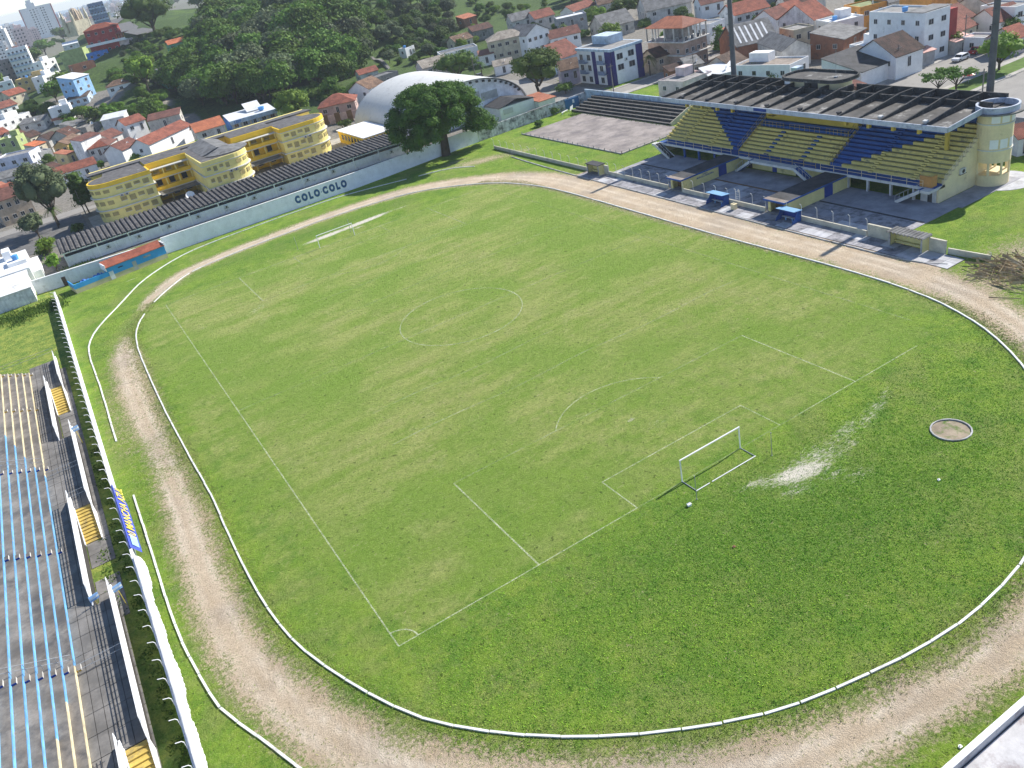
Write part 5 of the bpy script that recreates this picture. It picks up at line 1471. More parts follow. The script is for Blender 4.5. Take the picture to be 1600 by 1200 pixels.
# ------------------------------------------------------------------ goals
def goal(label, y, sgn, frame=True):
    r = thing('football_goal', label, 'goal', (0, y, 0))
    for s in (-1, 1): mb = MB(); mb.tube([(s*3.72, 0, 0), (s*3.72, 0, 2.5)], .065, 8); part('post', mb, 'whitepaint', r, world=False)
    mb = MB(); mb.tube([(-3.79, 0, 2.5), (3.79, 0, 2.5)], .075, 8); part('crossbar', mb, 'whitepaint', r, world=False)
    if frame:
        for s in (-1, 1): mb = MB(); mb.tube([(s*3.72, 0, .05), (s*3.72, -2*sgn, .05)], .04, 6); part('side_rail', mb, 'steel', r, world=False)
        mb = MB(); mb.tube([(-3.76, -2*sgn, .05), (-2.1, -2*sgn, .05)], .05, 6); mb.tube([(-1.8, -2*sgn, .05), (3.76, -2*sgn, .05)], .05, 6); part('back_rail', mb, 'whitepaint', r, world=False)
    return r
goal('near white football goal without a net, seen from behind', 0, 1)
goal('far white football goal beside the white sand strip below the lettered wall', PL, -1, False)
for x, y, l in ((-4.5, -2.9, 'left thin steel net pole behind the near goal'), (4.9, -3., 'right thin steel net pole behind the near goal'), (-7.0, PL+4.0, 'left thin net pole behind the far goal'), (4.0, PL+2.8, 'right thin net pole behind the far goal')):
    mb = MB(); mb.tube([(0, 0, 0), (0, 0, 2.6)], .035, 6); mb.box(-.06, .06, -.06, .06, 0, .05); mb.cyl(0, 0, 2.6, 2.68, .05, 8); o = new('net_pole', mb.mesh('net_pole', ['steel'])); o.location = (x, y, 0); tag(o, l, 'pole')
mb = MB(); mb.prism([(-.18, -.13), (.18, -.15), (.2, .1), (-.16, .14)], 2, 0, .2); mb.box(-.2, .2, -.16, .15, .2, .23); o = new('white_block', mb.mesh('white_block', ['whitepaint'])); o.location = (-5.6, -3.1, 0); tag(o, 'small white block on the grass next to the near goal pole', 'block')
for x, y, l, c in ((-9.4, -34., 'white plastic bag scrap on the grass near the bottom right corner', 'litter'), (11.8, -15.6, 'tiny white cup lying on the grass right of the near goal', 'litter'), (-6.6, -9.8, 'tiny reddish scrap on the lush grass behind the near goal', 'litter')):
    mb = MB(); mb.prism([(-.12, -.1), (.1, -.12), (.14, .06), (0, .12), (-.12, .05)], 2, 0, .1); mb.prism([(-.05, -.05), (.06, -.04), (.02, .06)], 2, .1, .16); o = new('litter', mb.mesh('litter', ['whitepaint' if 'white' in l else 'brick'])); o.location = (x, y if y > -33 else -32.2, 0); tag(o, l, c)
# ------------------------------------------------------------------ left side: wall with brackets, banners
mat('wallwhite', (.78, .79, .83), stain=(.42, .42, .43), st_amt=.2, streak=.25, var=.12)
r = thing('perimeter_wall', 'long white concrete wall with bent steel brackets along the left touchline', 'wall', (-50.75, 50, 0))
for k in range(28):
    y0 = -34+k*5.95; mb = MB(); mb.box(-50.85, -50.65, y0+.02, y0+5.92, 0, 1.6); mb.box(-50.9, -50.6, y0+.02, y0+5.92, 1.6, 1.68); part('wall_panel', mb, 'wallwhite', r)
bk = MB(); bk.tube([(0, 0, 1.0), (0, 0, 2.0), (-.12, 0, 2.2), (-.55, 0, 2.34)], .034, 5); bkm = bk.mesh('bracket', ['whitepaint'])
for k in range(66): share('bracket', bkm, r, (-.2, -82+k*2.5, 0), rnd.uniform(-.15, .15))
for k, z in ((0, 2.0), (1, 2.25)):
    pass
def cloth(name, label, cat, y0, y1, z0, z1, x, out, mtl, ny=60, nz=8):
    ys = np.linspace(y0, y1, ny); zs = np.linspace(0, 1, nz); Yg, Tg = np.meshgrid(ys, zs)
    sag = .5+.5*np.sin(Yg*.55)*np.cos(Yg*.23+1); base = z0+.25*np.sin(Yg*.4)+.1
    Zg = z1+(base-z1)*Tg; Xg = x+.12+(out*(.35+.65*sag))*np.sin(np.minimum(Tg*1.25, 1)*math.pi*.62)+.05*np.sin(Yg*2.3+Tg*3)
    Xg = Xg+.03*np.sin(Yg*7.1+Tg*6)*np.sin(Yg*1.7)+.025*np.sin(Yg*11.3-Tg*9); Zg = Zg+.04*np.sin(Yg*5.3+2)*Tg; Xg = np.where(Tg < .01, x-.12, Xg)
    o = new(name, grid_mesh(name, Xg-x, Yg-(y0+y1)/2, Zg, MATS[mtl])); o.location = (x, (y0+y1)/2, 0)
    so_ = o.modifiers.new('thickness', 'SOLIDIFY'); so_.thickness = .02; return tag(o, label, cat)
mat('cloth', (.84, .85, .84), .8, .06, stain=(.5, .68, .72), st_amt=.12, st_scale=.35, fine=.02, bmp=.3)
mat('clothblue', (.06, .09, .45), .7, .15, fine=.05); mat('clothpale', (.3, .5, .8), .7, .1); mat('yellowpaint', (.75, .6, .1), .7, .1)
cloth('tarpaulin', 'long white cloth hanging over the perimeter wall at lower left', 'tarpaulin', -30, 27.6, .3, 1.86, -50.6, .5, 'cloth', 420, 14)
ban = thing('supporter_banner', 'blue supporter banner with yellow lettering hanging over the left wall', 'banner', (-50.5, 37, 0))
mb = MB(); ny = 24
for k in range(ny):
    ya, yb = 44.2-(k)*14.7/ny, 44.2-(k+1)*14.7/ny
    fa = lambda y: min(1, (44.4-y)/4); xa = lambda y: -50.45+.5*fa(y)
    mb.face([(-50.7, ya, 1.86), (-50.7, yb, 1.86), (xa(yb), yb, .62+.1*math.sin(yb*3)), (xa(ya), ya, .62+.1*math.sin(ya*3))])
    mb.face([(-50.7, ya, 1.86), (-50.95, ya, 1.5), (-50.95, yb, 1.5), (-50.7, yb, 1.86)])
part('banner_sheet', mb, 'clothblue', ban)
dn = Vector((.75, 0, -1.24)).normalized()     # down the slope of the sheet
mw = frame_matrix((.25, .75, 1.30), (0, 1, 0), -dn)
text_part('lettering', '10 MANCHA AZUL', 1.42, 'yellowpaint', ban, mw, .01, .012, 1.0)
mb = MB(); q = [Vector((-50.52, 32.4, 1.62)), Vector((-50.52, 30.2, 1.62)), Vector((-50.07, 30.2, .86)), Vector((-50.07, 32.4, .86))]; mb.face([p_+Vector((.05, 0, .03)) for p_ in q]); part('pale_patch', mb, 'clothpale', ban)
# ------------------------------------------------------------------ left terrace stand
mat('terrconc', (.23, .21, .19), .95, .45, scale=.35, stain=(.09, .085, .085), st_amt=.5, st_scale=.3, fine=.35)
mat('slabconc', (.21, .2, .19), .95, .35, scale=.5, stain=(.13, .125, .12), st_amt=.45, st_scale=.4, fine=.3)
mat('slabjoint', (.06, .055, .05)); mat('skypaint', (.17, .42, .72), .8, .3, stain=(.3, .31, .33), st_amt=.28, st_scale=1.8, fine=.2); mat('creampaint', (.72, .62, .4), .8, .3, stain=(.33, .29, .24), st_amt=.28, st_scale=1.8, fine=.2); mat('deepblue', (.02, .06, .28), .7); mat('stairyellow', (.5, .36, .09), .85, .25, stain=(.2, .16, .08), st_amt=.3)
st = thing('concrete_terrace', 'bare concrete terrace with sky blue and cream painted step edges at the left', 'grandstand', (-60, 30, 0))
YE = 91.4; YS = -22.
NR = 11; tread = .88; rise = .35
bounds = [(53.5, 15.6), (56.3, 11.2), (59.6, 7.2), (63.5, 3.2), (67, -1), (71, -5), (74.6, -9), (78, -13), (82, -17), (86, -19), (90, -21)]
for i in range(NR):
    x1 = -57.45-i*tread; z = 1.5+rise*(i+1); mb = MB()
    if i == 0: pass
    mb.box(x1-tread, x1, YS, YE, z-rise-.4, z); part('terrace_step', mb, 'terrconc', st)
    a, b_ = bounds[i]
    for (ya, yb, mt) in ((a, YE, 'creampaint'), (b_, a, 'skypaint'), (YS, b_, 'creampaint')):
        mb = MB(); mb.box(x1-.07, x1+.012, ya+.01, yb-.01, z-rise+.01, z+.012); part('painted_edge', mb, mt, st)
    for ys, mt in ((90.9, 'stairyellow'), (76, 'stairyellow'), (55.8, 'deepblue'), (35.4, 'deepblue'), (15.4, 'stairyellow' if i < 1 else 'deepblue'), (-5, 'stairyellow')):
        mb = MB(); mb.box(x1+.014, x1+.40, ys-.42, ys+.32, z-rise-.01, z-rise*.5); o = part('aisle_step', mb, 'terrconc', st)
        mb = MB(); mb.box(x1+.014, x1+.40, ys-.45, ys-.425, z-rise, z-rise*.5+.02); part('painted_face', mb, mt, st)
        mb = MB(); mb.box(x1+.405, x1+.43, ys-.45, ys+.33, z-rise, z-rise*.5+.005); part('painted_face', mb, 'greywhite', st)
mb = MB(); mb.box(-67.8, -67.2, YS, YE, 0, 6.2); part('back_wall', mb, 'greywhite', st)
mb = MB(); mb.prism([(-57.5, 0), (-67.2, 0), (-67.2, 5.2), (-57.5, 1.3)], 1, YE-.02, YE+.2); part('end_wall', mb, 'greywhite', st)
# deck between terrace and stairs, built of single slabs
segs = [(81.8, 94, True), (62.8, 81.8, False), (42.7, 62.8, True), (23.3, 42.7, False), (3.5, 23.3, True), (-15.9, 3.5, False), (-22, -15.9, True)]
mb = MB(); mb.box(-57.44, -55.12, YS, 94, 1.2, 1.44)
for a, b_, full in segs:
    if full: mb.box(-55.12, -53.3, a, b_, 1.2, 1.44)
mb.box(-57.44, -57.2, YS, 94, 0, 1.2)
for a, b_, full in segs:
    if full: mb.box(-53.6, -53.35, a+.2, b_-.2, 0, 1.2)
    else: mb.box(-55.3, -55.12, a+.2, b_-.2, 0, 1.2)
part('deck_base', mb, 'slabjoint', st)
lanes = [(-57.43, -56.75), (-56.70, -55.95), (-55.90, -55.14)]
for x0, x1 in lanes:
    y = YS
    while y < 93.5:
        L = min(2.6, 94-y); mb = MB(); mb.box(x0, x1, y+.03, y+L-.03, 1.41, 1.5+rnd.uniform(-.008, .008)); part('deck_slab', mb, 'slabconc', st); y += L
for a, b_, full in segs:
    if full:
        for x0, x1 in ((-55.1, -54.25), (-54.2, -53.32)):
            y = a
            while y < b_-.4:
                L = min(2.6, b_-y); mb = MB(); mb.box(x0, x1, y+.03, y+L-.03, 1.41, 1.5+rnd.uniform(-.008, .008)); part('deck_slab', mb, 'slabconc', st); y += L
# lower paving between stairs and wall
y = 93.
while y > -30:
    mb = MB(); 
    if not (41 > y > 24 and rnd.random() < .3): mb.box(-55.0, -52.6 if y > 24 else -53.2, y-2.5, y-.04, -.02, .05+rnd.uniform(0, .01)); part('paving_slab', mb, 'slabconc', st)
    y -= 2.55
def parapet(y0, y1, x, label):
    """white solid wall with a barred steel rail on top; y0>y1"""
    p_ = thing('parapet', label, 'parapet', (x, (y0+y1)/2, 1.5))
    mb = MB(); mb.prism([(y0, 1.45), (y1, 1.45), (y1, 1.55), (y1+1.2, 2.5), (y0-1.6, 2.5), (y0, 2.0)], 0, x-.06, x+.06); part('solid_panel', mb, 'whitepaint', p_)
    mb = MB(); yy = np.arange(y1+1.6, y0-.2, .9)
    for q in yy: mb.box(x-.035, x+.035, q-.035, q+.035, 2.5, 3.15)
    for z in (2.72, 2.94, 3.15): mb.tube([(x, y0-.3, z), (x, y1+1.6, z)], .034, 4)
    mb.tube([(x, y1+1.6, 3.12), (x, y1+.3, 1.8)], .022, 4); part('rail', mb, 'whitepaint', p_); return p_
def stair(y0, y1, label, n=11):
    s_ = thing('staircase', label, 'stairs', (-54.2, (y0+y1)/2, 0)); d = (y0-y1)/n
    for k in range(n): mb = MB(); mb.box(-55.08, -53.4, y1+k*d, y1+(k+1)*d-.03, max(0, 1.5*(k+1)/n-.3), 1.5*(k+1)/n); part('stair_step', mb, 'stairyellow', s_)
    for x in (-55.1, -53.32): mb = MB(); mb.prism([(y1-.3, 0), (y0+.1, 0), (y0+.1, 1.75), (y0, 1.75), (y1-.3, .32)], 0, x-.05, x+.05); part('side_kerb', mb, 'whitepaint', s_)
parapet(94, 80.8, -53.28, 'farthest right hand white parapet at the far end of the left terrace')
parapet(84.2, 62.5, -55.2, 'white parapet left of the farthest yellow stairs on the terrace')
parapet(64.4, 41.7, -53.28, 'white parapet with a blue stripe beside the middle yellow stairs')
parapet(45.1, 23.3, -55.2, 'white parapet left of the middle yellow stairs on the terrace')
parapet(24.6, 2.6, -53.28, 'long white parapet beside the white cloth covered wall')
parapet(4.2, -16, -55.2, 'white parapet at the very bottom left by the nearest yellow stairs')
stair(81.7, 74.4, 'farthest yellow staircase cut into the left terrace deck'); stair(42.6, 36.9, 'middle yellow staircase with worn treads in the left terrace deck'); stair(3.4, -2.6, 'nearest yellow staircase at the bottom left corner')
for x, y, l in ((-52.9, 62.2, 'blue and white panelled sign leaning at the top of the striped parapet'), (-54.8, 23.2, 'blue slatted sign board at the end of the middle left parapet'), (-52.7, 23.0, 'blue slatted sign board on a yellow post behind the long parapet')):
    s_ = thing('sign_board', l, 'sign', (x, y, 0), .3)
    mb = MB(); mb.box(-.03, .03, -.03, .03, 0, 2.6); part('post', mb, 'yellowpaint', s_, world=False)
    for k in range(3): mb = MB(); mb.prism([(-.45, 2.05+k*.26), (.45, 2.05+k*.26), (.45, 2.27+k*.26), (-.45, 2.27+k*.26)], 1, -.06-k*.08, -.02-k*.08); part('board', mb, 'clothpale' if k % 2 == 0 else 'cloth', s_, world=False)
def handrail(label, y, x0, x1, z0, slope, h=1.0, n=8, mt='steel', cat='railing'):
    s_ = thing('handrail', label, cat, ((x0+x1)/2, y, z0)); mb = MB()
    f_ = lambda x: z0+(x-x0)*slope
    for k in range(n+1): x = x0+(x1-x0)*k/n; mb.tube([(x, y, f_(x)), (x, y, f_(x)+h)], .022, 4)
    part('baluster', mb, mt, s_)
    for z in (.45, h): mb = MB(); mb.tube([(x0, y, f_(x0)+z), (x1, y, f_(x1)+z)], .024, 5); part('rail', mb, mt, s_)
handrail('thin steel railing climbing the terrace between the cream and blue rows', 56.6, -57.4, -66, 1.85, -.4)
handrail('thin steel railing climbing the terrace near the bottom left', 15.9, -57.4, -66, 1.85, -.4)
handrail('low steel barrier across the deck by the striped parapet', 52.6, -57.2, -53.4, 1.5, 0, n=3)
handrail('low steel barrier across the deck beside the long parapet', 14.6, -57.2, -53.4, 1.5, 0, n=3)
handrail('steel barrier at the top of the middle yellow stairs', 45.2, -55.2, -53.4, 1.5, 0, n=2)
handrail('thin wire railing on the grass behind the far end of the terrace', 97, -53.4, -66, 1.5, 0, n=5)
# ------------------------------------------------------------------ lettered long white wall, hut and left wall
mat('bluewallp', (.84, .86, .92), stain=(.45, .5, .55), st_amt=.15, streak=.08, var=.1); mat('letterblue', (.03, .1, .26), .7, .1); mat('letteredge', (.8, .82, .7), .7, .1)
r = thing('lettered_wall', 'long white wall behind the far goal carrying the blue letters COLO COLO', 'wall', (12, 139, 0))
def wy(x): return 138.2 if x < 20 else 138.2+(x-20)*.11
xs = [-27.8, -13, 2, 17, 27, 37, 46, 53]
for a, b_ in zip(xs, xs[1:]):
    mb = MB(); p_ = [(a, wy(a)), (b_-.02, wy(b_)), (b_-.02, wy(b_)+.3), (a, wy(a)+.3)]; mb.prism(p_, 2, 0, 3.5)
    q = [(a, wy(a)-.06), (b_-.02, wy(b_)-.06), (b_-.02, wy(b_)+.36), (a, wy(a)+.36)]; part('wall_section', mb, 'bluewallp', r); mb = MB(); mb.prism(q, 2, 3.5, 3.62); part('coping', mb, 'whitepaint', r)
for k, ch in enumerate('COLO.COLO'):
    x = (3.0, 4.71, 6.2, 7.75, 8.82, 9.8, 11.5, 12.95, 14.5)[k]; z = 1.85
    if ch == '.': continue
    mw = frame_matrix((x-12, 138.19-139-.012, z), (1, 0, 0), (0, 0, 1)); text_part('letter_edge', ch, 1.6, 'letteredge', r, mw @ Matrix.Diagonal((1, 1.3, 1, 1)), .006, .19)
    mw = frame_matrix((x-12, 138.19-139-.03, z), (1, 0, 0), (0, 0, 1)); text_part('letter', ch, 1.6, 'letterblue', r, mw @ Matrix.Diagonal((1, 1.3, 1, 1)), .01, .125)
mb = MB(); mb.box(8.72, 8.92, 138.15, 138.19, 1.75, 1.95); part('letter_dash', mb, 'letterblue', r)
r = thing('side_wall', 'white wall running from the hut to the bright white house at the far left', 'wall', (-42, 141, 0))
mb = MB(); mb.prism([(-54.2, 141.3), (-27.8, 138.5), (-27.8, 138.8), (-54.2, 141.6)], 2, 0, 2.9); part('wall_section', mb, 'wallwhite', r); mb = MB(); mb.prism([(-54.2, 141.2), (-27.8, 138.4), (-27.8, 138.9), (-54.2, 141.7)], 2, 2.9, 3.0); part('coping', mb, 'whitepaint', r)
mb = MB(); mb.box(-48.8, -48.0, 140.6, 140.66, 0, 1.9); part('door', mb, 'tilebrown', r)
mat('hutblue', (.05, .33, .68), .7, .1); mat('hutcream', (.55, .5, .3), .8, .1)
a_ = math.atan2(3.4, 19.1)
hut = thing('changing_hut', 'long sky blue hut with cream base and narrow red tiled roof below the white wall', 'hut', (-47.1, 131.7, 0), a_)
mb = MB(); mb.box(7.0, 19.4, 0, 2.8, .95, 2.7); mb.box(0, 7.0, 0, .2, .95, 1.9); mb.box(0, .2, .2, 4.6, .95, 1.9); part('upper_wall', mb, 'hutblue', hut, world=False)
mb = MB(); mb.box(7.0, 19.4, .01, 2.79, 0, .95); mb.box(0, 7.0, .01, .19, 0, .95); mb.box(.01, .19, .2, 4.6, 0, .95); part('lower_wall', mb, 'hutcream', hut, world=False)
mb = MB(); mb.prism([(-.25, 2.66), (3.3, 3.35), (3.3, 3.45), (-.25, 2.78)], 0, 6.9, 19.5); part('roof', mb, 'tilered', hut, world=False)
mb = MB(); mb.box(6.75, 6.95, -.1, 3.2, 2.0, 3.3); mb.box(19.42, 19.6, -.1, 3.2, 2.0, 3.3); part('gable_trim', mb, 'whitepaint', hut, world=False)
for x, z0, z1, w_, m_, nm in ((9.2, 1.75, 2.0, 1.0, 'glass', 'window'), (14.6, 1.7, 2.15, 1.6, 'greywall', 'vent_grille'), (12.1, 0, 1.95, .85, 'steel', 'door'), (7.15, 0, 1.75, .9, 'whitesheet', 'gate')):
    mb = MB(); mb.box(x, x+w_, -.05, -.003, z0+.05, z1); part(nm, mb, m_, hut, world=False)
mat('tarpblue', (.08, .22, .6), .6, .2)
for x, l in ((-45, 'crumpled blue tarpaulin in the roofless end of the hut'), (-42.2, 'second crumpled blue tarpaulin next to the tiled part of the hut')):
    mb = MB(); n = 9
    P = [[(i*.33-1.3, j*.22-.7, .45+.5*math.sin(i*1.3+x)*math.cos(j*1.9)+.5*math.exp(-((i-4)**2+(j-3)**2)/6)) for i in range(n)] for j in range(7)]
    for j in range(6):
        for i in range(n-1): mb.face([P[j][i], P[j][i+1], P[j+1][i+1], P[j+1][i]])
    mb.box(-1.2, 1.2, -.6, .6, 0, .5); o = new('blue_tarpaulin', mb.mesh('blue_tarpaulin', ['tarpblue'])); o.location = (x, 133.8+.18*(x+45), .7); o.rotation_euler = (0, 0, .3); tag(o, l, 'tarpaulin')
# white building at far left
r = thing('white_house', 'bright white flat roofed house with a small blue tank at the left edge', 'house', (-62, 152, 0))
mb = MB(); mb.box(-76, -53.6, 148.2, 166, 0, 4.2); mb.box(-53.6, -51.8, 150, 163, 0, 2.6); part('wall', mb, 'white', r)
mb = MB(); mb.box(-76, -53.9, 148.5, 165.7, 4.2, 4.26); part('roof', mb, 'whitepaint', r); mb = MB(); mb.box(-57.5, -53.7, 153, 157.5, 4.27, 5.0); mb.box(-58, -56.4, 160, 164, 4.27, 6.2); part('roof_box', mb, 'whitepaint', r)
mb = MB(); mb.cyl(-55.6, 155.2, 5.0, 6.0, .62, 16, .72); mb.cyl(-55.6, 155.2, 6.0, 6.15, .75, 16, .3); tk_ = new('water_tank', mb.mesh('water_tank', ['bluetank'], (-55.6, 155.2, 5.0))); tk_.location = (-55.6, 155.2, 5.0); tag(tk_, 'blue water tank on the bright white house at far left', 'water tank')
r = thing('stained_building', 'low building with a stained grey roof below the bright white house', 'building', (-62, 141, 0))
mb = MB(); mb.box(-78, -54.4, 136.5, 147.9, 0, 3.1); part('wall', mb, 'whitestain', r); mb = MB(); mb.prism([(136.2, 3.1), (148, 3.9), (148, 4.0), (136.2, 3.2)], 0, -78, -54.2); part('roof', mb, 'whitestain', r)
# ------------------------------------------------------------------ long shed with ribbed dark roof
shed = thing('covered_walkway', 'long low shed with dark ribbed roof and white front behind the lettered wall', 'shed', (-4, 160, 0))
X0, X1 = -47.2, 38.2
for k in range(8):
    a = X0+.5+k*(X1-X0-1)/8; b_ = X0+.5+(k+1)*(X1-X0-1)/8; mb = MB(); mb.box(a, b_-.03, 154.6, 154.8, 0, 2.3); part('front_wall', mb, 'wallwhite', shed)
mb = MB(); mb.box(X0+.5, X1-.5, 165.2, 165.4, 0, 3.3); mb.box(X0+.5, X0+.7, 154.8, 165.2, 0, 3.2); mb.box(X1-.7, X1-.5, 154.8, 165.2, 0, 3.2); part('back_wall', mb, 'wallwhite', shed)
mb = MB(); mb.box(X0, X1, 154.2, 154.45, 3.05, 3.3); part('front_beam', mb, 'whitepaint', shed)
for k in range(13): x = X0+.6+k*(X1-X0-1.2)/12; mb = MB(); mb.box(x-.14, x+.14, 154.46, 154.58, 0, 3.05); mb.box(x-.1, x+.1, 154.9, 165, 2.9, 3.04); part('post', mb, 'whitepaint', shed)
sh = MB(); pw = 1.12
prof = [(0, 0), (.1, .02), (.3, .3), (.8, .3), (1.0, .02), (1.12, 0)]
sh.v = []; 
for y, z in ((153.95-160, 3.36), (166.6-160, 3.75)): sh.v += [(px_, y, z+pz) for px_, pz in prof]
for i in range(5): sh.f.append((i, i+1, 7+i, 6+i)); sh.mi.append(0)
n0 = len(sh.v); 
for y, z in ((153.95-160, 3.28), (166.6-160, 3.67)): sh.v += [(px_, y, z+pz) for px_, pz in prof]
for i in range(5): sh.f.append((n0+i, n0+6+i, n0+7+i, n0+i+1)); sh.mi.append(0); sh.f.append((i, n0+i, n0+i+1, i+1)); sh.mi.append(0)
mat('ribroof', (.12, .115, .115), .9, .35, stain=(.04, .04, .042), st_amt=.5, st_scale=.8)
shm = sh.mesh('roof_sheet', ['ribroof'])
for k in range(int((X1-X0)/pw)): share('roof_sheet', shm, shed, (X0+k*pw+4, 0, rnd.uniform(-.02, .02)))
ac = MB(); ac.box(-.42, .42, -.3, 0, 0, .6, 0); ac.tube([(0, -.33, .3), (0, -.3, .3)], .23, 12, 1); ac.box(-.5, .5, -.34, .02, -.06, 0, 1)
acm = ac.mesh('air_conditioner', ['frame', 'blacksteel'])
words = ['leftmost', 'second', 'third', 'fourth', 'fifth', 'sixth', 'seventh', 'eighth', 'ninth', 'tenth']
for k in range(10):
    o = new('air_conditioner', acm); o.location = (-26.5-.0+k*6.9-11 if k < 9 else 34, 154.58, 1.35); tag(o, words[k]+' air conditioner from the left on the white shed front', 'air conditioner', 'air conditioners on the shed front')
    mb = MB(); mb.box(-.7, .7, -.5, .1, 0, .09)
    o2 = new('canopy', mb.mesh('canopy', ['fibre']), o); o2.location = (0, 0, 1.5)
# ------------------------------------------------------------------ yellow school
mat('schoolyellow', (.85, .56, .05), .8, .1, stain=(.45, .33, .12), st_amt=.1, streak=.12); mat('schoolcream', (.85, .72, .26), .8, .08, stain=(.5, .43, .2), st_amt=.12, streak=.12); mat('brickvent', (.4, .33, .14), .9, .3); mat('schoolroof', (.13, .125, .125), .95, .4, stain=(.35, .34, .33), st_amt=.12, st_scale=.35)
sc = thing('yellow_school', 'three storey yellow art deco school with two rounded wings and grey roof', 'school', (-4, 195, 0))
HS = 9.6
def wing(x0, x1, yf, yb, side, name='wing'):
    """rounded wing: straight facade with a quarter-round end on one side; returns outline"""
    rr = 5.2; P = []
    if side == 'L':
        P = [(x1, yf)] + [(x0+rr-rr*math.sin(a), yf+rr-rr*math.cos(a)) for a in np.linspace(0, math.pi*.95, 16)]+[(x0+rr, yb), (x1, yb)]
    else:
        P = [(x1-rr+rr*math.sin(a), yf+rr-rr*math.cos(a)) for a in np.linspace(math.pi*.95, 0, 16)]+[(x0, yf), (x0, yb), (x1-rr, yb)]
    return P
def off(P, d):
    c = Vector((sum(p_[0] for p_ in P)/len(P), sum(p_[1] for p_ in P)/len(P))); return [tuple(c+(Vector(p_)-c)*(1+d/max(1, (Vector(p_)-c).length))) for p_ in P]
def winbox(x0, x1, y, z0, z1, mt='brickvent', parent=None, nm='window', d=.06):
    mb = MB(); mb.box(x0, x1, y-d, y+.05, z0, z1, 0); mb.box(x0-.08, x1+.08, y-d*.6, y+.04, z0-.1, z0, 1); part(nm, mb, [mt, 'frame'], parent or sc)
wl = [(-35.2, -20.2, 183.6, 199, 'L'), (-9.4, 3.2, 171.2, 199, 'R'), (15.2, 29.4, 184.2, 199, 'R')]
for wi, (x0, x1, yf, yb, sd_) in enumerate(wl):
    P = wing(x0, x1, yf, yb, sd_); mb = MB(); mb.prism(P, 2, 0, HS); part('wing_wall', mb, 'schoolcream', sc)
    for z in (2.95, 6.15):
        mb = MB(); mb.prism(off(P, .55), 2, z, z+.22); part('ledge', mb, 'frame', sc)
    mb = MB(); mb.prism(off(P, .2), 2, HS-1.0, HS-.85); part('ledge', mb, 'frame', sc)
    mb = MB(); mb.prism(off(P, .12), 2, HS-.85, HS+.2); part('parapet', mb, 'schoolyellow' if wi != 1 else 'schoolcream', sc)
    mb = MB(); mb.prism(off(P, -.4), 2, HS+.2, HS+.26); part('roof', mb, 'schoolroof', sc)
    xa, xb = (x0+5.6, x1-.6) if sd_ == 'L' else (x0+.6, x1-5.6)
    nW = 4
    for fl, z0, z1 in ((0, 1.2, 2.4), (1, 4.1, 5.4), (2, 7.1, 8.2)):
        for k in range(nW):
            w0 = xa+(xb-xa)*k/nW+.3; w1 = xa+(xb-xa)*(k+1)/nW-.35; winbox(w0, w1, yf, z0+(.4 if k % 2 == 0 else -.1), z1, 'brickvent')
        for k in range(3):
            a = .35+k*.45; s_ = -1 if sd_ == 'L' else 1; cx = x0+5.2 if sd_ == 'L' else x1-5.2
            px_, py_ = cx+s_*5.2*math.sin(a), yf+5.2-5.2*math.cos(a); mb = MB(); mb.box(-.75, .75, -.08, .06, 0, z1-z0-.3)
            o = part('window', mb, 'brickvent', sc, world=False); o.location = (px_+4, py_-195, z0+.2); o.rotation_euler = (0, 0, s_*a)
    for k in range(2):
        o = new('air_conditioner', acm); o.location = (x0+6.5+k*1.3, yf-.04, 5.7); tag(o, ['left', 'right'][k]+' air conditioner on the '+['left', 'middle', 'right'][wi]+' rounded wing of the yellow school', 'air conditioner', 'air conditioners on the school')
for (x0, x1) in ((-20.2, -9.4), (3.2, 15.2)):
    mb = MB(); mb.box(x0, x1, 190.8, 199, 0, HS); part('recessed_wall', mb, 'schoolyellow', sc)
    mb = MB(); mb.box(x0, x1, 190.6, 199, HS, HS+.5); part('parapet', mb, 'schoolyellow', sc)
    for z in (3.0, 6.1):
        mb = MB(); mb.box(x0+.02, x1-.02, 188.6, 190.8, z-.25, z); part('gallery_floor', mb, 'frame', sc)
        mb = MB(); mb.box(x0+.02, x1-.02, 188.6, 188.8, z, z+.95); part('gallery_parapet', mb, 'schoolyellow', sc)
    mb = MB(); mb.box(x0+.02, x1-.02, 188.7, 190.8, 8.4, 8.6); part('canopy', mb, 'frame', sc)
    for k in range(4):
        x = x0+.4+k*(x1-x0-.8)/3; mb = MB(); mb.box(x-.15, x+.15, 188.85, 189.15, 0, 8.4); part('column', mb, 'schoolcream', sc)
        if k < 3: winbox(x+1, x+2.5, 190.8, 7.2, 8.1); winbox(x+.9, x+2.3, 190.8, 3.9, 5.4, 'glass'); winbox(x+.9, x+2.3, 190.8, .9, 2.3, 'glass')
mb = MB(); mb.prism([(-33, 199), (29, 199), (29, 206), (-33, 206)], 2, 0, HS+.1); part('rear_wall', mb, 'schoolcream', sc)
mb = MB(); mb.prism([(198, HS+.2), (206.3, HS-.2), (206.3, HS+.0), (198, HS+.6)], 0, -34, 29.5); mb.prism([(191, HS+.51), (198.6, HS+.6), (198.6, HS+.7), (191, HS+.6)], 0, -20.2, -9.4); mb.prism([(191, HS+.51), (198.6, HS+.6), (198.6, HS+.7), (191, HS+.6)], 0, 3.2, 15.2); part('roof', mb, 'schoolroof', sc)
mb = MB()
for k in range(9):
    a = -1.2+k*.35; mb.face([(-1.5, 178.5, HS+1.6), (-1.5+6*math.sin(a), 178.5-6.3*math.cos(a), HS+.45), (-1.5+6*math.sin(a+.35), 178.5-6.3*math.cos(a+.35), HS+.45)])
mb.prism([(-7.4, HS+.3), (-3, HS+1.5), (1.2, HS+.3)], 1, 178.5, 199); part('roof', mb, 'fibre', sc, 'grey ribbed roof of the middle wing with white fan shaped end')
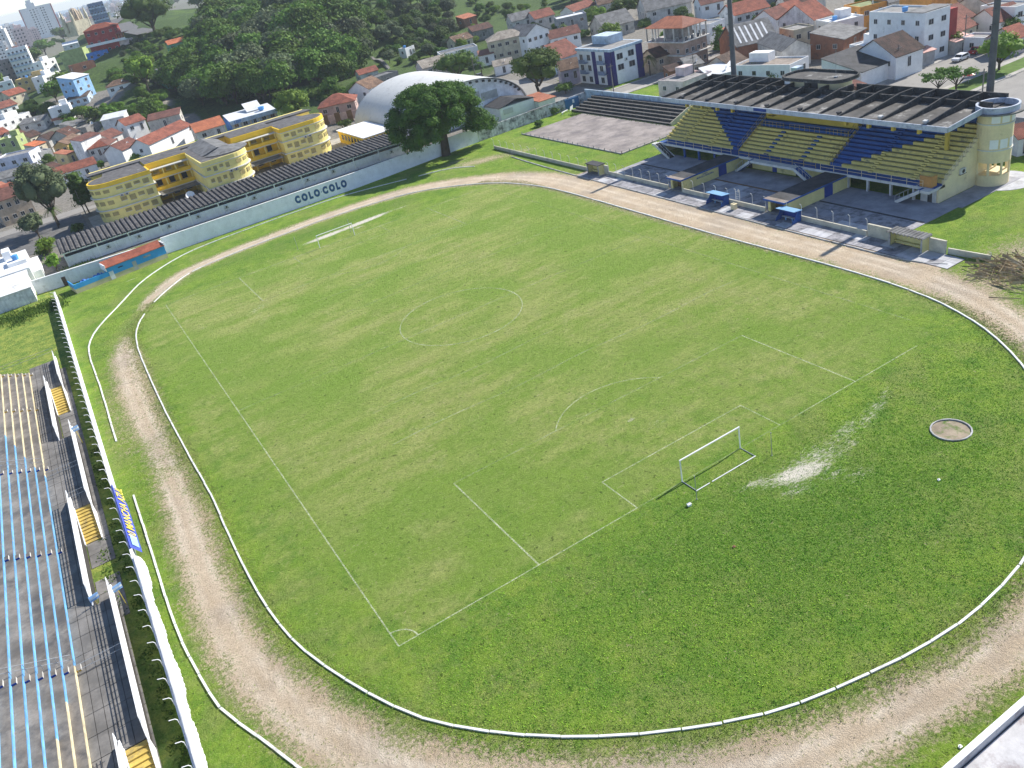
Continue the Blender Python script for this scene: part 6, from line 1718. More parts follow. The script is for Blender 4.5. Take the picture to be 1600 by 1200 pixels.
mb = MB(); mb.box(-19.5, 14, 183.5, 188.4, 2.6, 2.8); part('yard_canopy', mb, 'fibre', sc)
for x, y, z, l in ((-15, 168, 3.9, 'white satellite dish at the edge of the ribbed shed roof'),):
    mb = MB(); mb.tube([(x, y, 2), (x, y, z)], .05, 6)
    for k in range(12):
        a, b2 = 2*math.pi*k/12, 2*math.pi*(k+1)/12; mb.face([(x, y, z), (x+1.1*math.cos(a), y-.5+1.0*math.sin(a)*.3, z+.2+.9*math.sin(a)), (x+1.1*math.cos(b2), y-.5+math.sin(b2)*.3, z+.2+.9*math.sin(b2))])
    o = new('satellite_dish', mb.mesh('satellite_dish', ['whitepaint'], (x, y, 2))); o.location = (x, y, 2); tag(o, l, 'satellite dish')
# yellow annexe with white roof between school and gym
r = thing('school_annexe', 'low yellow annexe with white roof between the school and the gymnasium', 'building', (36, 184, 0))
mb = MB(); mb.box(33.5, 42.5, 171, 192, 0, 3.4); part('wall', mb, 'schoolyellow', r); mb = MB(); mb.box(33.2, 42.8, 170.6, 192.3, 3.4, 3.6); part('roof', mb, 'whitepaint', r)
for k in range(7): mb = MB(); mb.box(33.42, 33.5, 173+k*2.5, 174.2+k*2.5, 1.2, 2.6); part('window', mb, 'glass', r)
for k in range(3): mb = MB(); mb.box(34.5+k*2.6, 35.8+k*2.6, 170.92, 171, 1.2, 2.6); part('window', mb, 'glass', r)
# ------------------------------------------------------------------ gymnasium vault
mat('gymroof', (.58, .58, .56), .55, .06, stain=(.36, .35, .34), st_amt=.2, fine=.03); mat('gymwhite', (.82, .82, .86), streak=.2)
gy = thing('gymnasium', 'big barrel vaulted gymnasium with plain grey white roof', 'gymnasium', (62, 185, 0))
cx, hw_, hz = 62.0, 18.6, 10.2
def arch(sx=1., dz=0, n=28): return [(cx+hw_*sx*math.cos(a), 1.0+dz+hz*math.sin(a)) for a in np.linspace(0, math.pi, n+1)]
A = arch(); ys = (161.5, 172, 182.5, 193, 203.5)
aa = np.linspace(0, math.pi, 57)
for y0, y1 in zip(ys, ys[1:]):
    Ag, Yg = np.meshgrid(aa, np.array([y0+.03, y1-.03])); gm = grid_mesh('roof_band', cx-62+hw_*1.005*np.cos(Ag), Yg-185, 1.05+hz*1.01*np.sin(Ag), MATS['gymroof']); gm.polygons.foreach_set('use_smooth', [False]*len(gm.polygons)); ro = new('roof_band', gm, gy); sm_ = ro.modifiers.new('thickness', 'SOLIDIFY'); sm_.thickness = .12
mb = MB(); mb.prism([(cx-hw_, 0)]+arch(.995, -.05)[::-1]+[(cx+hw_, 0)], 1, 162.3, 162.6); part('end_wall', mb, 'gymwhite', gy); mb = MB(); mb.prism([(cx-hw_, 0)]+arch(.995, -.05)[::-1]+[(cx+hw_, 0)], 1, 202.8, 203); part('end_wall', mb, 'gymwhite', gy)
mb = MB(); mb.box(cx-hw_, cx-hw_+.3, 161.6, 203.4, 0, 1.6); mb.box(cx+hw_-.3, cx+hw_, 161.6, 203.4, 0, 1.6); part('side_wall', mb, 'gymwhite', gy)
for i in range(4, 24):
    a0 = math.pi*i/28; q = (cx+hw_*.985*math.cos(a0), .9+hz*.985*math.sin(a0)-.25)
    mb = MB(); mb.box(q[0]-.28, q[0]+.28, 161.65, 162.28, q[1]-.25, q[1]+.25); part('purlin_end', mb, 'dark', gy)
for xa, xb, z0, z1 in ((62.6, 66.2, 5.2, 7.9), (66.6, 71.8, 5.0, 7.1)):
    mb = MB(); mb.box(xa, xb, 162.18, 162.28, z0, z1); part('louvre_window', mb, 'frame', gy); 
    mb = MB()
    for k in range(int((xb-xa)/.4)): mb.box(xa+.1+k*.4, xa+.22+k*.4, 162.08, 162.17, z0+.1, z1-.1)
    part('louvre', mb, 'steel', gy)
r = thing('gym_annexe', 'white annexe with dark gable roof against the gymnasium arch', 'building', (73, 158, 0))
mb = MB(); mb.box(66.5, 77.5, 153, 161.4, 0, 3.6); mb.box(72, 72.2, 160, 161.4, 3, 4.4); part('wall', mb, 'white', r); mb = MB(); mb.prism([(66.2, 3.6), (66.2, 3.72), (72, 5.0), (77.9, 3.72), (77.9, 3.6), (72, 4.85)], 1, 152.6, 161.4); part('roof', mb, 'dark', r); mb = MB(); mb.box(67.5, 70.5, 152.9, 153, 1.7, 3.1); part('window', mb, 'frame', r)
r = thing('gym_porch', 'small white room with a bright orange roof at the foot of the gymnasium arch', 'building', (78, 155, 0))
mb = MB(); mb.box(77.6, 83, 151, 159.5, 0, 2.5); part('wall', mb, 'white', r); mb = MB(); mb.prism([(150.6, 2.5), (160, 3.1), (160, 3.2), (150.6, 2.62)], 0, 77.5, 83.4); part('roof', mb, 'orange', r)
# ------------------------------------------------------------------ old stained wall, blue gate, court, little terrace
mat('oldwall', (.66, .66, .66), .95, .3, scale=.8, stain=(.1, .1, .1), st_amt=.5, st_scale=.7, streak=.6)
r = thing('stained_wall', 'old black stained white wall beside the abandoned court', 'wall', (70, 142.5, 0))
Q = [(53.2, 141.9), (60, 142.2), (67, 142.6), (74, 143), (81.2, 143.4), (85.5, 143.6), (90.5, 144)]
for i, (a, b_) in enumerate(zip(Q, Q[1:])):
    mb = MB(); mb.prism([a, (b_[0]-.02, b_[1]), (b_[0]-.02, b_[1]+.3), (a[0], a[1]+.3)], 2, 0, 2.9); part('wall_section', mb, 'oldwall', r)
mb = MB(); mb.box(81, 85.4, 143.1, 143.36, 0, 2.6); part('gate', mb, 'gateblue' if 'gateblue' in MATS else mat('gateblue', (.05, .17, .34), .6, .15), r, 'dark blue sheet metal gate with a small white notice'); mb = MB(); mb.box(83.3, 83.9, 143.04, 143.09, 1.3, 2.2); part('notice', mb, 'whitepaint', r)
mb = MB(); mb.prism([(69, 142.4), (76, 142.8), (76, 143.6), (69, 143.2)], 2, 2.9, 3.0); part('coping', mb, 'fibre', r)
o = thing('white_bench', 'tumbled white board and frame lying at the stained wall', 'bench', (79.2, 140.8, 0), .4)
mb = MB(); mb.box(-1.6, 1.2, -.1, .3, .5, .56); part('seat', mb, 'whitepaint', o, world=False)
for s_ in (-1.4, .9): mb = MB(); mb.box(s_, s_+.08, -.05, .25, 0, .5); part('leg', mb, 'whitepaint', o, world=False)
mb = MB(); mb.prism([(1.5, 0), (3.0, .2), (3.3, 1.2), (1.9, 1.0)], 1, -.4, -.34); part('panel', mb, 'whitepaint', o, world=False)
mat('courtslab', (.33, .29, .27), .95, .3, scale=.25, stain=(.17, .15, .15), st_amt=.5, st_scale=.18, fine=.25)
mb = MB(); mb.box(62, 80.6, 94.2, 134.8, -.1, .1); structure('sports_court', mb.mesh('sports_court', ['courtslab']), 'weathered grey concrete court surrounded by grass')
r = thing('court_rail', 'low grey rail fence around the abandoned concrete court', 'fence', (71, 114, 0))
for x0, y0, x1, y1 in ((61.8, 94, 61.8, 135), (61.8, 94, 80.6, 94)):
    n = int(math.dist((x0, y0), (x1, y1))/2.0)
    mb = MB(); mb.box(min(x0, x1)-.08, max(x0, x1)+.08, min(y0, y1)-.08, max(y0, y1)+.08, 0, .22); part('kerb', mb, 'kerbgrey', r)
    for k in range(n+1): x, y = x0+(x1-x0)*k/n, y0+(y1-y0)*k/n; mb = MB(); mb.box(x-.06, x+.06, y-.06, y+.06, .22, .62); part('post', mb, 'kerbgrey', r)
    if y0 == y1: mb = MB(); mb.tube([(x0, y0, .6), (x1, y1, .6)], .03, 5); part('rail', mb, 'steel', r)
r = thing('small_terrace', 'small blackened concrete terrace of five steps behind the court', 'grandstand', (84, 120, 0))
mat('blackconc', (.06, .06, .062), .95, .4, stain=(.2, .2, .19), st_amt=.25, st_scale=1.2); mat('terredge', (.13, .125, .12), .9, .4, stain=(.06, .06, .06), st_amt=.45, st_scale=1.5)
for i in range(6):
    x0 = 80.9+i*1.15; z = .45+i*.43; mb = MB(); mb.box(x0, x0+1.15, 100.6, 140.4-i*.3, 0, z-.12); part('terrace_step', mb, 'blackconc', r)
    mb = MB(); mb.box(x0-.12, x0+.5, 100.6, 140.4-i*.3, z-.12, z); part('seat_slab', mb, 'terredge', r)
    mb = MB()
    for k in range(16): y = 102+k*2.4; mb.box(x0-.06, x0-.0, y, y+.25, max(0, z-.42), z-.13)
    part('bracket', mb, 'terredge', r)
mb = MB(); mb.box(88.2, 88.5, 100.2, 144, 0, 3.6); part('back_wall', mb, 'paleblue', r); mb = MB(); mb.prism([(80.8, 0), (88.4, 0), (88.4, 3.5), (80.8, .7)], 1, 100.2, 100.5); part('side_wall', mb, 'cream', r)
# low wall with fence posts from court grass to grandstand
def hookwall(label, pts, h=.55, post=1.9, sp=2.7, mt='hutcream', wd=.22, posts=True):
    r = thing('low_wall', label, 'wall', (pts[0][0], pts[0][1], 0))
    for (a, b_) in zip(pts, pts[1:]):
        L = math.dist(a, b_); n = max(1, round(L/sp)); d = ((b_[0]-a[0])/L, (b_[1]-a[1])/L); nn = (-d[1]*wd/2, d[0]*wd/2)
        mb = MB(); mb.prism([(a[0]-nn[0], a[1]-nn[1]), (b_[0]-nn[0], b_[1]-nn[1]), (b_[0]+nn[0], b_[1]+nn[1]), (a[0]+nn[0], a[1]+nn[1])], 2, 0, h); part('wall_section', mb, mt, r)
        if posts:
            for k in range(n+1):
                x, y = a[0]+(b_[0]-a[0])*k/n, a[1]+(b_[1]-a[1])*k/n; mb = MB(); mb.tube([(x, y, h), (x, y, h+post*.75), (x-.1, y, h+post*.87), (x-.42, y, h+post)], .04, 5); part('fence_post', mb, 'frame', r)
    return r
mat('wallcream', (.55, .52, .42), .9, .2, stain=(.3, .28, .24), st_amt=.3)
hookwall('low weathered wall with wire fence between track and court lawn', [(51.3, 131), (51.3, 91.8)], .75, 1.8, 3.2, 'wallcream')
hookwall('low cream wall with bent white posts left of the left tunnel', [(51.6, 85), (51.6, 66.8)], .8, 2.0, 2.7, 'wallcream')
hookwall('low cream wall with bent white posts between the two tunnels', [(51.6, 63), (51.6, 43.2)], .8, 2.0, 2.7, 'wallcream')
hookwall('low cream wall with bent white posts right of the right tunnel', [(51.6, 38.8), (51.6, 24)], .8, 2.0, 2.7, 'wallcream')
hookwall('low white wall running to the palm debris at the right', [(52, 11.8), (52.6, 6.4)], .8, 2, 3, 'wallcream', posts=False)
hookwall('thin pipe and wire fence beyond the palm debris', [(52.6, 6.4), (60, -6)], .08, 1.3, 4, 'kerbgrey')
# paved strip in front of the wall: single slabs, some lighter
mat('paveA', (.36, .35, .37), .95, .3, stain=(.13, .13, .14), st_amt=.5, st_scale=.7); mat('paveB', (.5, .5, .52), .95, .2, stain=(.3, .3, .3), st_amt=.3)
strip = structure('paved_strip', (lambda b: (b.box(47.95, 51.5, 9, 91.5, -.1, .03), b.mesh('paved_strip', ['slabjoint']))[1])(MB()), 'cracked concrete paving between the dirt track and the low walls')
y = 9.1
while y < 91:
    L = rnd.choice((1.6, 2.2, 2.6)); L = min(L, 91.4-y)
    for x0, x1 in ((47.98, 49.8), (49.84, 51.48)):
        mb = MB(); mb.box(x0, x1, y, y+L-.04, -.05, .055+rnd.uniform(0, .012)); part('paving_slab', mb, 'paveB' if (rnd.random() < (.55 if y < 32 else .15)) else 'paveA', strip)
    y += L
# forecourt
mat('court', (.33, .33, .36), .95, .3, scale=.3, stain=(.36, .36, .4), st_amt=.3, st_scale=.25, fine=.2)
fc = structure('forecourt', (lambda b: (b.box(51.75, 66.2, 20.2, 85.6, -.1, .08), b.box(66.2, 80, 19.6, 23.2, -.1, .08), b.mesh('forecourt', ['court']))[2])(MB()), 'grey concrete forecourt under the grandstand')
mat('brownstrip', (.2, .12, .06)); 
for y0, y1, m_ in ((20.5, 39, 'dark'), (43.2, 62.8, 'brownstrip'), (67, 84, 'dark')): mb = MB(); mb.box(58.9, 59.25, y0, y1, .08, .14); part('drain', mb, m_, fc)
y = 20.4
while y < 84:
    if not (38.8 < y < 43.3 or 61.5 < y < 66.8):
        for x0 in np.arange(52.2, 58.4, 2.2): mb = MB(); mb.box(x0, x0+2.14, y, y+2.5, .04, .095+rnd.uniform(0, .012)); part('paving_slab', mb, rnd.choice(('paveA', 'paveA', 'paveA', 'court', 'paveB') if rnd.random() < .5 else ('paveA',)), fc)
    y += 2.58
# ------------------------------------------------------------------ main grandstand
mat('seatyellow', (.74, .6, .2), .85, .18, stain=(.22, .2, .12), st_amt=.3, st_scale=.6); mat('seatblue', (.03, .1, .33), .8, .2, stain=(.02, .05, .16), st_amt=.3); mat('gsyellow', (.62, .45, .08), .8, .12); mat('gscream', (.8, .68, .42), .85, .1, stain=(.45, .36, .22), st_amt=.15, streak=.12); mat('treadgrey', (.14, .14, .15), .95, .3); mat('roofconc', (.11, .105, .1), .95, .45, scale=.4, stain=(.42, .41, .39), st_amt=.26, st_scale=.3); mat('ribconc', (.06, .06, .06), .95, .35, stain=(.25, .25, .24), st_amt=.2, st_scale=1.5); mat('fascia', (.5, .54, .62), .85, .15, stain=(.2, .22, .3), st_amt=.3, st_scale=.8, streak=.3); mat('railyellow', (.5, .38, .12), .7); mat('gswhite', (.62, .62, .6), .85, .15, stain=(.35, .35, .33), st_amt=.25)
mat('tunnelyellow', (.74, .66, .3), .85, .12, stain=(.35, .32, .16), st_amt=.2)
G0, G1 = 23.4, 85.8; yA, yB = 44.3, 65.0
gsd = thing('main_grandstand', 'large covered grandstand with blue and yellow concrete rows and ribbed dark roof', 'grandstand', (72, 54.6, 0))
NRW = 13; tr = .76; ri = .45; x0g = 67.6; z0g = 2.55
for i in range(NRW):
    xa = x0g+i*tr; z = z0g+ri*(i+1); tt = i/(NRW-1)
    b1 = 42.6-(42.6-27.0)*min(1, (i+.5)/12); b2 = 66.2+(82.2-66.2)*min(1, (i+.5)/12)
    secs = [(G0+.3, b1, 'seatyellow'), (b1, yA, 'seatblue'), (yA, yB, 'seatyellow' if i < 7 else 'seatblue'), (yB, b2, 'seatblue'), (b2, G1-.3, 'seatyellow')]
    if i >= 9: secs[2] = (yA, yA+.1, 'gsyellow')
    for (a, b_, mt) in secs:
        if b_-a < .2: continue
        mb = MB(); mb.box(xa, xa+tr, a, b_-.015, z-ri-.25, z-.001, 0); mb.box(xa-.02, xa+.47, a, b_-.015, z-.09, z+.03, 0); part('seat_row', mb, mt, gsd)
        mb = MB(); mb.box(xa+.48, xa+tr-.03, a, b_-.015, z, z+.012); part('tread', mb, 'seatblue' if mt == 'seatblue' else 'treadgrey', gsd)
    for yy in ((50.3, 58.4) if i < 7 else ()):
        mb = MB(); mb.box(xa-.35, xa-.021, yy-.45, yy+.45, z-ri-.0, z-.2); part('aisle_step', mb, 'seatblue', gsd)
    for yy in (36.2, 72.8, 28.5, 80.6):
        mb = MB(); mb.box(xa-.35, xa-.021, yy-.4, yy+.4, z-ri, z-.2); part('aisle_step', mb, 'seatblue' if b1 < yy < b2 else 'seatyellow', gsd)
ztop = z0g+ri*NRW; xtop = x0g+tr*NRW
mb = MB(); mb.box(65.2, 67.6, G0, G1, 2.1, 2.5); part('walkway', mb, 'gswhite', gsd)
mb = MB(); mb.box(65.35, 67.58, G0+.1, G1-.1, 2.5, 2.53); part('walkway_floor', mb, 'seatblue', gsd)
mb = MB(); mb.box(x0g+9*tr+.05, x0g+9*tr+.3, yA+.1, yB-.1, z0g+ri*8.9, 10.75); part('box_wall', mb, 'gsyellow', gsd)
mb = MB(); mb.box(xtop+.3, xtop+.6, G0+.3, G1-.3, 0, 11.0); part('rear_wall', mb, 'seatblue', gsd)
for y0, y1, mt, nm in ((G0-.0, G0+.28, 'gscream', 'side_wall'), (G1-.28, G1, 'gscream', 'side_wall')):
    mb = MB(); mb.prism([(66.2, 0), (78.6, 0), (78.6, ztop+.2), (67.7, 2.75), (66.2, 2.1)], 1, y0, y1); part(nm, mb, mt, gsd)
mb = MB()
for i in range(NRW): mb.box(x0g+i*tr, x0g+(i+1)*tr, G1-.5, G1+.02, z0g+ri*i, z0g+ri*(i+1)+.12)
part('stepped_kerb', mb, 'seatyellow', gsd)
mb = MB()
for i in range(NRW): mb.box(x0g+i*tr-.1, x0g+(i+1)*tr-.1, G0-.02, G0+.5, z0g+ri*i, z0g+ri*(i+1)+.1)
part('stepped_kerb', mb, 'gscream', gsd)
for yy in (yA, yB):
    mb = MB(); mb.prism([(x0g-.2, z0g), (xtop, ztop), (xtop, ztop+.28), (x0g-.2, z0g+.3)], 1, yy-.09, yy+.09); part('divider', mb, 'railyellow', gsd)
    for s_ in (-.5, .5):
        mb = MB()
        for k in range(9): x = x0g+k*(xtop-x0g)/8; z = z0g+(x-x0g)*ri/tr; mb.tube([(x, yy+s_, z), (x, yy+s_, z+1.05)], .03, 4)
        for h_ in (.5, 1.05): mb.tube([(x0g, yy+s_, z0g+h_), (xtop, yy+s_, ztop+h_)], .028, 4)
        part('handrail', mb, 'railyellow', gsd)
for s_ in (G0+.15,):
    mb = MB()
    for k in range(12): x = x0g+k*(xtop-x0g)/11; z = z0g+(x-x0g)*ri/tr; mb.tube([(x, s_, z+.2), (x, s_, z+1.15)], .035, 4)
    for h_ in (.7, 1.15): mb.tube([(x0g, s_, z0g+h_), (xtop, s_, ztop+h_)], .035, 5)
    part('handrail', mb, 'gscream', gsd)
for (a, b_) in ((yA+.6, 49.6), (51, 57.7), (59.1, yB-.6)):
    mb = MB(); x = x0g+7*tr-.1; z = z0g+ri*7
    for k in range(7): y = a+(b_-a)*k/6; mb.tube([(x, y, z), (x, y, z+.95)], .028, 4)
    for h_ in (.5, .95): mb.tube([(x, a, z+h_), (x, b_, z+h_)], .028, 4)
    part('box_rail', mb, 'railyellow', gsd)
for (a, b_, mt) in ((G0+2, yA, 'gscream'), (yA+1, yB-2, 'railyellow'), (yB, G1-.4, 'gscream')):
    mb = MB(); n = int((b_-a)/2.4)
    for k in range(n+1): y = a+(b_-a)*k/n; mb.tube([(65.35, y, 2.5), (65.35, y, 3.5)], .035, 4)
    for h_ in (.5, 1.0): mb.tube([(65.35, a, 2.5+h_), (65.35, b_, 2.5+h_)], .032, 5)
    part('front_rail', mb, mt, gsd)
mb = MB(); mb.box(65.4, 65.5, G0+.6, G0+2.6, 2.5, 4.2); mb.box(65.5, 66.6, G0+.6, G0+.68, 2.5, 4.2); part('orange_screen', mb, mat('orangescreen', (.5, .25, .08), .7), gsd)
# under the walkway
mb = MB(); mb.box(70.5, 70.7, G0+.3, 40, 0, 2.1); mb.box(70.5, 70.7, 68, G1-.3, 0, 2.1); part('inner_wall', mb, 'gswhite', gsd)
mb = MB(); mb.box(66.6, 66.8, 43.4, 66.8, .08, 2.1); part('inner_wall', mb, 'tunnelyellow', gsd)
for y in (55.6, 50.2, 61.5): mb = MB(); mb.box(66.53, 66.6, y-.5, y+.5, .08, 1.9); part('door', mb, 'dark' if y != 55.6 else 'deepblue', gsd)
for y, mt in ((35.4, 'gswhite'), (31.2, 'gswhite'), (27.2, 'gswhite'), (39.2, 'gswhite'), (84.8, 'deepblue'), (78.6, 'seatblue'), (74.4, 'seatblue'), (70, 'seatblue')): mb = MB(); mb.box(65.7, 66.05, y-.17, y+.17, .08, 2.1); part('post', mb, mt, gsd)
mb = MB(); mb.box(66.05, 66.2, G0+.28, 26.2, .08, 2.1); part('toilet_wall', mb, 'gswhite', gsd); mb = MB(); mb.box(65.99, 66.05, 24.3, 25.0, .1, 1.8); part('door', mb, 'dark', gsd)
def stairs2(label, x, ya, yb, z=2.5, n=11, mt='gswhite', mt2='seatblue'):
    """flight parallel to the stand front from (ya, ground) up to (yb, z)"""
    s_ = thing('outside_stair', label, 'stairs', (x, ya, .08)); d = (yb-ya)/n
    for k in range(n): a, b_ = sorted((ya+k*d, ya+(k+1)*d)); mb = MB(); mb.box(x-.6, x+.6, a, b_, max(.08, z*(k+1)/n-.35), z*(k+1)/n+.02); part('stair_step', mb, mt2, s_)
    for q in (x-.66, x+.66): mb = MB(); mb.prism([(ya, .08), (ya+d*1.5, .08), (yb, z-.45), (yb, z+.12), (ya, .3)], 0, q-.07, q+.07); part('stringer', mb, mt, s_)
    mb = MB()
    for k in range(0, n+1, 2): y = ya+d*k; zz = z*k/n; mb.tube([(x-.66, y, zz), (x-.66, y, zz+1)], .025, 4)
    mb.tube([(x-.66, ya, 1.1), (x-.66, yb, z+1)], .028, 4); part('handrail', mb, 'frame', s_)
stairs2('right end blue stepped stair up to the grandstand walkway', 64.5, 28.9, 24.9)
stairs2('left half of the twin stairs in the middle of the grandstand', 64.5, 62.6, 58.9)
stairs2('right half of the twin stairs in the middle of the grandstand', 64.5, 44.6, 48.6)
stairs2('dark stair at the far left end of the grandstand', 64.5, 81.0, 85.2, mt2='dark')
mb = MB(); mb.box(64, 65.2, 48.6, 58.9, 2.1, 2.5); mb.box(64, 65.2, 23.4, 24.9, 2.1, 2.5); mb.box(64, 65.2, 85.2, 86.4, 2.1, 2.5); part('landing', mb, 'gswhite', gsd)
# roof: slab, tapered beams, fascia
RXF, RXB, RY0, RY1 = 66.7, 80.2, 22.9, 85.2
zf, zb = 10.75, 11.05
mb = MB(); mb.prism([(RXF+.02, zf-.15), (RXB, zb-.15), (RXB, zb+.05), (RXF+.02, zf+.05)], 1, RY0+.05, RY1-.05); part('roof_slab', mb, 'roofconc', gsd)
mb = MB(); mb.box(RXF-.15, RXF+.01, RY0, RY1, zf-.35, zf+.42); part('front_fascia', mb, 'fascia', gsd)
mb = MB(); mb.prism([(RXF+.02, zf-.3), (74.4, zb-.15), (74.4, zb+.75), (RXF+.02, zf+.42)], 1, RY0-.12, RY0+.03); part('side_fascia', mb, 'fascia', gsd)
mb = MB(); mb.prism([(RXF+.02, zf-.3), (RXB, zb-.1), (RXB, zb+1.0), (RXF+.02, zf+.42)], 1, RY1-.03, RY1+.12); part('side_fascia', mb, 'ribconc', gsd)
mb = MB(); mb.box(RXB, RXB+.2, RY0, 49.5, zb-.4, zb+1.2); part('rear_beam', mb, 'ribconc', gsd); mb = MB(); mb.box(RXB, RXB+.2, 66.5, RY1, zb-.4, zb+1.2); part('rear_beam', mb, 'ribconc', gsd)
NB = 16
for k in range(1, NB):
    y = RY0+(RY1-RY0)*k/NB
    mb = MB(); mb.prism([(RXF+.3, zf+.04), (RXB-.02, zb+.04), (RXB-.02, zb+1.15), (RXB-3.4, zb+1.2), (RXF+.3, zf+.25)], 1, y-.13, y+.13); part('roof_beam', mb, 'ribconc', gsd)
for k in range(NB):
    y0, y1 = RY0+(RY1-RY0)*k/NB+.14, RY0+(RY1-RY0)*(k+1)/NB-.14
    mb = MB(); mb.box(RXB-3.4, RXB-3.15, y0, y1, zb-.05, zb+.8); part('cross_beam', mb, 'ribconc', gsd)
for y in (27.5, 35.2, 43, 51, 58.5, 66, 73.5, 80.5):
    mb = MB(); mb.box(68.1, 68.45, y-.25, y+.25, zf+.06, zf+.3); mb.prism([(68.0, zf+.3), (68.5, zf+.35), (68.45, zf+.62), (67.95, zf+.55)], 1, y-.35, y+.35); part('floodlight', mb, 'dark' if y > 40 else 'frame', gsd)
for y in (28.2, 32.6, 37, 41.3, 66.6, 70.6, 74.7, 79): mb = MB(); mb.box(67.6, 68.2, y-.22, y+.22, zf-1.35, zf-.16); part('roof_corbel', mb, 'gsyellow', gsd)
mb = MB(); mb.box(72.3, 72.8, 26.6, 27.1, z0g+ri*6, zf-.1); part('roof_column', mb, 'gsyellow', gsd)
mb = MB(); mb.box(68.2, 69.2, 57.2, 58.6, 9.2, 9.3); mb.box(68.3, 69.0, 57.3, 58.5, 9.6, 10.3); mb.tube([(68.7, 57.9, 9.2), (68.7, 57.9, 10.7)], .06, 5); part('speaker_shelf', mb, 'gsyellow', gsd)
mb = MB(); mb.box(RXF-.2, RXF-.16, 57.0, 60.0, zf-.2, zf+.3); part('scoreboard_panel', mb, 'deepblue', gsd)
# cabin on the roof
def rounded(x0, x1, y0, y1, r_, n=6):
    P = []
    for cx_, cy_, a0 in ((x1-r_, y1-r_, 0), (x0+r_, y1-r_, 90), (x0+r_, y0+r_, 180), (x1-r_, y0+r_, 270)):
        for k in range(n+1): a = math.radians(a0+90*k/n); P.append((cx_+r_*math.cos(a), cy_+r_*math.sin(a)))
    return P
mb = MB(); mb.prism(rounded(78.6, 83.6, 52, 64, 2.2), 2, 6, 12.6); part('cabin_wall', mb, 'gscream', gsd); mb = MB(); mb.prism(rounded(77.6, 84.4, 50.8, 65.2, 2.6), 2, 12.6, 12.8); part('cabin_roof', mb, 'roofconc', gsd)
mb = MB(); P1, P2 = rounded(77.6, 84.4, 50.8, 65.2, 2.6), rounded(77.9, 84.1, 51.1, 64.9, 2.4)
for i in range(len(P1)):
    j = (i+1) % len(P1); mb.face([(*P1[i], 12.8), (*P1[j], 12.8), (*P1[j], 13.2), (*P1[i], 13.2)]); mb.face([(*P2[j], 12.8), (*P2[i], 12.8), (*P2[i], 13.2), (*P2[j], 13.2)]); mb.face([(*P1[i], 13.2), (*P1[j], 13.2), (*P2[j], 13.2), (*P2[i], 13.2)])
part('cabin_rim', mb, 'ribconc', gsd)
mb = MB(); mb.box(78.52, 78.6, 56.4, 59.4, 10.9, 12.4); part('cabin_window', mb, 'dark', gsd)
mb = MB(); mb.tube([(81, 54.5, 12.8), (81, 54.5, 17.5)], .03, 5); mb.box(80.8, 81.2, 54.2, 54.8, 12.8, 13.0); part('antenna', mb, 'steel', gsd)
# round tower at the right end
tw = Vector((77.0, 22.4)); mb = MB(); mb.cyl(tw.x, tw.y, 0, 1.7, 2.4, 32); mb.cyl(tw.x, tw.y, 3.6, 10.7, 2.4, 32)
part('tower_wall', mb, 'gscream', gsd, smooth=False)
for k in range(8):
    a = math.radians(45*k+20); mb = MB(); x, y = tw.x+2.25*math.cos(a), tw.y+2.25*math.sin(a); mb.cyl(x, y, 1.7, 3.6, .18, 8); part('tower_post', mb, 'gscream', gsd)
for z in (5.4, 9.2): mb = MB(); mb.cyl(tw.x, tw.y, z, z+.16, 2.52, 32); part('tower_ledge', mb, 'gswhite', gsd)
for z0_, z1_ in ((5.75, 7.1), (9.5, 10.55)):
    for a in (-2.02, -2.58, -1.42, -.85):
        w0 = .23; mb = MB(); n = 4; P = [(tw.x+2.44*math.cos(a-w0+2*w0*k/n), tw.y+2.44*math.sin(a-w0+2*w0*k/n)) for k in range(n+1)]
        for i in range(n): mb.face([(*P[i], z0_), (*P[i+1], z0_), (*P[i+1], z1_), (*P[i], z1_)])
        part('tower_window', mb, 'whitepaint', gsd)
mb = MB(); mb.cyl(tw.x+.3, tw.y, 10.7, 10.9, 3.5, 32); part('tower_roof', mb, 'fibre', gsd)
mb = MB()
for i in range(32):
    a, b2 = 2*math.pi*i/32, 2*math.pi*(i+1)/32; c_ = lambda r_, q, z: (tw.x+.2+r_*math.cos(q), tw.y+r_*math.sin(q), z)
    mb.face([c_(2.9, a, 10.9), c_(2.9, b2, 10.9), c_(2.9, b2, 11.75), c_(2.9, a, 11.75)]); mb.face([c_(2.6, b2, 10.9), c_(2.6, a, 10.9), c_(2.6, a, 11.75), c_(2.6, b2, 11.75)]); mb.face([c_(2.9, a, 11.75), c_(2.9, b2, 11.75), c_(2.6, b2, 11.75), c_(2.6, a, 11.75)])
part('tower_rim', mb, 'fascia', gsd)
o = new('air_conditioner', acm); o.location = (71.3, G0-.02, 3.0); o.scale = (1.4, 1, 1.3); tag(o, 'air conditioner on the cream side wall of the main grandstand', 'air conditioner')
mb = MB(); mb.cyl(78.2, 21.2, -.05, .05, 4.4, 32); structure('round_path', mb.mesh('round_path', ['paveB']), 'pale path curving round the foot of the tower')
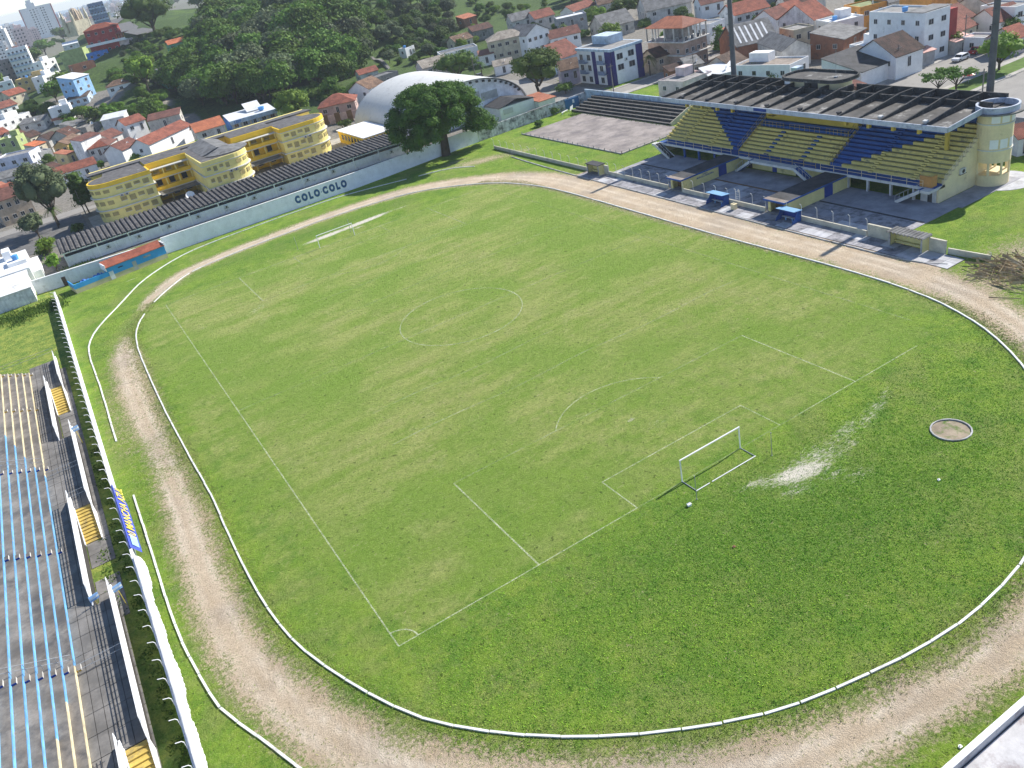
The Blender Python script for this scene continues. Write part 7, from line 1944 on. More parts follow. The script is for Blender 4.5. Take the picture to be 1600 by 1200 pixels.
# tunnels
def tunnel(label, y0, y1, txt):
    t_ = thing('player_tunnel', label, 'tunnel', (58, (y0+y1)/2, 0))
    mb = MB(); mb.box(52.2, 60.4, y0, y0+.2, .08, 2.15); mb.box(62.4, 65.6, y0, y0+.2, .08, 2.15); mb.box(52.2, 65.6, y1-.2, y1, .08, 2.15); mb.box(65.6, 66.5, y0, y1, .08, 2.15); part('wall', mb, 'tunnelyellow', t_)
    mb = MB(); mb.box(60.4, 62.4, y0+.05, y0+.15, .08, 2.15); part('side_door', mb, 'deepblue', t_)
    mb = MB(); mb.box(51.3, 66.0, y0-.25, y1+.25, 2.16, 2.34); part('roof_slab', mb, 'dark', t_); mb = MB(); mb.box(51.25, 52.3, y0-.28, y1+.28, 2.345, 2.37); part('roof_front', mb, 'concretebrown', t_)
    mb = MB(); mb.box(51.2, 66, y0-.32, y0-.26, 2.1, 2.36); mb.box(51.18, 51.28, y0-.3, y1+.3, 2.1, 2.38); part('roof_edge', mb, 'seatblue', t_)
    mb = MB(); mb.box(52.0, 52.25, y0, y0+.5, 0, 2.15); mb.box(52.0, 52.25, y1-.5, y1, 0, 2.15); part('door_jamb', mb, 'tunnelyellow', t_)
    mb = MB(); mb.box(53.4, 53.5, y0+.2, y1-.2, .05, 2.1); part('gate', mb, 'brownstrip', t_)
    if txt:
        for s_, z, sz in ((txt[0], 1.72, .32), (txt[1], 1.35, .42)):
            mw = frame_matrix((57.2-58, y0-(y0+y1)/2-.012, z), (1, 0, 0), (0, 0, 1)); text_part('lettering', s_, sz, 'letterblue', t_, mw, .005, .01)
tunnel('left player tunnel with yellow wall and small dark lettering', 63.2, 66.6, ('ACESSO', 'MARCELO BANDEIRA')); tunnel('right player tunnel with yellow wall and blue side door', 39.2, 43.0, None)
# dugouts and shelters
mat('dugblue', (.015, .06, .3), .6, .1); mat('dugroof', (.2, .38, .6), .5, .08)
def dugout(label, y0, y1):
    d_ = thing('dugout', label, 'dugout', (50.6, (y0+y1)/2, .06))
    mb = MB(); mb.box(51.25, 51.35, y0, y1, .06, 1.75); part('back_panel', mb, 'dugblue', d_)
    for y in (y0, y1-.08): mb = MB(); mb.prism([(51.3, .06), (49.4, .06), (49.6, .5), (50.2, .95), (50.6, 1.7), (51.3, 1.75)], 1, y, y+.08); part('side_panel', mb, 'seatblue', d_)
    mb = MB(); mb.prism([(49.7, 1.95), (51.5, 1.75), (51.5, 1.82), (49.7, 2.02)], 1, y0-.15, y1+.15); part('roof', mb, 'dugroof', d_)
    mb = MB(); mb.box(50.5, 50.95, y0+.3, y1-.3, .5, .56); part('bench', mb, 'gswhite', d_)
    for y in (y0+.9, y1-1.2): mb = MB(); mb.box(50.5, 50.6, y, y+.2, .06, .5); part('leg', mb, 'dugroof', d_)
dugout('left blue dugout bench with sky blue roof at the track side', 51.1, 54.7); dugout('right blue dugout bench with sky blue roof at the right tunnel', 35.7, 39.1)
def shelter(label, y0, y1, ribbed):
    s_ = thing('shelter', label, 'shelter', (51, (y0+y1)/2, .06))
    mb = MB(); mb.box(51.7, 51.85, y0, y1, .06, 2.0); mb.box(50.4, 51.7, y0, y0+.15, .06, 2.0); mb.box(50.4, 51.7, y1-.15, y1, .06, 2.0); part('wall', mb, 'tunnelyellow', s_)
    mb = MB(); mb.box(51.2, 51.6, y0+.2, y1-.2, .5, .58); part('bench', mb, 'tunnelyellow', s_)
    for y in (y0+.02, y1-.22): mb = MB(); mb.box(50.3, 50.45, y, y+.2, .06, 1.95); part('post', mb, 'kerbgrey', s_)
    if ribbed:
        n = 10
        for k in range(n): a = y0-.2+k*(y1-y0+.4)/n; w_ = (y1-y0+.4)/n; mb = MB(); mb.prism([(a, 2.0), (a+.06, 2.0), (a+.16, 2.17), (a+w_-.12, 2.17), (a+w_-.02, 2.0), (a+w_-.02, 2.05), (a+w_-.1, 2.23), (a+.14, 2.23), (a, 2.06)], 0, 50.0, 52.1); part('roof_sheet', mb, 'fibre', s_)
    else: mb = MB(); mb.box(50.1, 52.1, y0-.15, y1+.15, 2.0, 2.12); part('roof', mb, 'dark', s_)
shelter('cream track side shelter with ribbed roof at the right end of the low walls', 14.4, 19.5, True); shelter('small cream shelter with flat dark roof at the left end of the low walls', 86.6, 90.6, False)
for a, b_, l in ((19.6, 23.9, 'cream wall panel left of the ribbed shelter'), (11.9, 14.3, 'cream wall panel right of the ribbed shelter'), (85.1, 86.5, 'cream wall panel right of the flat roofed shelter')):
    mb = MB(); mb.box(-.12, .12, -(b_-a)/2, (b_-a)/2, 0, 1.75); mb.box(-.16, .16, -(b_-a)/2, (b_-a)/2, 1.75, 1.82); o = new('wall_panel', mb.mesh('wall_panel', ['wallcream'])); o.location = (51.7, (a+b_)/2, .04); tag(o, l, 'wall')
o = thing('ladder_gate', 'white ladder like gate standing behind the small white box', 'gate', (51.5, 49.2, .8))
for s_ in (-.45, .45): mb = MB(); mb.tube([(0, s_, 0), (0, s_, 1.9), (-.3, s_, 2.2)], .05, 5); part('post', mb, 'frame', o, world=False)
for z in (.4, .8, 1.2, 1.6): mb = MB(); mb.tube([(0, -.45, z), (0, .45, z)], .035, 5); part('rung', mb, 'frame', o, world=False)
mb = MB(); mb.box(-.35, .35, -.4, .4, 0, .85); mb.box(-.4, .4, -.45, .45, .85, .92); o = new('white_box', mb.mesh('white_box', ['gscream'])); o.location = (50, 48.6, .06); tag(o, 'small cream masonry box in front of the ladder like gate', 'box')
# cracked palm debris at the right end of the walls
mat('deadpalm', (.46, .36, .22), .95, .35)
mb = MB(); rr = random.Random(3)
for k in range(230):
    a = rr.gauss(.2, .9); L = rr.uniform(1.2, 4.2); x, y = 51+rr.gauss(0, 2.2), 2.6+rr.gauss(0, 1.9); z = rr.uniform(.05, .9)*math.exp(-((x-51)**2+(y-3)**2)/14)+.05
    dx, dy = math.cos(a+1.2)*L/2, math.sin(a+1.2)*L/2; wv = rr.uniform(.03, .12)
    mb.face([(x-dx, y-dy, z), (x-dx+wv, y-dy, z+.05), (x+dx+wv, y+dy, z+rr.uniform(0, .5)), (x+dx, y+dy, z+rr.uniform(0, .4))])
o = new('palm_debris', mb.mesh('palm_debris', ['deadpalm'])); tag(o, 'heap of dry palm fronds at the right end of the low wall', 'debris', None, 'stuff')
# floodlight masts
mat('mast', (.12, .12, .13), .6, .25)
for x, y, l in ((84.2, 83.0, 'left dark floodlight mast rising behind the grandstand roof'), (84.2, 28.2, 'right dark floodlight mast rising behind the grandstand roof')):
    m_ = thing('floodlight_mast', l, 'light mast', (x, y, 0)); mb = MB(); mb.cyl(x, y, 0, 31, .62, 12, .42); part('mast_pole', mb, 'mast', m_)
    for k in range(14): mb = MB(); mb.box(x-.95, x-.55, y-.2, y+.2, 3+k*2, 3.06+k*2); part('rung', mb, 'mast', m_)
    mb = MB(); mb.cyl(x, y, 0, .6, 1.0, 12); part('mast_base', mb, 'concrete', m_)
# bottom right corner wall
r = thing('south_wall', 'white topped wall crossing the bottom right corner of the photo', 'wall', (0, -33.4, 0))
mat('southface', (.55, .54, .55), .9, .2, stain=(.25, .2, .2), st_amt=.35)
for k in range(9): x = -20+k*6.0; mb = MB(); mb.box(x, x+5.97, -33.5, -33.25, 0, 2.0); part('wall_section', mb, 'southface', r); mb = MB(); mb.box(x, x+5.97, -33.56, -33.18, 2.0, 2.08); part('coping', mb, 'whitepaint', r)
mb = MB(); mb.box(-20, 30, -36.3, -33.6, -.05, 1.2); o = new('concrete_ledge', mb.mesh('concrete_ledge', ['southface'])); tag(o, 'smooth pale concrete ledge behind the bottom right wall', 'ledge')
mb = MB(); mb.box(-20, 30, -36.9, -36.5, 1.0, 1.45); o = new('timber_beam', mb.mesh('timber_beam', ['brownstrip'])); tag(o, 'brown timber beam at the bottom right corner', 'beam')
# cream walls beyond the right lawn
r = thing('boundary_wall', 'tall cream boundary wall beyond the lawn right of the tower', 'wall', (90, 0, 0))
for k in range(6): y = 29-k*8; mb = MB(); mb.box(89.6, 89.9, y-7.97, y, 0, 2.7); part('wall_section', mb, 'wallcream', r)
r = thing('street_wall', 'grey rendered street wall behind the cream boundary wall', 'wall', (97, 30, 0))
for k in range(5): y = 44-k*8; mb = MB(); mb.box(98, 98.3, y-7.97, y, 0, 3.0); part('wall_section', mb, 'greywall', r)
# ------------------------------------------------------------------ streets
mat('street', (.3, .285, .265), .95, .15, stain=(.22, .21, .2), st_amt=.4, st_scale=.3); mat('pavement', (.42, .4, .37), .95, .2, stain=(.25, .24, .22), st_amt=.4); mat('mediangrass', (.1, .17, .03), 1, .3, scale=.5)
def slab(name, x0, x1, y0, y1, z, m, th=.1): mb = MB(); mb.box(x0, x1, y0, y1, z-th, z); return structure(name, mb.mesh(name, [m]))
slab('street', 88.6, 320, 61.2, 75.6, .03, 'street'); slab('pavement', 116, 320, 75.6, 78.4, .14, 'pavement', .2); slab('median', 112, 320, 59.8, 61.2, .15, 'pavement', .2); slab('median', 112, 320, 54.9, 59.8, .12, 'mediangrass', .2); slab('median', 112, 320, 53.6, 54.9, .15, 'pavement', .2)
slab('street', 99, 320, 40, 53.6, .025, 'street'); slab('street', 90, 112, 25, 61.2, .02, 'street')
slab('street', 91, 230, 141.5, 147.4, .03, 'street'); slab('pavement', 91, 180, 138.9, 141.5, .13, 'pavement', .2); slab('pavement', 100, 180, 147.4, 148.6, .13, 'pavement', .2)
slab('street', 84, 100, 147.8, 260, .02, 'street'); slab('street', -75, 34, 209, 216, .03, 'street'); slab('street', -60, -39, 178, 209, .02, 'asphalt')
slab('school_yard', -38, 41, 166.8, 199, .01, 'pavement')
mb = MB(); P = [Vector(p_) for p_ in ROADHILL]
for i in range(len(P)-1):
    d = (P[i+1]-P[i]); d.z = 0; n = Vector((-d.y, d.x, 0)).normalized()*6
    mb.face([P[i]-n+Vector((0, 0, .6)), P[i+1]-n+Vector((0, 0, .6)), P[i+1]+n+Vector((0, 0, .6)), P[i]+n+Vector((0, 0, .6))])
structure('hill_road', mb.mesh('hill_road', ['asphalt']), 'grey road curving over the wooded hill')
# concrete steps climbing the slope
ss = thing('hillside_steps', 'straight concrete steps climbing the green slope above the gymnasium', 'steps', STEPS[0])
for i in range(40):
    a = Vector(STEPS[0]).lerp(Vector(STEPS[1]), i/40); a.z = T1(a.x, a.y)-.1; a -= Vector(STEPS[0]); mb = MB(); mb.box(-.7, .7, -.5, .5, -1.5, .4); o = part('step', mb, 'concretewall', ss, world=False); o.location = a; o.rotation_euler = (0, 0, .5)
# ------------------------------------------------------------------ houses
def prism_wall(mb, w, d, h, z0=-4): mb.box(0, w, 0, d, z0, h)
winc = {}
def window_mesh(w_, h_, key):
    k = (round(w_, 1), round(h_, 1), key)
    if k not in winc:
        mb = MB(); a, b_ = w_/2, h_/2
        mb.box(-a, a, -.05, .0, -b_, b_, 1); mb.box(-a-.07, -a, -.08, .0, -b_-.07, b_+.07, 0); mb.box(a, a+.07, -.08, .0, -b_-.07, b_+.07, 0); mb.box(-a, a, -.08, .0, b_, b_+.07, 0); mb.box(-a, a, -.1, .0, -b_-.1, -b_, 0); mb.box(-.03, .03, -.07, -.051, -b_, b_, 0)
        winc[k] = mb.mesh('window', ['frame', key])
    return winc[k]
def tank(x, y, z, label, r_=.6):
    mb = MB(); mb.cyl(0, 0, 0, 1.0, r_, 12, r_*1.15); mb.cyl(0, 0, 1.0, 1.12, r_*1.18, 12, r_*.4); o = new('water_tank', mb.mesh('water_tank', ['bluetank'])); o.location = (x, y, z); tag(o, label, 'water tank')
for (nm, lab, x, y, z, rot, w_, d, h, roof, wm, rc, cols, nr, opt) in HOUSES:
    cat = {'town_house': 'house', 'apartment_block': 'building', 'apartment_tower': 'building', 'warehouse': 'warehouse', 'college_building': 'school', 'terraced_house': 'house', 'pavilion_house': 'house'}[nm]
    r = thing(nm, lab, cat, (x, y, z), rot); ov = .4
    W_ = lambda p_: (x+p_[0]*math.cos(rot)-p_[1]*math.sin(rot), y+p_[0]*math.sin(rot)+p_[1]*math.cos(rot), z+p_[2])
    hr = random.Random(int(abs(x*7+y*13)))
    op = opt == 'open'
    mb = MB(); hw2 = h-4 if op else (h-.02 if roof == 'flat' else h); prism_wall(mb, w_, d, hw2)
    rise = d*.28
    if roof == 'gable': mb.prism([(0, h+.001), (d, h+.001), (d/2, h+rise)], 0, .02, w_-.02)
    if roof == 'gabley': rise = w_*.27; mb.prism([(0, h+.001), (w_, h+.001), (w_/2, h+rise)], 1, .02, d-.02)
    if roof == 'shed': rise = d*.22; mb.prism([(.02, h+.001), (d-.02, h+.001), (d-.02, h+rise)], 0, .02, w_-.02)
    part('wall', mb, wm, r, world=False)
    if roof == 'flat':
        mb = MB(); e = .2
        for q in ((0, w_, 0, e), (0, w_, d-e, d), (0, e, e, d-e), (w_-e, w_, e, d-e)): mb.box(*q, h-.02, h+.45)
        part('parapet', mb, wm, r, world=False); mb = MB(); mb.box(e, w_-e, e, d-e, h-.02, h+.08); part('roof', mb, rc, r, world=False)
        if hr.random() < .5 and d > 6 and nm == 'town_house': mb = MB(); mb.box(w_*.55, w_*.9, d*.55, d*.9, h+.08, h+2.2); part('roof_room', mb, wm, r, world=False)
    elif roof in ('gable', 'gabley'):
        for s_ in (0, 1):
            mb = MB(); D_ = d if roof == 'gable' else w_; Lr = w_ if roof == 'gable' else d; ax = 0 if roof == 'gable' else 1
            e0 = (-ov, h-ov*rise/(D_/2)+.06); pk = (D_/2, h+rise+.06)
            P = [e0, pk, (pk[0], pk[1]+.12), (e0[0], e0[1]+.12)]
            if s_: P = [(D_-a, b_) for a, b_ in P]
            mb.prism(P, ax, -ov, Lr+ov); part('roof', mb, rc, r, world=False)
        if opt == 'skylight':
            for k in range(6): mb = MB(); xx = w_*(.1+.14*k); mb.prism([(.6, h+.6*rise/(d/2)+.2), (d*.42, h+d*.42*rise/(d/2)+.2), (d*.42, h+d*.42*rise/(d/2)+.24), (.6, h+.6*rise/(d/2)+.24)], 0, xx, xx+.5); part('skylight_strip', mb, 'whitesheet', r, world=False)
    elif roof == 'hip':
        i = min(w_, d)/2; rise = i*.5; A4 = [(-ov, -ov), (w_+ov, -ov), (w_+ov, d+ov), (-ov, d+ov)]
        if w_ >= d: rg = [(i, d/2), (w_-i, d/2)]; fs = [((0, 1), (1, 0)), ((1, 2), (1,)), ((2, 3), (0, 1)), ((3, 0), (0,))]
        else: rg = [(w_/2, i), (w_/2, d-i)]; fs = [((0, 1), (0,)), ((1, 2), (1, 0)), ((2, 3), (1,)), ((3, 0), (0, 1))]
        for (a, b_), tops in fs:
            mb = MB(); P = [(*A4[a], h-.1), (*A4[b_], h-.1)]+[(*rg[k], h+rise) for k in tops]; mb.face(P); mb.face([(q[0], q[1], q[2]-.12) for q in P][::-1]); part('roof', mb, rc, r, world=False)
    elif roof in ('shed', 'shedlow'):
        rise = d*(.22 if roof == 'shed' else .04); mb = MB(); mb.prism([(-ov, h-ov*.22+.03), (d+ov*.5, h+rise+.05), (d+ov*.5, h+rise+.17), (-ov, h-ov*.22+.15)], 0, -.2, w_+.2); part('roof', mb, rc, r, world=False)
    fh = (h-.3)/max(1, nr) if not op else 3.2
    if cols:
        for fl in range(nr if opt != 'tower' else 0):
            zc = fl*fh+fh*.58
            if nr > 1 and not op: zc = h-.3-(nr-fl)*fh+fh*.58
            elif nr == 1: zc = h-1.5 if h > 3.3 else h-1.3
            for k in range(cols):
                xc = w_*(k+.5)/cols+hr.uniform(-.1, .1); ww = min(1.3, w_/cols*.45); door = (fl == 0 and k == cols//2 and z < 6 and nr == 1)
                share('window' if not door else 'door', window_mesh(ww if not door else .9, 1.1 if not door else 2.0, 'glass' if hr.random() < .8 else 'tilebrown'), r, (xc, -.003, zc if not door else zc-.35))
                if opt == 'balcony': mb = MB(); mb.box(xc-w_/cols*.42, xc+w_/cols*.42, -1.2, -.12, zc-1.3, zc-1.15); mb.box(xc-w_/cols*.42, xc+w_/cols*.42, -1.2, -1.12, zc-1.15, zc-.35); part('balcony', mb, 'paleblue', r, world=False)
            for k in range(max(1, int(d/4)) if opt not in ('balcony',) else 2):
                yc = d*(k+.5)/max(1, int(d/4)); yc = min(yc, d-.8)
                share('window', window_mesh(1.0, 1.0, 'glass'), r, (-.003, yc, zc), -math.pi/2); 
                if opt == 'tower' or wm in ('white', 'whitestain') and hr.random() < .4: continue
                share('window', window_mesh(1.0, 1.0, 'glass'), r, (w_+.003, yc, zc), math.pi/2)
    if opt == 'tower':
        me_ = boxmesh('window', 1.6, .3, 1.5, 'glass')
        for fl in range(11):
            for fx in (.32, .42, .52, .66, .74):
                if fx == .52: share('window', me_, r, (w_*fx, -.1, h-4-fl*3.2+1.0), 0, (.6, 1, .7))
                else: share('window', me_, r, (w_*fx, -.1, h-4-fl*3.2))
        for xx in (0, w_): mb = MB(); mb.box(xx-.6, xx+.6, -.6, 4, -4, h); part('side_strip', mb, 'redwall', r, world=False)
        mb = MB(); mb.box(w_*.25, w_*.52, 1, 9, h+.4, h+6); mb.box(w_*.28, w_*.45, 2, 8, h+6, h+10); part('roof_room', mb, 'white', r, world=False)
    if opt == 'redcorner': mb = MB(); mb.box(w_+.01, w_+2.6, .3, 3.5, 1.2, h-.4); part('corner_panel', mb, 'redwall', r, world=False); mb = MB(); mb.box(-.3, w_+1, d*.0+.3, d*.35, h+.5, h+.62); part('roof_sheet', mb, 'fibre', r, world=False)
    if opt == 'tank' or opt == 'redcorner': q = W_((w_*.35, d*.5, h+.1)); tank(*q, 'blue water tank on the roof of the '+' '.join(lab.split(' with ')[0].split(' at ')[0].split()[:8]))
    if opt == 'awning': mb = MB(); mb.prism([(-1.6, h*.45), (0, h*.55), (0, h*.55+.1), (-1.6, h*.45+.1)], 0, -.3, w_*.7); part('awning', mb, 'orange', r, world=False)
    if opt == 'shutters':
        for k in range(2): mb = MB(); mb.box(w_*(.45+.22*k), w_*(.62+.22*k), -.12, -.01, .6, 3.6); part('shutter', mb, 'green', r, world=False)
    if opt == 'fence':
        for k in range(7): mb = MB(); mb.box(-1+k*(w_+2)/7, -1+(k+1)*(w_+2)/7-.25, -4.1, -3.9, -1, 2.6 if k % 2 else 2.2); part('fence_panel', mb, 'brownstrip' if k % 2 else 'pinkwall', r, world=False)
    if opt == 'college':
        mb = MB(); mb.box(-.3, w_+.3, -.9, -.6, h-.9, h+.35); part('fascia', mb, 'paleblue', r, world=False)
        for k in range(6): mb = MB(); xx = .6+k*(w_-1.2)/5; mb.box(xx-.25, xx+.25, -.6, -.05, -1, h-.9); part('column', mb, 'cream', r, world=False)
        mw = frame_matrix((w_*.14, -.93, h-.3), (1, 0, 0), (0, 0, 1)); text_part('lettering', 'CEEP', 1.1, 'blueb', r, mw, .01, .03)
        mb = MB(); mb.box(-.32, -.05, 0, d, -1, h-.1); part('side_wall', mb, 'blueb', r, world=False)
        mb = MB(); mb.prism([(d*.45, h+.6), (d*.95, h+2.6), (d*.95, h+2.7), (d*.45, h+.75)], 0, w_*.45, w_*.8); part('raised_roof', mb, 'whitesheet', r, world=False)
        tank(*W_((w_*.75, d*.3, h+.5)), 'blue water tank on the white college roof', .9)
    if opt == 'deck':
        mb = MB(); mb.box(-.5, w_+5, -3.2, -.02, 5.2, 5.6); mb.box(-.5, w_+5, -3.2, -3.05, 5.6, 6.5); part('terrace', mb, 'white', r, world=False); mb = MB(); mb.box(w_+.02, w_+5, -.5, d-1, -3, 5.1); part('lower_wing', mb, 'pinkpale', r, world=False)
        mb = MB(); mb.box(w_+.02, w_+4.6, -2.6, d-2, 8.6, 8.8); part('terrace_roof', mb, 'orange', r, world=False)
        for k in range(4): mb = MB(); mb.box(w_+.6+k*1.3, w_+.75+k*1.3, -2.5, -2.35, 5.6, 8.6); part('post', mb, 'orangewall', r, world=False)
    if op:
        for fl, zz in enumerate((h-4, h-7.6)): mb = MB(); mb.box(-.8, w_+.8, -.8, d+.8, zz+(.001 if fl == 0 else 0), zz+.25); part('floor_slab', mb, 'greywhite', r, world=False)
        for k in range(5):
            for q in ((w_*k/4, 0), (w_*k/4, d), (0, d*k/4), (w_, d*k/4)): mb = MB(); mb.box(q[0]-.15, q[0]+.15, q[1]-.15, q[1]+.15, h-3.75, h-.1); part('post', mb, 'greywhite', r, world=False)
        mb = MB(); mb.box(w_*.3, w_*.9, d*.3, d*.7, h-3.75, h-.3); part('core_wall', mb, 'concretewall', r, world=False)
    if opt == 'dish' or (nm == 'town_house' and hr.random() < .25):
        q = W_((w_*.6, d*.25, h+.6)); mb = MB(); n = 10
        for k in range(n): a, b_ = 2*math.pi*k/n, 2*math.pi*(k+1)/n; mb.face([(0, 0, 0), (.7*math.cos(a), -.35, .7*math.sin(a)+.2), (.7*math.cos(b_), -.35, .7*math.sin(b_)+.2)])
        mb.tube([(0, 0, -1.2), (0, 0, 0)], .05, 4); o = new('satellite_dish', mb.mesh('satellite_dish', ['whitepaint'])); o.location = q; o.rotation_euler = (0, 0, .6); tag(o, 'white satellite dish on the '+' '.join(lab.split()[:11]), 'satellite dish')
# yards: trees and walls between the houses
# purple block of flats
mat('purple', (.035, .03, .16), .7, .12)
r = thing('apartment_block', 'three storey white and dark purple apartment block with small balconies', 'building', (103.6, 151.4, 0))
mb = MB(); mb.box(103.6, 114.6, 151.4, 168, 0, 9.2); part('wall', mb, 'white', r)
mb = MB(); mb.box(103.3, 114.9, 151.1, 168.3, 9.2, 9.9); part('parapet', mb, 'paleblue', r); mb = MB(); mb.box(104, 114.2, 151.8, 167.6, 9.9, 9.93); part('roof', mb, 'concrete', r); mb = MB(); mb.box(108.5, 113.8, 158.5, 166.5, 9.94, 12.2); part('roof_room', mb, 'paleblue', r)
mb = MB(); mb.box(103.5, 104.9, 151.3, 151.39, 0, 9.2); mb.box(112.4, 114.7, 151.3, 151.39, 0, 9.2); mb.box(103.5, 103.59, 151.3, 154.4, 0, 9.2); mb.box(103.5, 103.59, 158.8, 160.6, 0, 9.2); part('purple_cladding', mb, 'purple', r)
for zf_ in (1.3, 4.5, 7.4):
    for xx in (106.6, 110.6): share('window', window_mesh(2.0, 1.5, 'glass'), r, (xx-103.6, -.01, zf_)) if zf_ > 2 else None
    for yy in (156.5, 162.3, 166.0): share('window', window_mesh(1.5, 1.5, 'glass'), r, (-.01, yy-151.4, zf_), -math.pi/2)
    if zf_ > 2:
        for yy in (155.2, 164.2): mb = MB(); mb.box(102.2, 103.49, yy-1.5, yy+1.5, zf_-1.5, zf_-1.35); mb.box(102.2, 102.3, yy-1.5, yy+1.5, zf_-1.35, zf_-.4); part('balcony', mb, 'bluegrey', r)
o = new('air_conditioner', acm); o.location = (108.6, 151.38, 5.9); tag(o, 'air conditioner on the white face of the purple apartment block', 'air conditioner')
# small white basin on post between bungalow and warehouse
o = thing('water_tower', 'pale blue square water tank on a thin post behind the grandstand', 'water tank', (112, 92, 0)); mb = MB(); mb.cyl(0, 0, 0, 4.2, .2, 8); part('post', mb, 'concrete', o, world=False); mb = MB(); mb.prism([(-.9, 4.2), (.9, 4.2), (1.1, 5.4), (-1.1, 5.4)], 1, -.9, .9); part('basin', mb, 'paleblue', o, world=False)
# street and utility poles
mat('pole', (.22, .2, .18), .9)
for i, (x, y, h_, l) in enumerate(((97, 143, 8, 'utility pole at the corner near the round tree'), (108.4, 123, 8, 'utility pole beside the side street behind the grandstand'), (150, 76.6, 8, 'utility pole on the avenue pavement behind the white car'), (126.5, 76.4, 7, 'utility pole on the avenue pavement near the pink carport'), (104, 42, 9, 'street pole right of the tower by the second carriageway'), (96.5, 222, 8, 'utility pole on the street beside the white gabled house'), (-38, 203, 7, 'lamp pole in the yard left of the yellow school'))):
    o = thing('utility_pole', l, 'pole', (x, y, 0)); mb = MB(); mb.cyl(0, 0, 0, h_, .16, 8, .1); part('shaft', mb, 'pole', o, world=False); mb = MB(); mb.box(-.9, .9, -.06, .06, h_-.7, h_-.58); part('crossarm', mb, 'pole', o, world=False)
# cars
def car(label, x, y, rot, body, z=.03):
    c_ = thing('parked_car', label, 'car', (x, y, z), rot)
    mb = MB(); mb.prism([(-2.1, .35), (2.05, .35), (2.12, .62), (2.0, .82), (1.15, .95), (.55, 1.42), (-1.2, 1.5), (-1.95, 1.02), (-2.15, .9)], 1, -.84, .84); part('body', mb, body, c_, world=False)
    mb = MB()
    for s_ in (-.85, .845): mb.prism([(-1.75, .98), (.98, .98), (.5, 1.36), (-1.15, 1.42)], 1, s_, s_+.005)
    mb.face([(1.17, -.75, .965), (1.17, .75, .965), (.6, .68, 1.4), (.6, -.68, 1.4)]); mb.face([(-1.98, .75, 1.03), (-1.98, -.75, 1.03), (-1.27, -.68, 1.48), (-1.27, .68, 1.48)]); part('window', mb, 'glass', c_, world=False)
    for wx in (-1.3, 1.3):
        for wy_ in (-.86, .86):
            mb = MB(); mb.tube([(wx, wy_-.1, .33), (wx, wy_+.1, .33)], .33, 14); wo = part('wheel', mb, 'blacksteel', c_, world=False); mb = MB(); mb.tube([(wx, wy_-.11, .33), (wx, wy_+.11, .33)], .18, 10); part('rim', mb, 'steel', wo, world=False)
    for s_ in (-.6, .6): mb = MB(); mb.box(2.05, 2.14, s_-.15, s_+.15, .6, .74); part('headlight', mb, 'frame', c_, world=False)
mat('carwhite', (.75, .75, .77), .3, .05, fine=0, bmp=0); mat('carred', (.35, .02, .02), .3, .05, fine=0, bmp=0); mat('cargrey', (.2, .21, .23), .35, .05, fine=0, bmp=0)
car('white car with dark windows parked at the kerb of the avenue', 141.8, 71.9, math.pi, 'carwhite'); car('dark red car parked behind the white car on the avenue', 148.2, 72.4, math.pi, 'carred'); car('grey car parked on the side street beyond the round tree', 99.0, 224, 1.4, 'cargrey'); car('white van like car parked at the far right end of the avenue', 171, 72.6, math.pi, 'carwhite')
o = thing('red_banner', 'small red umbrella under the right flat topped tree on the median', 'umbrella', (124.5, 58.2, .15)); mb = MB(); mb.cyl(0, 0, 0, 1.9, .04, 6); part('pole', mb, 'steel', o, world=False); mb = MB(); mb.tube([(0, 0, 1.8), (0, 0, 2.3)], 1.2, 10, taper=.1); part('canopy', mb, 'carred', o, world=False)
# church with domes
r = thing('domed_church', 'pale church with ribbed domes and pointed turrets far behind the white tower', 'church', (0, 0, 0)); r.location = CHURCH; r.rotation_euler = (0, 0, .5); r.scale = (.42, .42, .42)
mb = MB(); mb.box(-14, 14, -10, 20, -6, 14); part('nave', mb, 'cream', r, world=False)
def dome(x, y, rr_, h_, z0, nm='dome'):
    mb = MB(); n = 12; prof = [(rr_*math.cos(a)**.8 if a < 1.5 else .1, z0+h_*math.sin(a)) for a in np.linspace(0, math.pi/2, 7)]
    for (r0, z0_), (r1, z1_) in zip(prof, prof[1:]):
        for k in range(n*2): a, b_ = math.pi*k/n, math.pi*(k+1)/n; q0, q1 = (1., .88) if k % 2 else (.88, 1.); mb.face([(x+r0*q0*math.cos(a), y+r0*q0*math.sin(a), z0_), (x+r0*q1*math.cos(b_), y+r0*q1*math.sin(b_), z0_), (x+r1*q1*math.cos(b_), y+r1*q1*math.sin(b_), z1_), (x+r1*q0*math.cos(a), y+r1*q0*math.sin(a), z1_)])
    part(nm, mb, 'beige', r, world=False)
dome(0, 0, 8.5, 17, 14); 
for q in ((-12, -8), (12, -8), (-16, 10), (16, 10)): mb = MB(); mb.cyl(q[0], q[1], 0, 20, 2.4, 10); mb.cyl(q[0], q[1], 20, 31, 2.4, 10, .2); part('turret', mb, 'cream', r, world=False)
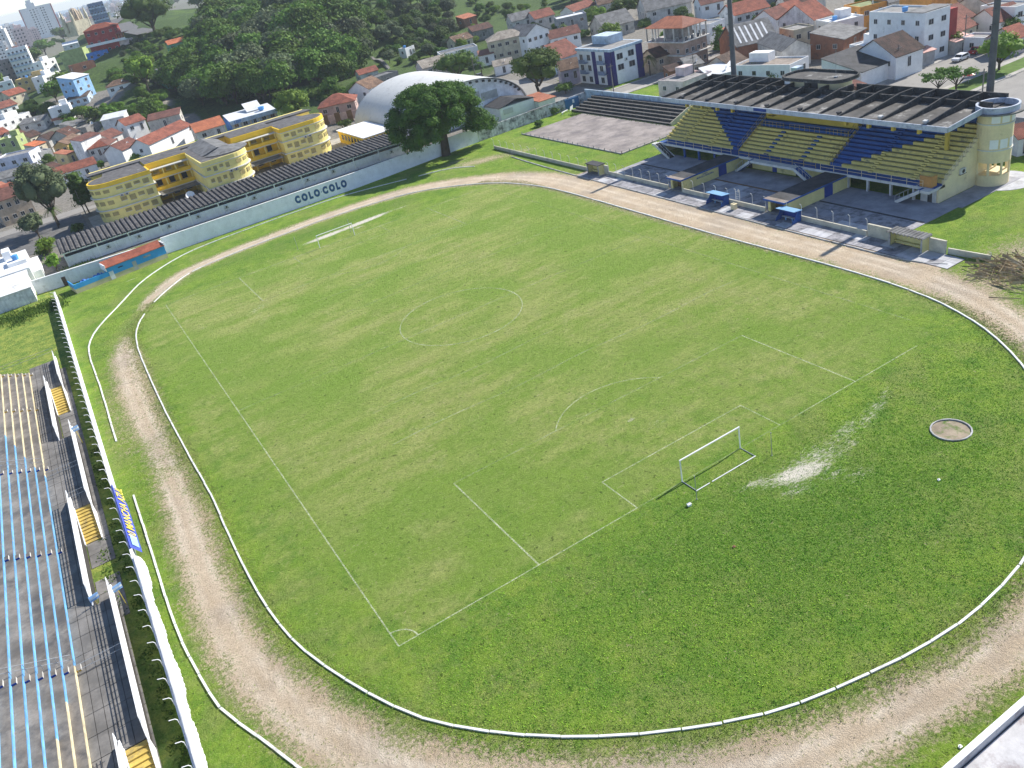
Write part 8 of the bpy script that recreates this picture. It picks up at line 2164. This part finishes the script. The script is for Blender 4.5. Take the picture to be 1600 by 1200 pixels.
# far city
fr = random.Random(8); protos = []
for k in range(10):
    w_, d, h = fr.uniform(8, 16), fr.uniform(8, 16), fr.choice((5, 6, 7, 8, 10, 14, 22)); mb = MB(); mb.box(-w_/2, w_/2, -d/2, d/2, -6, h, 0)
    if h < 9: mb.prism([(-d/2-.4, h), (d/2+.4, h), (0, h+2.4)], 0, -w_/2-.4, w_/2+.4, 1)
    else: mb.box(-w_/4, w_/4, -d/4, d/4, h, h+2.4, 0)
    for fl in range(int(h/3)):
        for c in range(int(w_/3)): xx = -w_/2+1.2+c*3; mb.box(xx, xx+1.3, -d/2-.05, -d/2, fl*3+1, fl*3+2.3, 2)
    protos.append(mb.mesh('far_building', [fr.choice(('white', 'greywhite', 'cream', 'pinkpale', 'whitestain')), fr.choice(('tilered', 'tilebrown', 'fibre')), 'glass']))
for (x, y, z) in FARCITY:
    o = new('far_building', fr.choice(protos)); o.location = (x, y, z); o.rotation_euler = (0, 0, fr.uniform(-.3, .3)); s_ = fr.uniform(.8, 1.3); o.scale = (s_, s_, s_)
    tag(o, 'hazy building in the distant city towards the sea', 'building', 'buildings of the distant city')
# ------------------------------------------------------------------ trees
def leafmat(name, a, b_, c_):
    m, t, b = nodes(name); p = pos(t); oi = N(t, 'ShaderNodeObjectInfo')
    n = noise(t, p, .35, 4, .6); n2 = noise(t, p, 2.5, 3, .8)
    c = mixc(t, ramp(t, n, .38, .62), a, b_); c = mixc(t, ramp(t, n2, .52, .72, 0, .8), c, c_)
    hs = N(t, 'ShaderNodeHueSaturation'); t.links.new(c, hs.inputs['Color']); t.links.new(ramp(t, oi.outputs['Random'], 0, 1, .7, 1.35), hs.inputs['Value'])
    t.links.new(ramp(t, oi.outputs['Random'], 0, 1, .485, .51), hs.inputs['Hue'])
    t.links.new(hs.outputs[0], b.inputs['Base Color']); b.inputs['Roughness'].default_value = .7; b.inputs['Specular IOR Level'].default_value = .2
    tr_ = N(t, 'ShaderNodeBsdfTranslucent'); t.links.new(hs.outputs[0], tr_.inputs[0]); mx = N(t, 'ShaderNodeMixShader'); mx.inputs[0].default_value = .22
    out = [n_ for n_ in t.nodes if n_.type == 'OUTPUT_MATERIAL'][0]; t.links.new(b.outputs[0], mx.inputs[1]); t.links.new(tr_.outputs[0], mx.inputs[2]); t.links.new(mx.outputs[0], out.inputs[0]); MATS[name] = m
leafmat('leafdark', (.035, .085, .012), (.075, .15, .02), (.125, .21, .03)); leafmat('leafmid', (.055, .12, .016), (.1, .18, .025), (.16, .25, .035))
leafmat('leaflime', (.1, .19, .02), (.17, .28, .03), (.24, .34, .05)); leafmat('leafgrey', (.07, .1, .045), (.12, .155, .075), (.18, .21, .11)); mat('bark', (.09, .07, .05), .95, .35)
def crown_mesh(name, lobes, nleaf, leaf, mtl, seed, droop=0.):
    """lobes: (cx,cy,cz,rx,ry,rz). Leaf clumps spread over and just under each lobe's skin"""
    R0 = np.random.default_rng(seed); L = np.array(lobes); area = (L[:, 3]*L[:, 5]+L[:, 3]*L[:, 4]); pr = area/area.sum()
    nc = nleaf//14; idx = R0.choice(len(L), nc, p=pr); d = R0.normal(size=(nc, 3)); d /= np.linalg.norm(d, axis=1)[:, None]
    d[:, 2] = np.where(d[:, 2] < -.45, -d[:, 2], d[:, 2]); rr_ = .72+.34*R0.random(nc)**.7
    cc = L[idx, :3]+d*L[idx, 3:6]*rr_[:, None]
    ci = np.repeat(np.arange(nc), 14); n = len(ci); cs = leaf*2.2*(.6+.8*R0.random(nc))[ci]
    p_ = cc[ci]+R0.normal(size=(n, 3))*cs[:, None]*np.array([.55, .55, .4]); p_[:, 2] -= droop*R0.random(n)
    nrm = d[ci]+R0.normal(size=(n, 3))*.5+np.array([0, 0, .25]); nrm /= np.linalg.norm(nrm, axis=1)[:, None]
    u = np.cross(nrm, R0.normal(size=(n, 3))); u /= np.linalg.norm(u, axis=1)[:, None]; v = np.cross(nrm, u); s_ = (leaf*(.5+.8*R0.random(n)))[:, None]
    quad = np.stack([p_-u*s_, p_-v*s_*.6, p_+u*s_, p_+v*s_*.6], 1).reshape(-1, 3)
    V = [quad]; F = np.arange(n*4).reshape(n, 4)
    me = bpy.data.meshes.new(name); bm = bmesh.new()
    for l in lobes:
        r_ = bmesh.ops.create_icosphere(bm, subdivisions=2, radius=1)
        for vv in r_['verts']:
            k = .70+.10*math.sin(vv.co.x*5+l[0])*math.cos(vv.co.y*6+l[1]); vv.co = Vector((l[0]+vv.co.x*l[3]*k, l[1]+vv.co.y*l[4]*k, l[2]+vv.co.z*l[5]*k))
    bm.to_mesh(me); bm.free(); nv = len(me.vertices); co = np.empty(nv*3); me.vertices.foreach_get('co', co); fa = [tuple(q.vertices) for q in me.polygons]
    bpy.data.meshes.remove(me); me = bpy.data.meshes.new(name)
    tri = np.array(fa); q4 = F+nv; nt_, nq = len(tri), len(q4)
    me.vertices.add(nv+n*4); me.vertices.foreach_set('co', np.concatenate([co, quad.ravel()]).astype(np.float32))
    me.loops.add(nt_*3+nq*4); me.loops.foreach_set('vertex_index', np.concatenate([tri.ravel(), q4.ravel()]).astype(np.int32))
    me.polygons.add(nt_+nq); me.polygons.foreach_set('loop_start', np.concatenate([np.arange(nt_)*3, nt_*3+np.arange(nq)*4]).astype(np.int32))
    me.materials.append(MATS[mtl]); me.update(calc_edges=True); return me
def lobes_for(kind, seed):
    q = random.Random(seed); L = []
    if kind in ('round', 'lime', 'grey', 'big'):
        n = 15 if kind != 'big' else 26
        for k in range(n):
            a = q.uniform(0, 6.28); e = q.uniform(-.15, 1.0); rr_ = .58*math.cos(e*1.2) if e > 0 else .6; L.append((rr_*math.cos(a), rr_*math.sin(a), .62+.30*math.sin(max(e, -.1)*1.5), *(q.uniform(.26, .42),)*2, q.uniform(.15, .25)))
        L.append((0, 0, .6, .55, .55, .3))
    elif kind == 'thin':
        for k in range(12): a = q.uniform(0, 6.28); r_ = q.uniform(.2, .8); L.append((r_*math.cos(a), r_*math.sin(a), q.uniform(.68, .9), .22, .22, .08))
    elif kind == 'bush':
        for k in range(9): a = q.uniform(0, 6.28); r_ = q.uniform(0, .6); L.append((r_*math.cos(a), r_*math.sin(a), q.uniform(.3, .6), .42, .42, .34))
    elif kind == 'vine':
        for k in range(14): a = q.uniform(0, 6.28); r_ = q.uniform(.1, .6); zz = q.uniform(.2, .8); L.append((r_*math.cos(a), r_*math.sin(a), zz, .32, .32, .2))
    elif kind == 'cone':
        for k in range(9): z_ = .12+k*.09; w2 = .85*(1-(z_-.12)/.95)**.75; L += [(w2*.3*math.cos(a), w2*.3*math.sin(a), z_, w2*.75, w2*.75, .1) for a in (k, k+2.1, k+4.2)]
    elif kind == 'column':
        for k in range(8): z_ = .3+k*.085; w2 = .9 if k < 6 else .6; L += [(w2*.3*math.cos(a), w2*.3*math.sin(a), z_, w2*.65, w2*.65, .1) for a in (k, k+2.1, k+4.2)]
    return L
LM = {'round': 'leafmid', 'big': 'leafdark', 'lime': 'leaflime', 'grey': 'leafgrey', 'thin': 'leafmid', 'bush': 'leafmid', 'vine': 'leafdark', 'cone': 'leafdark', 'column': 'leafdark'}
def trunk_mesh(h, r_, wd, seed, frac=.55):
    q = random.Random(seed); mb = MB(); mb.tube([(0, 0, -1), (q.uniform(-.1, .1)*wd, q.uniform(-.1, .1)*wd, h*.25), (q.uniform(-.1, .1)*wd, 0, h*frac)], r_, 8, taper=r_*.6)
    for k in range(6): a = k*1.05+q.random(); mb.tube([(0, 0, h*.22), (wd*.35*math.cos(a), wd*.35*math.sin(a), h*.5), (wd*.6*math.cos(a), wd*.6*math.sin(a), h*.68)], r_*.5, 6, taper=r_*.15)
    return mb
GN = {'shade_tree': 'tree', 'bush': 'bush', 'conical_tree': 'tree', 'columnar_tree': 'tree'}
for i, (lab, nm, x, y, z, h, wd, kind) in enumerate(TREES):
    if kind == 'big': h, wd = 18.5, 12.4
    wd = max(wd, 1); h = max(h, 1.5)
    r = thing(nm, lab, GN[nm], (x, y, z)); L = [(a*wd, b_*wd, c*h, d*wd, e*wd, f_*h) for a, b_, c, d, e, f_ in lobes_for(kind, i)]
    if kind == 'big':
        L = []; q = random.Random(4)
        for k in range(105):
            a = q.uniform(0, 6.28); e = q.uniform(-.25, 1.45); rr_ = 10.2*math.cos(e)**.8; L.append((-1.0+rr_*math.cos(a)*(1.12 if math.cos(a) > 0 else 1), rr_*math.sin(a), 8.2+8.0*math.sin(e), *(q.uniform(1.2, 2.3),)*2, q.uniform(.9, 1.6)))
        L += [(-1, 0, 9.3, 7.6, 7.6, 5.6), (9, -2, 5.4, 3.4, 3, 2.4), (-8, -2, 5.6, 3.4, 3, 2.4), (12.5, -1, 4.4, 2.6, 2.4, 2.0)]
        me = crown_mesh('crown', L, 90000, .24, 'leafdark', 7, .3); rt = 1.25
    else:
        leaf = min(.55, max(.16, math.dist((x, y, z), CAM)/1306*1.5)); vol = wd*wd+wd*h; me = crown_mesh('crown', L, int(min(16000, max(900, vol*4.2/leaf**2*.55))), leaf, LM[kind], 50+i); rt = max(.12, wd*.055)
    o = new('crown', me, r)
    mb = trunk_mesh(h, rt, wd*.9, i, .55); part('trunk', mb, 'bark', r, world=False)
# forest on the hill: a few grown trees, copied with their trunks
FV = {}
for kind in ('round', 'vine', 'grey', 'lime', 'bush'):
    FV[kind] = []
    for s_ in range(3):
        wd = .62 if kind != 'bush' else .9; L = [(a*wd, b_*wd, c*1.0, d*wd, e*wd, f_) for a, b_, c, d, e, f_ in lobes_for(kind, 90+s_)]
        FV[kind].append((crown_mesh('crown', L, 6500, .05, LM[kind], 200+s_, .12 if kind == 'vine' else 0), trunk_mesh(1.0, .035, .5, s_, .5).mesh('trunk', ['bark'])))
fr = random.Random(77)
for (x, y, z, h, kind, place) in FOREST:
    cm, tm = fr.choice(FV[kind]); hillside = place == 'hill'
    o = new('bush' if kind == 'bush' else ('forest_tree' if hillside else 'garden_tree'), None); o.location = (x, y, z); o.rotation_euler = (0, 0, fr.uniform(0, 6.28)); s_ = h; o.scale = (s_*fr.uniform(.85, 1.2), s_*fr.uniform(.85, 1.2), s_)
    look = {'round': 'dense green tree', 'vine': 'dark vine hung tree', 'grey': 'greyish green tree', 'lime': 'light green shrubby tree', 'bush': 'leafy low bush'}[kind]; where = 'in the wooded hillside' if hillside else 'between the roofs of the town'
    tag(o, look+' '+where, 'bush' if kind == 'bush' else 'tree', look+('es ' if kind == 'bush' else 's ')+where)
    new('crown', cm, o); new('trunk', tm, o)
# palms
def palm(label, x, y, z, h, fr_=2.6):
    r = thing('palm_tree', label, 'palm tree', (x, y, z)); mb = MB(); mb.tube([(0, 0, -1), (.1*h/6, 0, h*.5), (.25*h/6, .1, h)], .2, 7, taper=.13); part('trunk', mb, 'bark', r, world=False); q = random.Random(int(x*10)); mb = MB()
    for k in range(18):
        a = k*2.4; el = q.uniform(-.1, 1.0); P = [Vector((.25*h/6, .1, h))]
        for s_ in range(1, 6): t_ = s_/5; P.append(P[0]+Vector((math.cos(a)*fr_*t_*math.cos(el*.6), math.sin(a)*fr_*t_*math.cos(el*.6), fr_*(el*t_-.9*t_*t_))))
        side = Vector((-math.sin(a), math.cos(a), 0))
        for s_ in range(5):
            for sg in (-1, 1):
                for j in range(3):
                    c0 = P[s_].lerp(P[s_+1], j/3); c1 = P[s_].lerp(P[s_+1], (j+.7)/3); w2 = fr_*.22*(1-.6*s_/5); mb.face([c0, c1, c1+side*sg*w2+Vector((0, 0, -w2*.4))])
    part('frond', mb, 'leafmid', r, world=False)
for (lab, x, y, z, h) in PALMPOS: palm(lab, x, y, z, h)
# weeds
mb = MB(); q = random.Random(21)
def weed(x, y, z, s_, n):
    for k in range(n):
        a = q.uniform(0, 6.28); px_, py_ = x+q.gauss(0, s_), y+q.gauss(0, s_*1.3); h_ = q.uniform(.1, .5)*min(1.5, s_+.3); wv = q.uniform(.05, .14); dx, dy = math.cos(a)*wv, math.sin(a)*wv
        mb.face([(px_-dx, py_-dy, z), (px_+dx, py_+dy, z), (px_+q.uniform(-.2, .2), py_+q.uniform(-.2, .2), z+h_)])
for k in range(60): weed(-51.7+q.uniform(-.5, .4), q.uniform(-20, 60), 0, .35, 26)
for k in range(14): weed(-53.6, q.uniform(22, 38), .05, .3, 14)
for x, y, s_, n in ((-51.6, 128, 1.0, 500), (-52.2, 131, 1.4, 700), (-56, 130, 1.5, 500), (-60, 131, 1.6, 500), (-64, 131, 1.5, 400), (-58, 127, 1.2, 300), (88, 141.5, .6, 200), (79, 136, .7, 160), (-45, 152, 2.2, 500), (-15, 150, .8, 200), (8, 150, .9, 250), (30, 150, 1.0, 300)): weed(x, y, 0, s_, n)
for k in range(40): weed(80.4, 100+k, .1, .3, 10)
o = new('weeds', mb.mesh('weeds', ['leafmid'])); tag(o, 'scattered weeds growing along walls and paving', 'weeds', None, 'stuff')
# tufts of taller grass: behind the near goal, round the kerbs and on the margins of the track
def tuft_field(name, label, P, hmin, hmax, wd, mtl, seed):
    R0 = np.random.default_rng(seed); n = len(P); nb = 3; Q = np.repeat(P, nb, 0)+np.concatenate([R0.normal(size=(n*nb, 2))*.07], 1); m_ = len(Q)
    a = R0.uniform(0, 6.28, m_); w2 = R0.uniform(.5, 1.2, m_)*wd; h_ = R0.uniform(hmin, hmax, m_); lean = R0.normal(size=(m_, 2))*h_[:, None]*.6
    A0 = np.stack([Q[:, 0]-np.cos(a)*w2, Q[:, 1]-np.sin(a)*w2, np.zeros(m_)], 1); A1 = np.stack([Q[:, 0]+np.cos(a)*w2, Q[:, 1]+np.sin(a)*w2, np.zeros(m_)], 1); A2 = np.stack([Q[:, 0]+lean[:, 0], Q[:, 1]+lean[:, 1], h_], 1)
    V = np.stack([A0, A1, A2], 1).reshape(-1, 3); me = bpy.data.meshes.new(name); me.vertices.add(len(V)); me.vertices.foreach_set('co', V.ravel().astype(np.float32)); me.loops.add(len(V)); me.loops.foreach_set('vertex_index', np.arange(len(V), dtype=np.int32))
    me.polygons.add(m_); me.polygons.foreach_set('loop_start', np.arange(m_, dtype=np.int32)*3); me.materials.append(MATS[mtl]); me.update(calc_edges=True); tag(new(name, me), label, None, None, 'stuff')
def grassmat(name, a, b_, c_):
    m, t, b = nodes(name); p = pos(t); c = mixc(t, ramp(t, noise(t, p, .2, 5, .7), .42, .58), a, b_); c = mixc(t, ramp(t, noise(t, p, .9, 4, .8), .5, .62, 0, .8), c, c_); t.links.new(c, b.inputs['Base Color']); b.inputs['Roughness'].default_value = .8; MATS[name] = m
grassmat('bladegreen', (.19, .42, .03), (.27, .5, .04), (.42, .56, .07)); grassmat('bladedry', (.18, .25, .05), (.3, .33, .09), (.45, .43, .2))
R0 = np.random.default_rng(9); P = np.stack([R0.uniform(-34, 41, 150000), R0.uniform(-26, 3, 150000)], 1); ic = np.array(IC2)
def inside_np(P, poly):
    ins = np.zeros(len(P), bool)
    for (x0, y0), (x1, y1) in zip(poly, np.roll(poly, -1, 0)):
        cr = ((y0 > P[:, 1]) != (y1 > P[:, 1])); xx = (x1-x0)*(P[:, 1]-y0)/(y1-y0+1e-12)+x0; ins ^= cr & (P[:, 0] < xx)
    return ins
keep_ = inside_np(P, ic*.985) & (np.hypot(P[:, 0]-18.75, P[:, 1]+11.9) > 1.9)
dens = np.clip((1.0-P[:, 1])/5, .0, 1)*(.35+.65*np.exp(-((P[:, 0]-1)/22)**2-((P[:, 1]+13)/9)**2)); sandy = np.exp(-((P[:, 0]-4.6)/5)**2-((P[:, 1]+6.8)/2.2)**2)
keep_ &= R0.random(len(P)) < dens*.55*(1-.93*sandy)
tuft_field('long_grass', 'long dark green grass growing thick behind the near goal', P[keep_], .04, .12, .035, 'bladegreen', 1)
I_ = R0.integers(0, len(IC), 42000); A_ = np.array(IC); B_ = np.roll(A_, -1, 0)-A_; B_ /= np.maximum(np.linalg.norm(B_, axis=1), 1e-6)[:, None]; Nn = np.stack([B_[:, 1], -B_[:, 0]], 1)
sgn = 1 if poly_dist(np.array([[A_[0, 0]+Nn[0, 0]]]), np.array([[A_[0, 1]+Nn[0, 1]]]), IC2)[0, 0] > 0 else -1
o_ = np.where(R0.random(42000) < .6, abs(R0.normal(size=42000))*1.1+.15, np.where(R0.random(42000) < .5, -.16-abs(R0.normal(size=42000))*.4, R0.uniform(4.5, 8, 42000)))*sgn
P = A_[I_]+Nn[I_]*o_[:, None]+R0.normal(size=(42000, 2))*.15; keep_ = (P[:, 0] < 40.9) & (P[:, 1] < 110); P = P[keep_]
tuft_field('grass_tufts', 'scruffy dry and green grass tufts on the margins of the dirt track', P, .04, .14, .03, 'bladedry', 2)
# ------------------------------------------------------------------ haze
m = bpy.data.materials.new('haze'); m.use_nodes = True; t = m.node_tree; t.nodes.clear(); out = t.nodes.new('ShaderNodeOutputMaterial'); pv = t.nodes.new('ShaderNodeVolumePrincipled')
pv.inputs['Color'].default_value = (.82, .9, 1, 1); pv.inputs['Density'].default_value = .00013; pv.inputs['Anisotropy'].default_value = .2; t.links.new(pv.outputs[0], out.inputs['Volume']); MATS['hazem'] = m
mb = MB(); mb.box(-12500, 12500, -12500, 12500, -8, 75); o = new('haze', mb.mesh('haze', ['hazem'])); tag(o, 'thin bluish summer haze over the town and sea', 'haze', None, 'stuff')
